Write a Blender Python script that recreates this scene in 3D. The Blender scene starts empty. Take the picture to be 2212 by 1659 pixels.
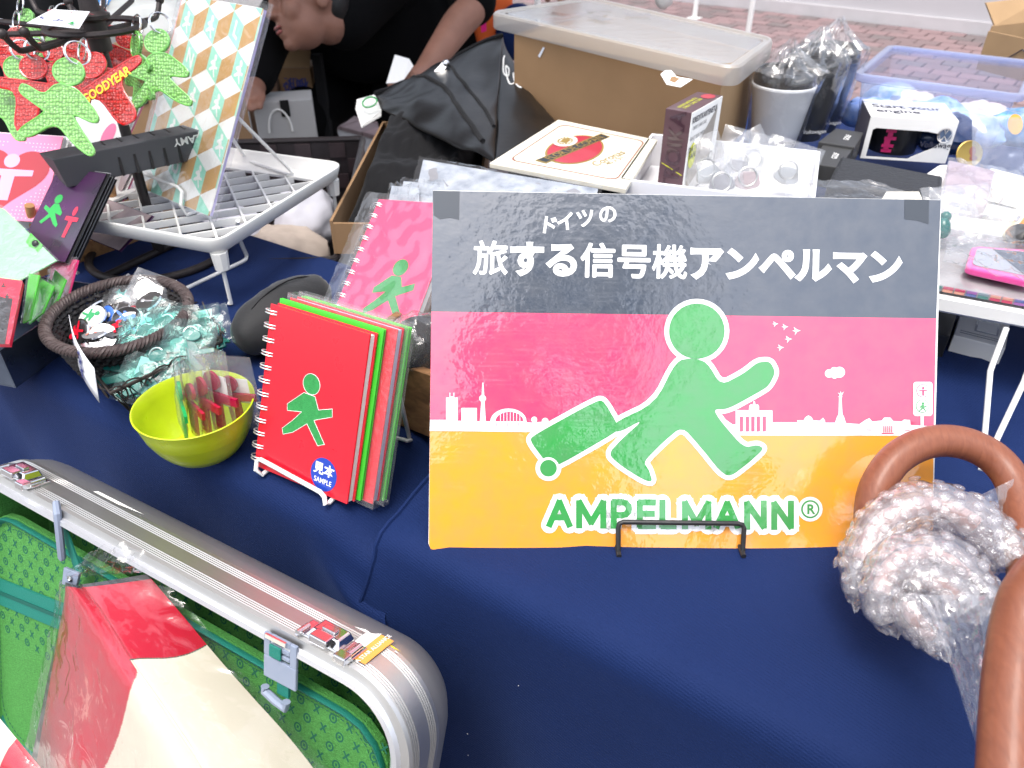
import bpy, bmesh, math, random
from mathutils import Vector, Matrix, Euler
from mathutils.noise import noise as pnoise
random.seed(7)
R = math.radians
S = bpy.context.scene
COL = S.collection
# ------------------------------------------------------------------ camera, sky, sun, exposure
TZ = 0.72                      # height of the table tops
PITCH, FPX, CH = R(35.0), 1660.0, 0.477
cam_d = bpy.data.cameras.new('camera'); cam = bpy.data.objects.new('camera', cam_d); COL.objects.link(cam)
cam.location = (0, 0, TZ + CH); cam.rotation_euler = (R(90) - PITCH, 0, 0)
cam_d.sensor_width = 36.0; cam_d.lens = FPX / 2212.0 * 36.0
cam_d.clip_start = 0.02; cam_d.clip_end = 400
cam_d.dof.use_dof = True; cam_d.dof.focus_distance = 0.66; cam_d.dof.aperture_fstop = 11.0
S.camera = cam
SUN_EL, SUN_AZ = R(74), R(205)      # azimuth measured clockwise from +Y
w = bpy.data.worlds.new('World'); S.world = w; w.use_nodes = True
wn = w.node_tree; bg = wn.nodes['Background']
sky = wn.nodes.new('ShaderNodeTexSky'); sky.sky_type = 'NISHITA'; sky.sun_disc = False
sky.sun_elevation = SUN_EL; sky.sun_rotation = SUN_AZ; sky.dust_density = 4.0; sky.air_density = 1.0; sky.ozone_density = 0.6
hs = wn.nodes.new('ShaderNodeHueSaturation'); hs.inputs['Saturation'].default_value = .5      # thin overcast: a whiter sky
wn.links.new(sky.outputs[0], hs.inputs['Color']); wn.links.new(hs.outputs[0], bg.inputs[0]); bg.inputs[1].default_value = 0.15
sd = bpy.data.lights.new('sun', 'SUN'); sd.energy = 0.6; sd.angle = R(25); sd.color = (1.0, 0.96, 0.9)
so = bpy.data.objects.new('sun', sd); COL.objects.link(so)
sdir = Vector((math.sin(SUN_AZ) * math.cos(SUN_EL), math.cos(SUN_AZ) * math.cos(SUN_EL), math.sin(SUN_EL)))
so.rotation_euler = sdir.to_track_quat('Z', 'Y').to_euler(); so.location = (0, 0, 6)
S.view_settings.view_transform = 'Standard'; S.view_settings.look = 'None'
S.view_settings.exposure = 1.45; S.view_settings.gamma = 1.0; S.view_settings.use_curve_mapping = False
S.render.engine = 'CYCLES'
S.cycles.transparent_max_bounces = 24; S.cycles.max_bounces = 10; S.cycles.glossy_bounces = 4
S.cycles.caustics_reflective = False; S.cycles.caustics_refractive = False; S.cycles.sample_clamp_indirect = 4.0

# ------------------------------------------------------------------ survey of the place: sight line -> point on a plane
def ray(x, y):
    d = (x - 1106) / FPX; e = (y - 829.5) / FPX
    return Vector((d, math.cos(PITCH) - e * math.sin(PITCH), -(math.sin(PITCH) + e * math.cos(PITCH))))
EYE = Vector((0, 0, TZ + CH))
def H(x, y, h=0.0):
    r = ray(x, y); return EYE + r * ((h - CH) / r.z)
def D(x, y, d): return EYE + ray(x, y) * d
def onplane(x, y, p, n):
    r = ray(x, y); return EYE + r * ((p - EYE).dot(n) / r.dot(n))
UX = Vector((math.cos(R(-31)), math.sin(R(-31)), 0)); VX = Vector((-UX.y, UX.x, 0)); ZX = Vector((0, 0, 1))
def T(u, v, h=0.0): return UX * u + VX * v + ZX * (TZ + h)
CR, CU, CB = Vector((1, 0, 0)), Vector((0, math.sin(PITCH), math.cos(PITCH))), Vector((0, -math.cos(PITCH), math.sin(PITCH)))
class Fr:
    def __init__(s, o, x, y, z=None):
        s.o = Vector(o); s.x = Vector(x); s.y = Vector(y); s.z = Vector(z) if z is not None else s.x.cross(s.y).normalized()
    def __call__(s, a, b=0, c=0): return s.o + s.x * a + s.y * b + s.z * c

# ------------------------------------------------------------------ mesh builder
class MB:
    def __init__(s): s.v = []; s.f = []; s.m = []; s.s = []
    def add(s, vs, fs, m=0, sm=False):
        o = len(s.v); s.v += [Vector(p) for p in vs]
        for f in fs: s.f.append([i + o for i in f]); s.m.append(m); s.s.append(sm)
        return s
    def quad(s, a, b, c, d, m=0): return s.add([a, b, c, d], [(0, 1, 2, 3)], m)
    def box(s, c, ax, ay, az, m=0):
        c = Vector(c); P = [c + ax * i + ay * j + az * k for k in (-1, 1) for j in (-1, 1) for i in (-1, 1)]
        fl = [(0, 2, 3, 1), (4, 5, 7, 6), (0, 1, 5, 4), (2, 6, 7, 3), (0, 4, 6, 2), (1, 3, 7, 5)]
        if Vector(ax).cross(ay).dot(az) < 0: fl = [f[::-1] for f in fl]
        return s.add(P, fl, m)
    def fbox(s, fr, x0, x1, y0, y1, z0, z1, m=0):
        return s.box(fr((x0 + x1) / 2, (y0 + y1) / 2, (z0 + z1) / 2), fr.x * ((x1 - x0) / 2), fr.y * ((y1 - y0) / 2), fr.z * ((z1 - z0) / 2), m)
    def hull8(s, low, top, m=0):   # four low corners, four top corners in the same turning order
        return s.add(list(low) + list(top), [(3, 2, 1, 0), (4, 5, 6, 7), (0, 1, 5, 4), (1, 2, 6, 5), (2, 3, 7, 6), (3, 0, 4, 7)], m)
    def tube(s, pts, r, n=8, closed=False, m=0, flat=None):
        pts = [Vector(p) for p in pts]; k = len(pts); rs = r if isinstance(r, (list, tuple)) else [r] * k
        ts = []
        for i in range(k):
            if closed: t = pts[(i + 1) % k] - pts[i - 1]
            else: t = pts[min(i + 1, k - 1)] - pts[max(i - 1, 0)]
            ts.append(t.normalized() if t.length > 1e-9 else Vector((0, 0, 1)))
        a = Vector((0, 0, 1)) if abs(ts[0].z) < .9 else Vector((1, 0, 0))
        nn = ts[0].cross(a).normalized(); V = []
        for i in range(k):
            nn = (nn - ts[i] * nn.dot(ts[i])).normalized(); b = ts[i].cross(nn)
            for j in range(n):
                q = 2 * math.pi * j / n
                V.append(pts[i] + (nn * math.cos(q) + b * math.sin(q) * (flat or 1)) * rs[i])
        Fc = []
        for i in range(k if closed else k - 1):
            for j in range(n):
                a0 = i * n + j; a1 = i * n + (j + 1) % n; i2 = (i + 1) % k
                Fc.append((a0, a1, i2 * n + (j + 1) % n, i2 * n + j))
        s.add(V, Fc, m, True)
        if not closed:
            o = len(s.v) - k * n
            s.f += [[o + j for j in range(n)][::-1], [o + (k - 1) * n + j for j in range(n)]]; s.m += [m, m]; s.s += [False, False]
        return s
    def lathe(s, prof, fr, n=32, m=0, sx=1.0, sy=1.0, sm=True):
        V = []
        for (r, z) in prof:
            for j in range(n):
                q = 2 * math.pi * j / n; V.append(fr(r * math.cos(q) * sx, r * math.sin(q) * sy, z))
        Fc = [(i * n + j, i * n + (j + 1) % n, (i + 1) * n + (j + 1) % n, (i + 1) * n + j) for i in range(len(prof) - 1) for j in range(n)]
        s.add(V, Fc, m, sm)
        o = len(s.v) - len(V)
        if prof[0][0] > 1e-6: s.f.append([o + j for j in range(n)][::-1]); s.m.append(m); s.s.append(False)
        if prof[-1][0] > 1e-6: s.f.append([o + (len(prof) - 1) * n + j for j in range(n)]); s.m.append(m); s.s.append(False)
        return s
    def prism(s, pts, off, m=0, ms=None):   # outline extruded by the vector off (front face = pts + off)
        k = len(pts); off = Vector(off); P = [Vector(p) for p in pts]; o = len(s.v)
        nrm = Vector((0, 0, 0))
        for i in range(k): nrm += P[i].cross(P[(i + 1) % k])
        if nrm.dot(off) < 0: P = P[::-1]
        s.v += P + [p + off for p in P]
        s.f.append([o + i for i in range(k)][::-1]); s.f.append([o + k + i for i in range(k)])
        s.m += [m if ms is None else ms, m]; s.s += [False, False]
        for i in range(k):
            j = (i + 1) % k; s.f.append([o + i, o + j, o + k + j, o + k + i]); s.m.append(m if ms is None else ms); s.s.append(False)
        return s
    def flat(s, pts, m=0): return s.add(pts, [tuple(range(len(pts)))], m)
    def grid(s, fn, nu, nv, m=0, sm=True, mf=None):
        V = [fn(i / nu, j / nv) for j in range(nv + 1) for i in range(nu + 1)]; o = len(s.v); s.v += [Vector(p) for p in V]
        for j in range(nv):
            for i in range(nu):
                a = o + j * (nu + 1) + i; s.f.append([a, a + 1, a + nu + 2, a + nu + 1]); s.s.append(sm)
                s.m.append(mf((i + .5) / nu, (j + .5) / nv) if mf else m)
        return s
    def ball(s, c, r, n=12, k=8, m=0, fr=None):
        c = Vector(c); rr = r if isinstance(r, (tuple, list)) else (r, r, r); fr = fr or Fr((0, 0, 0), (1, 0, 0), (0, 1, 0), (0, 0, 1))
        V = [c + fr.z * rr[2]]; Fc = []
        for i in range(1, k):
            a = math.pi * i / k
            for j in range(n):
                q = 2 * math.pi * j / n
                V.append(c + fr.x * (rr[0] * math.sin(a) * math.cos(q)) + fr.y * (rr[1] * math.sin(a) * math.sin(q)) + fr.z * (rr[2] * math.cos(a)))
        V.append(c - fr.z * rr[2]); L = len(V) - 1
        for j in range(n):
            Fc.append((0, 1 + j, 1 + (j + 1) % n)); b = 1 + (k - 2) * n
            Fc.append((L, b + (j + 1) % n, b + j))
            for i in range(k - 2):
                a0 = 1 + i * n; Fc.append((a0 + j, a0 + n + j, a0 + n + (j + 1) % n, a0 + (j + 1) % n))
        return s.add(V, Fc, m, True)
    def text(s, txt, fr, size, off=0.0, z=0.0, m=0, sx=1.0, align='CENTER', shear=0.0):
        cu = bpy.data.curves.new('t', 'FONT'); cu.body = txt; cu.size = 1.0; cu.align_x = align; cu.align_y = 'CENTER'; cu.offset = off; cu.shear = shear
        cu.resolution_u = 4
        o = bpy.data.objects.new('t', cu); COL.objects.link(o); dg = bpy.context.evaluated_depsgraph_get()
        me = bpy.data.meshes.new_from_object(o.evaluated_get(dg))
        b = len(s.v); s.v += [fr(v.co.x * size * sx, v.co.y * size, z) for v in me.vertices]
        for p in me.polygons: s.f.append([b + i for i in p.vertices]); s.m.append(m); s.s.append(False)
        bpy.data.objects.remove(o); bpy.data.curves.remove(cu); bpy.data.meshes.remove(me)
        return s
ROOT = {}
def mesh_of(name, mb, mats, loc):
    me = bpy.data.meshes.new(name); me.from_pydata([p - loc for p in mb.v], [], mb.f)
    for mm in (mats if isinstance(mats, (list, tuple)) else [mats]): me.materials.append(mm)
    me.polygons.foreach_set('material_index', mb.m); me.polygons.foreach_set('use_smooth', mb.s); me.update()
    if any(mb.s): me.set_sharp_from_angle(angle=R(38))
    return me
def finish(o, bevel, sub, solid, weld):
    if weld:
        md = o.modifiers.new('w', 'WELD'); md.merge_threshold = weld
    if solid:
        md = o.modifiers.new('s', 'SOLIDIFY'); md.thickness = solid; md.offset = 0
    if bevel:
        md = o.modifiers.new('b', 'BEVEL'); md.width = bevel; md.segments = 2; md.limit_method = 'ANGLE'; md.angle_limit = R(40)
        md.harden_normals = False
    if sub:
        md = o.modifiers.new('u', 'SUBSURF'); md.levels = sub; md.render_levels = sub
def tag(o, label=None, cat=None, group=None, kind=None):
    if label: o['label'] = label
    if cat: o['category'] = cat
    if group: o['group'] = group
    if kind: o['kind'] = kind
    return o
def thing(name, label, cat, loc, group=None):
    o = bpy.data.objects.new(name, None); o.empty_display_size = .02; COL.objects.link(o); o.location = Vector(loc); ROOT[o.name] = Vector(loc)
    return tag(o, label, cat, group)
def part(name, mb, mats, parent, bevel=0, sub=0, solid=0, weld=0, label=None, kind=None):
    loc = ROOT[parent.name]; o = bpy.data.objects.new(name, mesh_of(name, mb, mats, loc)); COL.objects.link(o)
    o.parent = parent; ROOT[o.name] = loc; finish(o, bevel, sub, solid, weld)
    return tag(o, label, None, None, kind)
def solo(name, mb, mats, label, cat, loc, group=None, kind=None, bevel=0, sub=0, solid=0, weld=0):
    loc = Vector(loc); o = bpy.data.objects.new(name, mesh_of(name, mb, mats, loc)); COL.objects.link(o); o.location = loc
    ROOT[o.name] = loc; finish(o, bevel, sub, solid, weld); return tag(o, label, cat, group, kind)
def dup(o, loc, rz=0.0, label=None, parent=None, rot=None):
    c = o.copy(); COL.objects.link(c)
    if parent: c.parent = parent
    else:
        c.location = Vector(loc); c.rotation_euler = rot if rot else (0, 0, rz)
    if label: c['label'] = label
    for ch in o.children: dup(ch, None, parent=c)
    return c
def piece(name, src, parent, M):       # a like piece sharing mesh data, set by a matrix in its parent's frame
    o = bpy.data.objects.new(name, src); COL.objects.link(o); o.parent = parent; o.matrix_local = M; return o

# ------------------------------------------------------------------ materials
def lk(nt, a, b): nt.links.new(a, b)
def mat(name, col, rough=.5, metal=0.0, spec=.5, coat=0.0, coat_r=.05, sheen=0.0, bump=0.0, bscale=200, var=0.0, vscale=20, var2=None, sss=0.0, trans=0.0, ior=1.45, alpha=1.0, detail=3, bstretch=None):
    m = bpy.data.materials.new(name); m.use_nodes = True; nt = m.node_tree; p = nt.nodes['Principled BSDF']
    c = (*col, 1.0); p.inputs['Base Color'].default_value = c; p.inputs['Roughness'].default_value = rough; p.inputs['Metallic'].default_value = metal
    p.inputs['Specular IOR Level'].default_value = spec; p.inputs['Coat Weight'].default_value = coat; p.inputs['Coat Roughness'].default_value = coat_r
    p.inputs['Sheen Weight'].default_value = sheen; p.inputs['IOR'].default_value = ior; p.inputs['Transmission Weight'].default_value = trans; p.inputs['Alpha'].default_value = alpha
    tc = nt.nodes.new('ShaderNodeTexCoord'); out = tc.outputs['Object']
    if sss: p.inputs['Subsurface Weight'].default_value = sss; p.inputs['Subsurface Radius'].default_value = (.01, .005, .003)
    if var:
        n = nt.nodes.new('ShaderNodeTexNoise'); n.inputs['Scale'].default_value = vscale; n.inputs['Detail'].default_value = 5; lk(nt, out, n.inputs['Vector'])
        mx = nt.nodes.new('ShaderNodeMix'); mx.data_type = 'RGBA'; mp = nt.nodes.new('ShaderNodeMapRange')
        mp.inputs[1].default_value = .3; mp.inputs[2].default_value = .7; lk(nt, n.outputs[0], mp.inputs[0]); lk(nt, mp.outputs[0], mx.inputs[0])
        d = var2 if var2 else tuple(x * (1 - var) for x in col)
        mx.inputs[6].default_value = c; mx.inputs[7].default_value = (*d, 1.0); lk(nt, mx.outputs[2], p.inputs['Base Color'])
        mr = nt.nodes.new('ShaderNodeMapRange'); mr.inputs[3].default_value = max(0.02, rough - .08); mr.inputs[4].default_value = min(1, rough + .08)
        lk(nt, n.outputs[0], mr.inputs[0]); lk(nt, mr.outputs[0], p.inputs['Roughness'])
    if bump:
        v = out
        if bstretch:
            mpp = nt.nodes.new('ShaderNodeMapping'); mpp.inputs['Scale'].default_value = bstretch; lk(nt, out, mpp.inputs['Vector']); v = mpp.outputs[0]
        n2 = nt.nodes.new('ShaderNodeTexNoise'); n2.inputs['Scale'].default_value = bscale; n2.inputs['Detail'].default_value = detail; lk(nt, v, n2.inputs['Vector'])
        b = nt.nodes.new('ShaderNodeBump'); b.inputs['Strength'].default_value = bump; b.inputs['Distance'].default_value = .002; lk(nt, n2.outputs[0], b.inputs['Height'])
        lk(nt, b.outputs[0], p.inputs['Normal'])
        if coat: lk(nt, b.outputs[0], p.inputs['Coat Normal'])
    return m
def film(name, tint=(1, 1, 1), haze=.07, rough=.08, scale=40, bump=.6, gl=1.0, hcol=(.9, .92, .95), dist=.0016, fmax=.6):
    m = bpy.data.materials.new(name); m.use_nodes = True; nt = m.node_tree; nt.nodes.clear()
    o = nt.nodes.new('ShaderNodeOutputMaterial'); tr = nt.nodes.new('ShaderNodeBsdfTransparent'); tr.inputs[0].default_value = (*tint, 1)
    g = nt.nodes.new('ShaderNodeBsdfGlossy'); g.inputs['Roughness'].default_value = rough
    df = nt.nodes.new('ShaderNodeBsdfDiffuse'); df.inputs[0].default_value = (*hcol, 1)
    tl = nt.nodes.new('ShaderNodeBsdfTranslucent'); tl.inputs[0].default_value = (*hcol, 1); dm = nt.nodes.new('ShaderNodeMixShader'); dm.inputs[0].default_value = .5
    lk(nt, df.outputs[0], dm.inputs[1]); lk(nt, tl.outputs[0], dm.inputs[2])
    tc = nt.nodes.new('ShaderNodeTexCoord'); n = nt.nodes.new('ShaderNodeTexNoise'); n.inputs['Scale'].default_value = scale; n.inputs['Detail'].default_value = 2.5
    n.inputs['Distortion'].default_value = .8; lk(nt, tc.outputs['Object'], n.inputs['Vector'])
    b = nt.nodes.new('ShaderNodeBump'); b.inputs['Strength'].default_value = bump; b.inputs['Distance'].default_value = dist; lk(nt, n.outputs[0], b.inputs['Height'])
    lw = nt.nodes.new('ShaderNodeLayerWeight'); lw.inputs['Blend'].default_value = .5; lk(nt, b.outputs[0], lw.inputs['Normal']); lk(nt, b.outputs[0], g.inputs['Normal'])
    pw = nt.nodes.new('ShaderNodeMath'); pw.operation = 'POWER'; pw.inputs[1].default_value = 4.0; lk(nt, lw.outputs['Facing'], pw.inputs[0])
    mu = nt.nodes.new('ShaderNodeMath'); mu.operation = 'MULTIPLY_ADD'; mu.inputs[1].default_value = .8 * gl; mu.inputs[2].default_value = .055 * gl; lk(nt, pw.outputs[0], mu.inputs[0])
    mn = nt.nodes.new('ShaderNodeMath'); mn.operation = 'MINIMUM'; mn.inputs[1].default_value = fmax; lk(nt, mu.outputs[0], mn.inputs[0])
    m1 = nt.nodes.new('ShaderNodeMixShader'); m1.inputs[0].default_value = haze; lk(nt, tr.outputs[0], m1.inputs[1]); lk(nt, dm.outputs[0], m1.inputs[2])
    m2 = nt.nodes.new('ShaderNodeMixShader'); lk(nt, mn.outputs[0], m2.inputs[0]); lk(nt, m1.outputs[0], m2.inputs[1]); lk(nt, g.outputs[0], m2.inputs[2])
    lk(nt, m2.outputs[0], o.inputs[0]); return m
def wood(name, c1, c2, sc=(8, 60, 60), rough=.5, coat=0.0, spec=.4):
    m = mat(name, c1, rough, coat=coat, spec=spec); nt = m.node_tree; p = nt.nodes['Principled BSDF']; tc = [n for n in nt.nodes if n.type == 'TEX_COORD'][0]
    mp = nt.nodes.new('ShaderNodeMapping'); mp.inputs['Scale'].default_value = sc; lk(nt, tc.outputs['Object'], mp.inputs[0])
    n = nt.nodes.new('ShaderNodeTexNoise'); n.inputs['Scale'].default_value = 3; n.inputs['Detail'].default_value = 8; n.inputs['Distortion'].default_value = .6; lk(nt, mp.outputs[0], n.inputs['Vector'])
    cr = nt.nodes.new('ShaderNodeValToRGB'); cr.color_ramp.elements[0].position = .3; cr.color_ramp.elements[0].color = (*c2, 1); cr.color_ramp.elements[1].position = .7; cr.color_ramp.elements[1].color = (*c1, 1)
    lk(nt, n.outputs[0], cr.inputs[0]); lk(nt, cr.outputs[0], p.inputs['Base Color'])
    b = nt.nodes.new('ShaderNodeBump'); b.inputs['Strength'].default_value = .15; b.inputs['Distance'].default_value = .002; lk(nt, n.outputs[0], b.inputs['Height']); lk(nt, b.outputs[0], p.inputs['Normal'])
    return m
M = {}
M['white_plastic'] = mat('white_plastic', (.86, .85, .81), .35, var=.06, vscale=30)
M['white_wire'] = mat('white_wire', (.8, .8, .78), .35, coat=.2)
M['black_wire'] = mat('black_wire', (.018, .018, .02), .4, bump=.1, bscale=400)
M['bronze_wire'] = mat('bronze_wire', (.035, .028, .028), .5, metal=.3, var=.4, vscale=60, bump=.15, bscale=300)
M['paper'] = mat('paper', (.82, .82, .8), .7)
M['card_white'] = mat('card_white', (.8, .8, .78), .55, var=.05, vscale=40)
M['ink_dark'] = mat('ink_dark', (.03, .03, .05), .6)
M['ink_blue'] = mat('ink_blue', (.04, .05, .22), .6)
M['ink_red'] = mat('ink_red', (.5, .02, .06), .5)
M['ink_green'] = mat('ink_green', (.02, .35, .08), .5)
M['chrome'] = mat('chrome', (.75, .75, .76), .12, metal=1.0)
M['steel_wire'] = mat('steel_wire', (.80, .80, .80), .30, metal=.75)
M['carton'] = mat('carton', (.30, .18, .09), .8, var=.12, vscale=12, bump=.08, bscale=60, bstretch=(1, 1, 12))
M['carton_light'] = mat('carton_light', (.42, .27, .14), .8, var=.15, vscale=14, bump=.08, bscale=60)
M['black_plastic'] = mat('black_plastic', (.02, .02, .022), .35, var=.3, vscale=40)
M['black_fabric'] = mat('black_fabric', (.006, .006, .007), .8, spec=.2, sheen=.05, bump=.15, bscale=500)
M['film'] = film('clear_film', haze=.05, scale=45)
M['film_crisp'] = film('crisp_film', haze=.10, scale=90, bump=.9, rough=.06, gl=1.3)
M['film_teal'] = film('teal_bag_film', tint=(.80, .95, .93), haze=.02, scale=60, bump=1.0, rough=.05, gl=.5, dist=.0022)
M['film_soft'] = film('soft_film', haze=.10, scale=22, bump=.5)
M['film_smooth'] = film('smooth_film', haze=.03, scale=12, bump=.12, rough=.04)
# ================================================================== SETTING
M['bounce_ground'] = mat('concrete', (.24, .23, .225), .9, var=.3, vscale=40, bump=.3, bscale=300)  # ground tone raised so it bounces light into the shadows
M['wall_paint'] = mat('wall_paint', (.48, .465, .48), .7, var=.06, vscale=1.5)
M['wall_base'] = mat('wall_base', (.52, .50, .51), .7, var=.1, vscale=8)
M['paver_pink'] = mat('paver_pink', (.25, .17, .172), .85, var=.2, vscale=20, bump=.2, bscale=120)
M['paver_rose'] = mat('paver_rose', (.20, .145, .147), .85, var=.2, vscale=20, bump=.2, bscale=120)
M['paver_grey'] = mat('paver_grey', (.17, .14, .14), .85, var=.2, vscale=20, bump=.2, bscale=120)
M['paver_pale'] = mat('paver_pale', (.30, .295, .275), .85, var=.2, vscale=20, bump=.3, bscale=120)
g = MB(); g.quad(Vector((-40, -40, -.02)), Vector((60, -40, -.02)), Vector((60, 60, -.02)), Vector((-40, 60, -.02)))
solo('ground', g, M['bounce_ground'], 'grey concrete ground around the stall, lightened to bounce light into shadows', None, (0, 0, 0), kind='structure')
W0, W1 = H(1639, 21, -TZ), H(2095, 72, -TZ)
WD = (W1 - W0).normalized(); WN = Vector((WD.y, -WD.x, 0))     # WN points from the wall to the stall
pv = bpy.data.objects.new('pavement', None); COL.objects.link(pv); ROOT['pavement'] = Vector((0, 0, 0)); tag(pv, kind='structure')
pm = []
for k in ('paver_pink', 'paver_rose', 'paver_grey', 'paver_pale'):
    b = MB(); b.hull8([(-.079, -.074, -.05), (.079, -.074, -.05), (.079, .074, -.05), (-.079, .074, -.05)], [(-.077, -.072, 0), (.077, -.072, 0), (.077, .072, 0), (-.077, .072, 0)])
    me = bpy.data.meshes.new('paver'); me.from_pydata(b.v, [], b.f); me.materials.append(M[k]); pm.append(me)
PW, PD = .164, .154
ang = math.atan2(WD.y, WD.x); cand = []
for j in range(30):
    for i in range(-22, 34):
        p = W0 + WD * ((i + (.5 if j % 2 else 0)) * PW) + WN * (.03 + (j + .5) * PD)
        dv = p - EYE; z = dv.dot(-CB); sx = 1106 + FPX * dv.dot(CR) / z; sy = 829.5 - FPX * dv.dot(CU) / z
        tac = 7 <= j <= 16 and -4 <= i <= 1
        vis = 1 if (1380 < sx < 2260 and -10 < sy < 330) else 0
        cand.append((-vis, z, p, (3 if tac else random.choice((0, 0, 1, 1, 2)))))
cand.sort(key=lambda c: (c[0], c[1]))
bf = MB()
for n, (vv, z, p, k) in enumerate(cand):
    zz = random.uniform(-.002, .002); a = ang + R(random.uniform(-.7, .7))
    if n < 296 and vv:
        piece('paver', pm[k], pv, Matrix.Translation(p + Vector((0, 0, zz))) @ Matrix.Rotation(a, 4, 'Z'))
    else:
        c_, s_ = math.cos(a), math.sin(a); ax, ay = Vector((c_, s_, 0)), Vector((-s_, c_, 0))
        bf.box(p + Vector((0, 0, zz - .025)), ax * .078, ay * .073, ZX * .025, k)
part('paver_field', bf, [M['paver_pink'], M['paver_rose'], M['paver_grey'], M['paver_pale']], pv, kind='stuff')
b = MB(); b.box(W0 + WD * 3 - WN * .15 + ZX * 1.3, WD * 14, WN * .15, ZX * 1.32)
wl = solo('white_wall', b, M['wall_paint'], 'plain pale grey wall behind the brick pavement', 'wall', W0 - WN * .15 + WD * 3)
b = MB(); b.box(W0 + WD * 3 + WN * .012 + ZX * .035, WD * 14, WN * .014, ZX * .055); part('base_strip', b, M['wall_base'], wl)
b = MB(); b.box(W0 + WD * 3 + WN * .003 + ZX * .36, WD * 14, WN * .004, ZX * .012); part('ledge', b, M['paver_grey'], wl)
# tables and cloths
M['table_top'] = mat('table_top', (.5, .48, .44), .6)
def table(name, label, u0, u1, v0, v1):
    t = thing(name, label, 'table', T((u0 + u1) / 2, (v0 + v1) / 2, -TZ)); fr = Fr(Vector((0, 0, 0)), UX, VX, ZX)
    b = MB(); b.fbox(fr, u0, u1, v0, v1, TZ - .032, TZ - .006); part('table_top', b, M['table_top'], t, bevel=.004)
    for (a, c) in ((u0 + .06, v0 + .06), (u1 - .06, v0 + .06), (u1 - .06, v1 - .06), (u0 + .06, v1 - .06)):
        b = MB(); b.tube([T(a, c, -TZ), T(a, c, -.032)], .014, 10); part('leg', b, M['steel_wire'], t)
table('folding_table', 'folding table under the left navy cloth', -1.78, -.43, .345, .70)
table('folding_table', 'folding table under the front of the right navy cloth', -.325, 1.32, .345, .98)
table('folding_table', 'deep folding table under the stock boxes behind the sign', -.62, 1.32, .99, 1.93)
M['navy'] = mat('navy_cloth', (.0055, .018, .082), .75, spec=.18, sheen=.12, bump=.35, bscale=900, var=.18, vscale=6)
nt = M['navy'].node_tree; pr = nt.nodes['Principled BSDF']; pr.inputs['Sheen Tint'].default_value = (.25, .4, 1, 1); pr.inputs['Sheen Roughness'].default_value = .4
wv = nt.nodes.new('ShaderNodeTexWave'); wv.inputs['Scale'].default_value = 160; wv.inputs['Distortion'].default_value = .3; wv.bands_direction = 'DIAGONAL'
tcn = [n for n in nt.nodes if n.type == 'TEX_COORD'][0]; lk(nt, tcn.outputs['Object'], wv.inputs['Vector'])
bb = nt.nodes.new('ShaderNodeBump'); bb.inputs['Strength'].default_value = .25; bb.inputs['Distance'].default_value = .0006; lk(nt, wv.outputs['Fac'], bb.inputs['Height'])
bo = [n for n in nt.nodes if n.type == 'BUMP' and n != bb][0]; lk(nt, bo.outputs[0], bb.inputs['Normal']); lk(nt, bb.outputs[0], pr.inputs['Normal'])
def sstep(a, b, x): x = max(0, min(1, (x - a) / (b - a))); return x * x * (3 - 2 * x)
def cloth_profile(t, ve, vb, drop, r):
    L1 = vb - ve; L2 = r * math.pi / 2
    d = t * (L1 + L2 + drop)
    if d < L1: return vb - d, 0.0, 0.0
    if d < L1 + L2: a = (d - L1) / r; return ve - r * math.sin(a), -r * (1 - math.cos(a)), 0.0
    return ve - r, -r - (d - L1 - L2), (d - L1 - L2)
def right_cloth(i, j):
    u = -.336 + i * 1.68; ve = .352
    v, h, dd = cloth_profile(1 - (1 - j) ** 1.0, ve, .985, .62, .022)
    k = min(1, dd / .3)
    v -= dd * .05 + k * (.016 * math.sin(u * 17 + 1.0 + dd * 3) + .009 * math.sin(u * 41 + 2 - dd * 6)) + .012 * sstep(-.18, -.33, u) * min(1, dd / .06)
    uu = u + (.025 * k * math.sin(u * 9)) - .02 * sstep(.0, .12, dd) * sstep(-.2, -.336, u)
    n = pnoise(Vector((u * 3, v * 4, 1.3)))
    if dd == 0: h += .0032 * n + .0020 * pnoise(Vector((u * 9, v * 9, 4))) - .006 * sstep(-.31, -.336, u) * sstep(.40, .36, v) + .0016 * math.exp(-((u - .06 - .02 * v) / .006) ** 2) + .0014 * math.exp(-((v - .415) / .006) ** 2) + .0012 * pnoise(Vector((u * 14 - v * 8, v * 5, 9)))
    return T(uu, v, h + .003)
def left_cloth(i, j):
    u = -1.8 + i * 1.492; ve = .350
    v, h, dd = cloth_profile(j, ve, .715, .55, .026)
    k = min(1, dd / .25); uu = u
    v -= dd * .04 + k * (.014 * math.sin(u * 15) + .008 * math.sin(u * 37 + 1)) + .012 * sstep(-.42, -.34, u) * min(1, dd / .03)
    if u > -.5: uu = u + sstep(-.45, -.308, u) * (-.012 + .04 * sstep(.0, .12, dd))
    h -= .030 * sstep(-.40, -.325, u) * (1 - sstep(0, .07, dd)); n = pnoise(Vector((u * 4, v * 5, 7.7)))
    if dd == 0:
        h += .0040 * n
        h += .006 * max(0, pnoise(Vector((u * 7 + v * 9, v * 3 - u * 4, 2)))) * sstep(.55, .68, v)
    return T(uu, v, h)
def back_cloth(i, j):
    u = -.63 + i * 1.97; v = 1.945 - j * .965
    return T(u, v, .002 + .001 * pnoise(Vector((u * 4, v * 4, 3))))
b = MB(); b.grid(left_cloth, 150, 100); solo('tablecloth', b, M['navy'], 'navy tablecloth under the red notebooks and the lime bowl', 'tablecloth', T(-1.0, .5))
b = MB(); b.grid(right_cloth, 170, 110); rc_ = solo('tablecloth', b, M['navy'], 'navy tablecloth draped over the table edge in front of the big sign', 'tablecloth', T(.4, .6))
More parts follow.
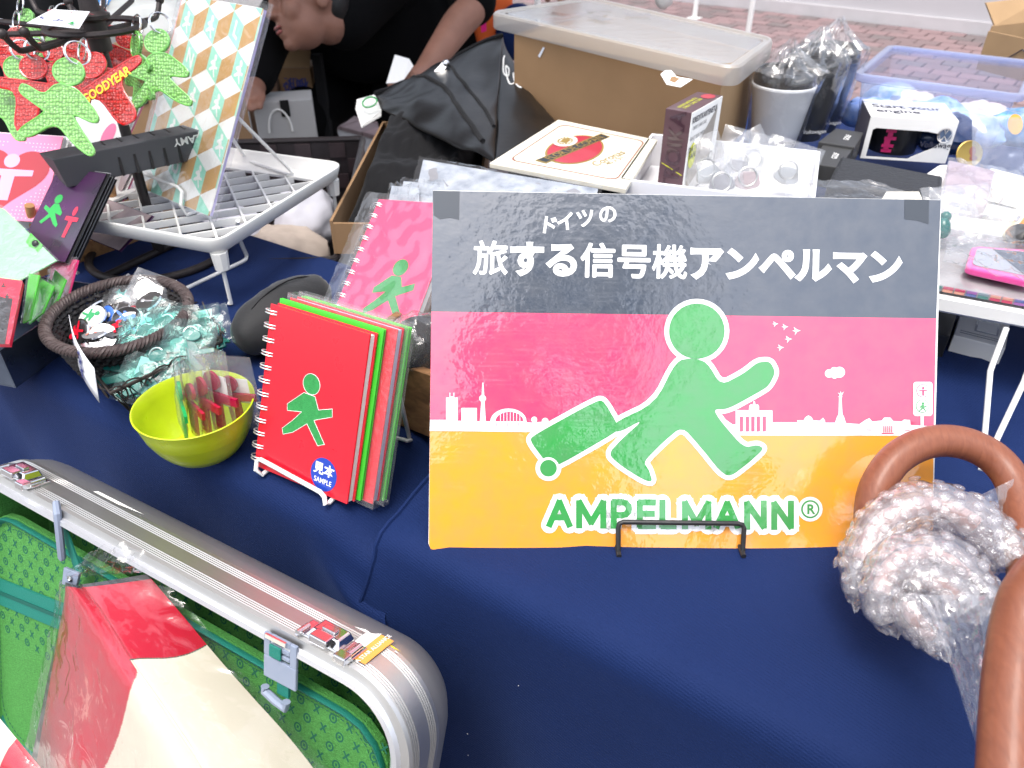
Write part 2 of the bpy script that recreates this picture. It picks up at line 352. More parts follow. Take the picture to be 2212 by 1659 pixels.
b = MB(); b.tube([right_cloth(0, k / 110) + ZX * .0006 for k in range(111)], .0022, 6); part('hem', b, M['navy'], rc_)
rl = random.Random(5); b = MB()
for k in range(90):
    p = right_cloth(rl.uniform(.02, .5), rl.uniform(.55, 1.0)) + ZX * .0006; a = rl.uniform(0, 3.1); dl = Vector((math.cos(a), math.sin(a), 0)); b.box(p, dl * rl.uniform(.0003, .0012), ZX.cross(dl) * .00022, ZX * .00012)
part('lint', b, M['card_white'], rc_, kind='stuff')
b = MB(); b.grid(back_cloth, 40, 20); solo('tablecloth', b, M['navy'], 'navy tablecloth under the stock boxes and mugs at the back', 'tablecloth', T(.4, 1.4))
for a_, b_, px in (((1598, 178), 'white steel tent pole at the back between the big lid and the wall', 0), ((1500, 40), 'thin white tent pole farther away above the clear lid', 1)):
    p = H(*a_, -TZ); q = MB(); q.tube([p, p + ZX * 2.4], .016 if px == 0 else .02, 12)
    tp = solo('tent_pole', q, M['white_wire'], b_, 'tent pole', p)
    q = MB(); q.fbox(Fr(p, WD, WN, ZX), -.05, .05, -.05, .05, 0, .008); part('base_plate', q, M['white_wire'], tp)

M['canopy'] = mat('canopy', (.5, .5, .5), .9)  # unseen roof inferred from the poles, extent and grey set to dim the vendor
b = MB(); b.grid(lambda i, j: Vector((-3.4 + 3.55 * i, 1.25 + 3.4 * j, 2.25 + .45 * math.sin(math.pi * i) * math.sin(math.pi * j))), 16, 16)
cn = solo('tent_canopy', b, M['canopy'], 'unseen tent canopy set to shade the vendor side of the stall', 'canopy', Vector((-1.35, 3.0, 2.25)), solid=.002)
for x, y in ((-3.4, 1.25), (-3.4, 4.65), (.14, 4.65)):
    b = MB(); b.tube([Vector((x, y, 0)), Vector((x, y, 2.26))], .018, 10); part('canopy_pole', b, M['white_wire'], cn)
# ================================================================== THE BIG SIGN
sTL, sTR, sBR, sBL = (132, 48), (2180, 92), (2146, 1527), (116, 1507)
sd_ = .635
A_, B_, C_, D_ = D(935, 411, sd_ + .002), D(2033, 432, sd_ + .002), D(2014, 1197, sd_), D(926, 1190, sd_)
def inv_bil(x, y):
    u, v = .5, .5
    for _ in range(12):
        px = (sTL[0] * (1 - u) + sTR[0] * u) * (1 - v) + (sBL[0] * (1 - u) + sBR[0] * u) * v - x
        py = (sTL[1] * (1 - u) + sTR[1] * u) * (1 - v) + (sBL[1] * (1 - u) + sBR[1] * u) * v - y
        a = (sTR[0] - sTL[0]) * (1 - v) + (sBR[0] - sBL[0]) * v; c = (sTR[1] - sTL[1]) * (1 - v) + (sBR[1] - sBL[1]) * v
        b = (sBL[0] - sTL[0]) * (1 - u) + (sBR[0] - sTR[0]) * u; d = (sBL[1] - sTL[1]) * (1 - u) + (sBR[1] - sTR[1]) * u
        de = a * d - b * c; u -= (d * px - b * py) / de; v -= (-c * px + a * py) / de
    return u, v
def sg(x, y, z=0.0):
    u, v = inv_bil(x, y)
    return (A_ * (1 - u) + B_ * u) * (1 - v) + (D_ * (1 - u) + C_ * u) * v + CB * z
SPX = (B_ - A_).length / 2048.0       # metres per unit of the survey drawing
M['sign_white'] = mat('sign_white', (.85, .86, .86), .3, coat=1, coat_r=.03)
def printed(name, col, var=.1):
    m = mat(name, col, .4, coat=1.0, coat_r=.035, var=var, vscale=60, var2=tuple(min(1, c * .8 + .03) for c in col)); nt = m.node_tree; p = nt.nodes['Principled BSDF']
    tc = [n for n in nt.nodes if n.type == 'TEX_COORD'][0]
    n = nt.nodes.new('ShaderNodeTexNoise'); n.inputs['Scale'].default_value = 130; n.inputs['Detail'].default_value = 2; lk(nt, tc.outputs['Object'], n.inputs['Vector'])
    b = nt.nodes.new('ShaderNodeBump'); b.inputs['Strength'].default_value = .22; b.inputs['Distance'].default_value = .0012; lk(nt, n.outputs[0], b.inputs['Height'])
    n3 = nt.nodes.new('ShaderNodeTexNoise'); n3.inputs['Scale'].default_value = 9; lk(nt, tc.outputs['Object'], n3.inputs['Vector'])
    b3 = nt.nodes.new('ShaderNodeBump'); b3.inputs['Strength'].default_value = .3; b3.inputs['Distance'].default_value = .006; lk(nt, n3.outputs[0], b3.inputs['Height']); lk(nt, b3.outputs[0], b.inputs['Normal'])
    lk(nt, b.outputs[0], p.inputs['Coat Normal'])
    # hairline scratches and scuffs in the lamination
    mp = nt.nodes.new('ShaderNodeMapping'); mp.inputs['Rotation'].default_value = (0, .4, .3); mp.inputs['Scale'].default_value = (14, 260, 260); lk(nt, tc.outputs['Object'], mp.inputs[0])
    sc = nt.nodes.new('ShaderNodeTexNoise'); sc.inputs['Scale'].default_value = 2; sc.inputs['Detail'].default_value = 4; lk(nt, mp.outputs[0], sc.inputs[0])
    r2 = nt.nodes.new('ShaderNodeMapRange'); r2.inputs[1].default_value = .45; r2.inputs[2].default_value = .8; r2.inputs[3].default_value = .02; r2.inputs[4].default_value = .3; lk(nt, sc.outputs[0], r2.inputs[0]); lk(nt, r2.outputs[0], p.inputs['Coat Roughness'])
    return m
M['p_black'] = printed('print_black', (.028, .043, .070), .3); M['p_pink'] = printed('print_pink', (.80, .035, .13)); M['p_orange'] = printed('print_orange', (.86, .33, .02))
M['p_green'] = printed('print_green', (.025, .30, .055)); M['p_white'] = printed('print_white', (.84, .85, .85), .04)
for k_ in ('p_black', 'p_pink', 'p_orange', 'p_green', 'p_white'): M[k_].node_tree.nodes['Principled BSDF'].inputs['Coat IOR'].default_value = 1.9
M['tape'] = mat('tape', (.055, .065, .08), .35)
sgn = thing('sign_board', 'large glossy black, pink and orange sign with a green walking figure', 'sign', (C_ + D_) / 2)
b = MB(); b.prism([sg(*sTL, -.004), sg(*sTR, -.004), sg(*sBR, -.004), sg(sBL[0] + 30, sBL[1], -.004), sg(sBL[0] + 8, sBL[1] - 9, -.004), sg(sBL[0] - 1, sBL[1] - 30, -.004)], CB * .004); part('board', b, M['card_white'], sgn)
def flatp(name, mt, polys, z, lab=None):
    b = MB()
    for i, pl in enumerate(polys): b.flat([sg(x, y, z + 2e-6 * (i % 9)) for x, y in pl])
    return part(name, b, mt, sgn, label=lab)
flatp('black_band', M['p_black'], [[(132, 50), (2178, 93), (2160, 573), (126, 540)]], .0003)
flatp('pink_band', M['p_pink'], [[(126, 540), (2160, 573), (2150, 1048), (121, 1023)]], .0003)
flatp('orange_band', M['p_orange'], [[(121, 1023), (2150, 1048), (2146, 1525), (146, 1506), (124, 1498), (117, 1478)]], .0003)
flatp('tape_patch', M['tape'], [[(132, 50), (240, 53), (238, 168), (200, 160), (160, 166), (136, 150)]], .0006)
flatp('tape_patch', M['tape'], [[(2032, 90), (2130, 92), (2128, 190), (2085, 176), (2032, 170)]], .0006)
def circ(x, y, r, n=24, rx=1.0): return [(x + r * rx * math.cos(2 * math.pi * i / n), y + r * math.sin(2 * math.pi * i / n)) for i in range(n)]
def smooth(pts, it=2):
    for _ in range(it):
        q = []
        for i in range(len(pts)):
            a, b = pts[i], pts[(i + 1) % len(pts)]; q += [(a[0] * .8 + b[0] * .2, a[1] * .8 + b[1] * .2), (a[0] * .2 + b[0] * .8, a[1] * .2 + b[1] * .8)]
        pts = q
    return pts
def halo(polys, wd):
    out = []
    for pl in polys:
        for i in range(len(pl)):
            a, b = Vector(pl[i]), Vector(pl[(i + 1) % len(pl)]); d = b - a
            if d.length < 1e-6: continue
            n = Vector((-d.y, d.x)).normalized() * wd
            out.append([tuple(a + n), tuple(b + n), tuple(b - n), tuple(a - n)]); out.append(circ(a.x, a.y, wd, 14))
    return out
# plain pedestrian pictogram with a round head, pulling a trolley case
head = circ(1195, 622, 112, 32)
body = smooth([(1112, 742), (1180, 730), (1236, 748), (1292, 842), (1385, 793), (1440, 748), (1490, 745), (1512, 790), (1484, 845), (1440, 872), (1320, 938), (1262, 938),
               (1290, 985), (1384, 1094), (1440, 1082), (1466, 1098), (1410, 1150), (1330, 1212), (1290, 1190), (1210, 1090), (1136, 1006), (1060, 1070), (980, 1150), (1002, 1180), (1018, 1232), (980, 1222), (890, 1165), (838, 1118), (890, 1060), (984, 976), (872, 1036), (852, 996), (1028, 912)], 2)
case = smooth([(522, 1062), (540, 1040), (795, 900), (822, 905), (880, 1005), (880, 1024), (640, 1162), (606, 1166), (588, 1150)], 2)
wheel = circ(598, 1174, 34)
hal = halo([head, body, case], 19) + [circ(598, 1174, 52)]
flatp('figure_outline', M['p_white'], hal + [head, body, case], .0007)
flatp('walking_figure', M['p_green'], [head, body, case], .0010)
flatp('wheel_ring', M['p_white'], [circ(598, 1174, 44)], .00115); flatp('wheel', M['p_green'], [wheel], .0013)
# skyline
sky_l = [(120, 1022), (122, 978), (186, 978), (186, 888), (200, 888), (200, 868), (203, 868), (203, 884), (216, 884), (216, 868), (219, 868), (219, 888), (233, 888), (233, 982), (248, 982), (248, 930), (310, 930), (310, 984), (322, 984), (328, 900), (332, 828), (336, 828), (341, 900), (346, 984), (530, 990), (600, 985), (640, 1000), (660, 1030), (640, 1030)]
sky_r = [(1300, 1044), (1290, 965), (1340, 1000), (1352, 1000), (1352, 942), (1500, 944), (1500, 992), (1600, 992), (1600, 984), (1626, 984), (1632, 972), (1645, 964), (1658, 972), (1664, 984), (1690, 986), (1704, 974), (1712, 986), (1712, 994), (1752, 994), (1760, 970), (1766, 960), (1768, 892), (1764, 888), (1782, 888), (1778, 892), (1782, 960), (1788, 970), (1796, 996), (1850, 1000), (1874, 984), (1890, 976), (1902, 990), (1940, 986), (1950, 974), (1975, 974), (1986, 988), (2020, 990), (2030, 982), (2054, 984), (2056, 1004), (2150, 1010), (2150, 1048)]
arch = [(362, 990)] + [(437 - 73 * math.cos(math.pi * i / 14), 985 - 52 * math.sin(math.pi * i / 14)) for i in range(15)] + [(512, 990)]
arch_in = [(437 - 56 * math.cos(math.pi * i / 14) + 4, 984 - 38 * math.sin(math.pi * i / 14)) for i in range(15)]
quadriga = [(1405, 942), (1407, 924), (1414, 918), (1420, 922), (1424, 906), (1429, 906), (1432, 922), (1440, 918), (1446, 926), (1446, 942)]
victory = [(1768, 890), (1770, 880), (1762, 872), (1772, 876), (1774, 866), (1778, 876), (1788, 868), (1780, 882), (1780, 890)]
flatp('skyline', M['p_white'], [sky_l, circ(333, 892, 14), arch, circ(541, 978, 12), circ(585, 985, 14)], .0006); flatp('skyline', M['p_white'], [sky_r, quadriga, victory], .0006)
cut = [[(x, 968), (x + 14, 968), (x + 14, 1028), (x, 1029)] for x in (1368, 1392, 1414, 1436, 1460)] + [[(x, 990), (x + 2, 990), (x + 2, 1006), (x, 1006)] for x in range(366, 520, 22)]
cut += [[(x, 1008), (x + 4, 1008), (x + 4, 1034), (x, 1034)] for x in (1946, 1954, 1962, 1970, 1978)] + [[(1940, 1036), (1986, 1036), (1990, 1040), (1938, 1040)], [(1876, 1022), (1900, 1023), (1900, 1025), (1876, 1024)], [(2030, 1024), (2052, 1025), (2052, 1027), (2030, 1026)]]
flatp('skyline_openings', M['p_pink'], [arch_in] + cut, .0009)['kind'] = 'stuff'
flatp('arch_ribs', M['p_white'], [[(x, 984), (x + 2.5, 984), (x + 2.5, 948), (x, 948)] for x in range(404, 484, 13)], .0011)
flatp('cloud', M['p_white'], [circ(1728, 795, 17), circ(1748, 784, 15), circ(1770, 790, 22), circ(1750, 802, 14), [(1722, 796), (1780, 796), (1776, 812), (1728, 810)]], .0006)
birds = []
for (x, y, k) in ((1510, 594, .9), (1549, 606, 1.0), (1595, 622, 1.25), (1563, 656, 1.1), (1531, 690, 1.05)):
    birds.append([(x + k * a, y + k * c) for a, c in ((-13, -1), (-4, -2), (-8, -13), (4, -4), (15, -1), (4, 3), (-4, 14), (-3, 3))])
flatp('birds', M['p_white'], birds, .0006)
def rrect(x0, y0, x1, y1, r): return [(cx + r * math.cos(a), cy + r * math.sin(a)) for cx, cy, a0 in ((x1 - r, y1 - r, 0), (x0 + r, y1 - r, 90), (x0 + r, y0 + r, 180), (x1 - r, y0 + r, 270)) for a in [R(a0 + 22.5 * i) for i in range(5)]]
def walker(x, y, s, arms=False):
    if arms: return [circ(x, y - s * .62, s * .26), [(x + s * a, y + s * c) for a, c in ((-.8, -.3), (.8, -.3), (.8, -.08), (.22, -.05), (.2, .85), (-.2, .85), (-.22, -.05), (-.8, -.08))]]
    return [circ(x + s * .05, y - s * .62, s * .26), [(x + s * a, y + s * c) for a, c in ((-.15, -.35), (.2, -.35), (.35, -.05), (.75, -.2), (.78, 0), (.35, .2), (.25, .25), (.65, .75), (.45, .85), (.05, .4), (-.35, .75), (-.65, .9), (-.7, .75), (-.4, .45), (-.15, .15), (-.6, .25), (-.62, .08))]]
flatp('signal_plate', M['p_white'], [rrect(2066, 830, 2144, 968, 12), [(2096, 966), (2108, 966), (2108, 1016), (2096, 1016)]], .0008)
flatp('signal_red', M['p_pink'], [circ(2105, 866, 27)], .0010); flatp('signal_green', M['p_green'], [circ(2103, 928, 27)], .0010)
flatp('signal_discs', M['p_white'], [circ(2105, 866, 24), circ(2103, 928, 24)], .0012)
flatp('signal_red_figure', M['p_pink'], walker(2105, 868, 21, True), .0014); flatp('signal_green_figure', M['p_green'], walker(2103, 930, 21), .0014)
# lettering
def sgfr(x, y, rot, z):
    o = sg(x, y, z); xv = (sg(x + 40, y, z) - o).normalized(); yv = (sg(x, y - 40, z) - o).normalized(); c, s_ = math.cos(R(rot)), math.sin(R(rot))
    return Fr(o, xv * c + yv * s_, yv * c - xv * s_, CB)
b = MB()
for ch, x, y, rot in (('ド', 597, 196, -8), ('イ', 668, 182, 6), ('ツ', 748, 168, 8), ('の', 837, 152, 10)): b.text(ch, sgfr(x, y, rot, .0007), 80 * SPX, off=.028)
part('small_lettering', b, M['p_white'], sgn)
b = MB(); ttl = '旅する信号機アンペルマン'
for i, ch in enumerate(ttl):
    x = 365 + i * (1952 - 365) / 11; y = 335 + i * 38 / 11
    if i in (0, 3, 4, 5):
        for k in range(9):
            rr_ = (0 if k == 0 else 3.6) * (.75 if i in (0, 5) else 1); b.text(ch, sgfr(x + rr_ * math.cos(k * .7854), y + rr_ * math.sin(k * .7854), -1.2, .0007 + 3e-6 * k), 146 * SPX)
    else: b.text(ch, sgfr(x, y, -1.2, .0007), 148 * SPX, off=.045)
part('title_lettering', b, M['p_white'], sgn)
GL = {'A': [[(0, 0), (.5, 1), (1, 0)], [(.2, .34), (.8, .34)]], 'M': [[(0, 0), (0, 1), (.5, .12), (1, 1), (1, 0)]], 'P': [[(0, 0), (0, 1), (.55, 1), (.80, .96), (.97, .84), (1, .73), (.97, .61), (.80, .49), (.55, .45), (0, .45)]],
      'E': [[(1, 1), (0, 1), (0, 0), (1, 0)], [(0, .52), (.92, .52)]], 'L': [[(0, 1), (0, 0), (1, 0)]], 'N': [[(0, 0), (0, 1), (1, 0), (1, 1)]]}
def stroke(mb, pts, wd, z, rnd=False, k0=0, butt=0.0):
    for i in range(len(pts) - 1):
        a, c = Vector(pts[i]), Vector(pts[i + 1]); d = (c - a).normalized(); n = Vector((-d.y, d.x)) * wd; z2 = z + 2e-6 * ((i + k0) % 11)
        a2 = a - d * (butt if i == 0 else wd * .55); c2 = c + d * (butt if i == len(pts) - 2 else wd * .55)
        mb.flat([sg(*q, z2) for q in (a2 + n, c2 + n, c2 - n, a2 - n)])
        if rnd:
            for q in (a, c): mb.flat([sg(x, y, z2 + 1e-6) for x, y in circ(q.x, q.y, wd, 16)])
b = MB(); b2 = MB(); kk = 0
for ch, x0, x1 in (('A', 602, 683), ('M', 722, 819), ('P', 861, 922), ('E', 966, 1020), ('L', 1057, 1102), ('M', 1148, 1242), ('A', 1276, 1360), ('N', 1398, 1465), ('N', 1507, 1574)):
    for pl in GL[ch]:
        P = []
        for (x, y) in pl:
            X = x0 + (x1 - x0) * x; yt = 1309 + (X - 600) * .0112; yb = 1404 + (X - 600) * .0112; P.append((X, yb + (yt - yb) * y))
        stroke(b, P, 12.5, .0010, False, kk, 12.0 if ch in 'EPLMN' and len(pl) > 2 and ch not in 'E' else (11.0 if ch != 'A' else 8.0)); stroke(b2, P, 33, .0007, True, kk); kk += 3
b2.flat([sg(x, y, .00076) for x, y in circ(1652, 1343, 50)])
b.flat([sg(x, y, .00095) for x, y in circ(1652, 1343, 37, 30)])
part('name_outline', b2, M['p_white'], sgn); part('name_lettering', b, M['p_green'], sgn)
flatp('mark_disc', M['p_white'], [circ(1652, 1343, 30, 30)], .0012)
b = MB(); b.text('R', sgfr(1653, 1345, 0, .0014), 54 * SPX, off=.03); part('mark_letter', b, M['p_green'], sgn)
# its black wire easel
e = thing('display_easel', 'black wire easel holding the large sign', 'easel', sg(1130, 1530, -.01))
b = MB(); b.tube([sg(876, 1556, .006), sg(876, 1410, .006), sg(880, 1394, .006), sg(896, 1388, .006), sg(1355, 1395, .006), sg(1372, 1401, .006), sg(1378, 1416, .006), sg(1370, 1556, .006)], .0021, 10); part('front_rail', b, M['black_wire'], e)
for x in (876, 1370):
    p0 = sg(x, 1556, .006); p1 = sg(x, 1545, -.012); p1.z = max(p1.z, TZ + .003); p0.z = max(p0.z, TZ + .0045); p2 = sg(x, 700, -.010); p3 = Vector((p1.x, p1.y + .26, TZ + .004))
    b = MB(); b.tube([p0, p1, p2, p3], .0021, 8); part('leg', b, M['black_wire'], e)
# ================================================================== NOTEBOOKS, BOWL, BASKETS (left table)
def persp(p):
    dv = Vector(p) - EYE; z = dv.dot(-CB); return 1106 + FPX * dv.dot(CR) / z, 829.5 - FPX * dv.dot(CU) / z, z
def vh(base, y):        # height at which the plumb line over base crosses sight row y
    lo, hi = -.5, 1.6
    for _ in range(50):
        m = (lo + hi) / 2
        if persp((base.x, base.y, TZ + m))[1] > y: lo = m
        else: hi = m
    return lo
def upright(a, b, lean):
    x = (b - a); x.z = 0; x.normalize(); bk = Vector((-x.y, x.x, 0)); y = ZX * math.cos(R(lean)) + bk * math.sin(R(lean))
    return Fr(a, x, y, x.cross(y))
def figpoly(cx, cy, hgt, mirror=False, arms=False):
    s = hgt / 1.78; k = -1 if mirror else 1
    return [[(cx + k * x, cy - y) for x, y in pl] for pl in walker(0, 0, s, arms)]
def decal(mb, fr, polys, z, m=0):
    for i, pl in enumerate(polys): mb.flat([fr(x, y, z + 1e-6 * i) for x, y in pl], m)
def ell(cx, cy, rx, ry, n=28): return [(cx + rx * math.cos(2 * math.pi * i / n), cy + ry * math.sin(2 * math.pi * i / n)) for i in range(n)]
def sheetbag(fr, w, h, bulge, seed=0, nu=10, nv=12, wr=.003):
    b = MB()
    for sgn_ in (1, -1):
        def fn(i, j):
            e = (math.sin(math.pi * i) ** .6) * (math.sin(math.pi * min(1, j * .97 + .015)) ** .5) if 0 < i < 1 else 0
            e = e if isinstance(e, float) else 0
            z = sgn_ * bulge * e + wr * pnoise(Vector((i * w * 60, j * h * 60, seed + sgn_))) * (e * .8 + .2 * (0 < i < 1))
            return fr((i - .5) * w, j * h, z)
        b.grid(fn, nu, nv)
    return b
M['red_cover'] = mat('red_cover', (.72, .008, .025), .3, coat=.4, coat_r=.15, var=.06, vscale=40)
M['green_cover'] = mat('green_cover', (.05, .5, .03), .35, coat=.3)
M['lime_cover'] = mat('lime_cover', (.10, .55, .06), .35, coat=.3)
M['felt_green'] = mat('felt_green', (.035, .3, .075), .9, bump=.4, bscale=1500, var=.2, vscale=300)
M['pages'] = mat('pages', (.78, .77, .73), .7, bump=.5, bscale=900, bstretch=(1, 1, .02))
M['lilac_pages'] = mat('lilac_pages', (.6, .6, .75), .7)
M['sticker_blue'] = mat('sticker_blue', (.012, .05, .38), .35, coat=.3)
M['sticker_white'] = mat('sticker_white', (.85, .85, .85), .4)
M['pink_cover'] = mat('pink_cover', (.82, .045, .16), .35, coat=.3)
NB = upright(Vector((-.239, .541, TZ + .006)), Vector((-.140, .487, TZ + .006)), 22)
def ringset(fr, h, n, parent, x=.0015, r=.0068):
    first = None
    for i in range(n):
        y = h * (i + .6) / (n + .2)
        if first is None:
            b = MB(); y0 = y
            for dy in (-.0013, .0013):
                b.tube([fr(x + r * 1.15 * math.cos(a), y + dy + .0008 * math.sin(a), -.004 + r * math.sin(a)) for a in [2 * math.pi * k / 18 for k in range(16)]], .00062, 6)
            first = part('ring', b, M['steel_wire'], parent)
        else: piece('ring', first.data, parent, Matrix.Translation(fr.y * (y - y0)))
t = thing('ring_notebook', 'red ring bound notebook with green figure cut out and blue sample sticker', 'notebook', NB(.055, 0, 0))
fig = figpoly(.053, .073, .064)
b = MB(); b.fbox(NB, 0, .108, 0, .154, -.0022, 0); part('cover', b, M['red_cover'], t, bevel=.0005)
b = MB(); decal(b, NB, fig, .00025); part('figure_cutout', b, M['felt_green'], t)
b = MB()
for pl in fig:
    k = len(pl)
    for i in range(k):
        a, c = pl[i], pl[(i + 1) % k]; b.tube([NB(a[0], a[1], .0002), NB(c[0], c[1], .0002)], .00028, 5)
part('cut_edge', b, M['pages'], t)
b = MB(); b.fbox(NB, .003, .107, .001, .152, -.0085, -.0024); part('pages', b, M['pages'], t)
b = MB(); b.fbox(NB, 0, .109, 0, .154, -.0108, -.0087); part('back_cover', b, M['red_cover'], t, bevel=.0005)
ringset(NB, .154, 12, t)
b = MB(); b.flat([NB(x, y, .0003) for x, y in ell(.0795, .0185, .0145, .0155)]); st = part('sample_sticker', b, M['sticker_blue'], t)
b = MB(); b.text('見本', Fr(NB(.0795, .0225, .0005), NB.x, NB.y, NB.z), .0115, off=.03); b.text('SAMPLE', Fr(NB(.0795, .0120, .0005), NB.x, NB.y, NB.z), .0068, off=.01, sx=.85); part('sticker_lettering', b, M['sticker_white'], st)
b = MB(); b.flat([NB(x, y, .0003) for x, y in ell(.083, .042, .0012, .0012, 14)]); part('mark', b, M['red_cover'], t)
def bookslab(label, x0, x1, y0, y1, z0, z1, cov, pg, wrap=False, group=None):
    t = thing('notebook', label, 'notebook', NB((x0 + x1) / 2, y0, z0)); e = min(.0018, (z1 - z0) * .3)
    b = MB(); b.fbox(NB, x0, x1, y0, y1, z1 - e, z1); part('front_cover', b, cov, t, bevel=.0006)
    b = MB(); b.fbox(NB, x0 + .002, x1 - .0015, y0 + .0015, y1 - .0015, z0 + e + .0001, z1 - e - .0001); part('pages', b, pg, t)
    b = MB(); b.fbox(NB, x0, x1, y0, y1, z0, z0 + e); part('back_cover', b, cov, t, bevel=.0006)
    if wrap:
        b = MB()
        def fn(i, j):
            a = i * 2 * math.pi; cx = (x0 + x1) / 2; cz = (z0 + z1) / 2; hw = (x1 - x0) / 2 + .002; hz = (z1 - z0) / 2 + .0012
            c_, s_ = math.cos(a), math.sin(a); q = max(abs(c_), abs(s_)); n_ = pnoise(Vector((c_ * 6, j * 14, s_ * 6 + x0 * 90)))
            return NB(cx + hw * c_ / q + .0008 * n_, y0 - .004 + j * (y1 - y0 + .008), cz + hz * s_ / q + .0005 * n_)
        b.grid(fn, 40, 24); part('cellophane_wrap', b, M['film_crisp'], t)
bookslab('bright green notebook directly behind the red ring notebook', -.001, .113, .001, .158, -.0155, -.0118, M['green_cover'], M['pages'])
bookslab('red notebook in cellophane between the two green notebooks', .006, .123, .000, .160, -.0275, -.0168, M['red_cover'], M['lilac_pages'], True)
bookslab('rearmost dark green notebook in cellophane behind the red ones', .008, .126, .000, .161, -.0345, -.0290, M['lime_cover'], M['lilac_pages'], True)
e = thing('display_easel', 'white wire easel under the red ring notebook', 'easel', NB(.05, 0, 0))
b = MB(); zt = TZ + .0025
def fl(p, z=None): p = Vector(p); p.z = zt if z is None else z; return p
b.tube([fl(NB(.012, 0, -.03)), fl(NB(.012, 0, .004)), NB(.008, .000, .0065), NB(.007, .008, .0050), NB(.011, .011, .0050), NB(.082, .004, .0050), NB(.087, .001, .0050), NB(.090, -.004, .0065), fl(NB(.090, 0, .004)), fl(NB(.090, 0, -.03))], .0022, 10)
part('front_lip', b, M['white_wire'], e)
b = MB(); b.tube([NB(.118, .10, -.040), H(884, 944, .003), H(888, 950, .0025), H(880, 952, .0025), H(836, 940, .0025), fl(NB(.09, 0, -.05))], .0020, 10); part('back_leg', b, M['white_wire'], e)
b = MB(); b.tube([NB(.118, .10, -.040), NB(.015, .10, -.040), fl(NB(.012, 0, -.03))], .0020, 8); part('back_rest', b, M['white_wire'], e)
# wooden crate with the pink notebook
M['crate_wood'] = wood('crate_wood', (.30, .155, .07), (.13, .065, .03), (6, 40, 40), .7)
CA = H(800, 897, 0); CF = Fr(CA, UX, VX, ZX)
ct = thing('wooden_crate', 'low brown wooden crate behind the red notebooks and the sign', 'crate', CF(.07, .09, 0))
for nm, q in (('front_board', (-.02, .165, 0, .009, .002, .078)), ('back_board', (-.02, .165, .17, .179, .002, .078)), ('end_board', (-.02, -.011, .0092, .1698, .002, .078)), ('end_board', (.156, .165, .0092, .1698, .002, .078)), ('bottom_board', (-.0105, .1555, .0095, .1695, .003, .011))):
    b = MB(); b.fbox(CF, *q); part(nm, b, M['crate_wood'], ct, bevel=.001)
pTL, pBL, pTR = D(818, 430, .875), D(698, 730, .838), D(970, 484, .815)
yv = (pTL - pBL).normalized(); xv = pTR - pTL; xv = (xv - yv * xv.dot(yv)).normalized(); PB = Fr(pBL, xv, yv); ph = (pTL - pBL).length
t = thing('ring_notebook', 'pink ring bound notebook wrapped in clear plastic leaning in the crate', 'notebook', PB(.05, 0, 0))
b = MB(); b.fbox(PB, 0, .112, 0, ph, -.002, 0); part('cover', b, M['pink_cover'], t, bevel=.0005)
b = MB(); b.fbox(PB, .003, .111, .001, ph - .001, -.009, -.0022); part('pages', b, M['pages'], t)
pf = figpoly(.066, ph * .40, .068); b = MB(); decal(b, PB, pf, .0003); part('figure_cutout', b, M['felt_green'], t)
ringset(PB, ph, 12, t)
b = MB()
def fn(i, j):
    n_ = pnoise(Vector((i * 9, j * 11, 3))); return PB(-.020 + i * .145, -.003 + j * (ph + .010), .0018 + .0016 * n_ + .003 * max(0, 1 - i * 9) * abs(pnoise(Vector((i * 60, j * 18, 9)))))
b.grid(fn, 50, 50)
b.grid(lambda i, j: PB(-.020 + i * .145, -.003 + j * (ph + .010), -.0115 + .001 * pnoise(Vector((i * 9, j * 11, 8)))), 20, 20)
part('plastic_sleeve', b, film('sleeve_film', haze=.10, scale=26, bump=.8, gl=1.5), t)
# black cloth in film beside it
M['towel'] = mat('towel', (.018, .017, .02), .95, bump=.8, bscale=700)
c0 = D(905, 742, .735)
b = MB(); fr = Fr(c0, UX, VX, ZX); b.ball(c0, (.026, .030, .028), 24, 16, 0, fr)
for p in b.v:
    d = p - c0; p += d * (.18 * pnoise(d * 60) + .1 * pnoise(d * 140))
t = solo('wrapped_towel', b, M['towel'], 'black rolled towel in film at the left edge of the sign', 'towel', c0)
b = MB(); b.ball(c0, (.030, .032, .032), 28, 18, 0, fr)
for p in b.v: d = p - c0; p += d * (.16 * pnoise(d * 90 + Vector((3, 1, 2))))
part('film_wrap', b, M['film_crisp'], t)
# lime bowl
M['lime'] = mat('lime_plastic', (.50, .62, .015), .30, sss=.15, coat=.2, var=.12, vscale=45, bump=.04, bscale=300)
bc = H(446, 966, 0); bh = vh(bc, 872)
fr = Fr(bc, UX, VX, ZX); rr = .0545
b = MB(); prof = [(.0, .002), (.030, .001), (.034, .003), (.040, .011), (.0405, .0118), (.0445, .019), (.045, .020), (.049, .030), (.0495, .031), (.052, .042), (rr, bh), (rr + .0004, bh + .0008), (rr - .0008, bh + .0012), (rr - .0018, bh), (.050, .04), (.047, .03), (.042, .02), (.036, .010), (.030, .005), (0, .0045)]
b.lathe(prof, fr, 72); solo('bowl', b, M['lime'], 'lime green plastic bowl holding small bagged figures', 'bowl', bc, weld=.00005)
M['tr_green'] = mat('tr_green', (.02, .62, .16), .2, trans=.5, bump=.5, bscale=700)
M['tr_red'] = mat('tr_red', (.62, .01, .05), .2, trans=.4, bump=.5, bscale=700)
M['tr_teal'] = mat('tr_teal', (.0, .115, .10), .25, coat=.4)
M['tr_crimson'] = mat('tr_crimson', (.5, .005, .06), .25, trans=.25)
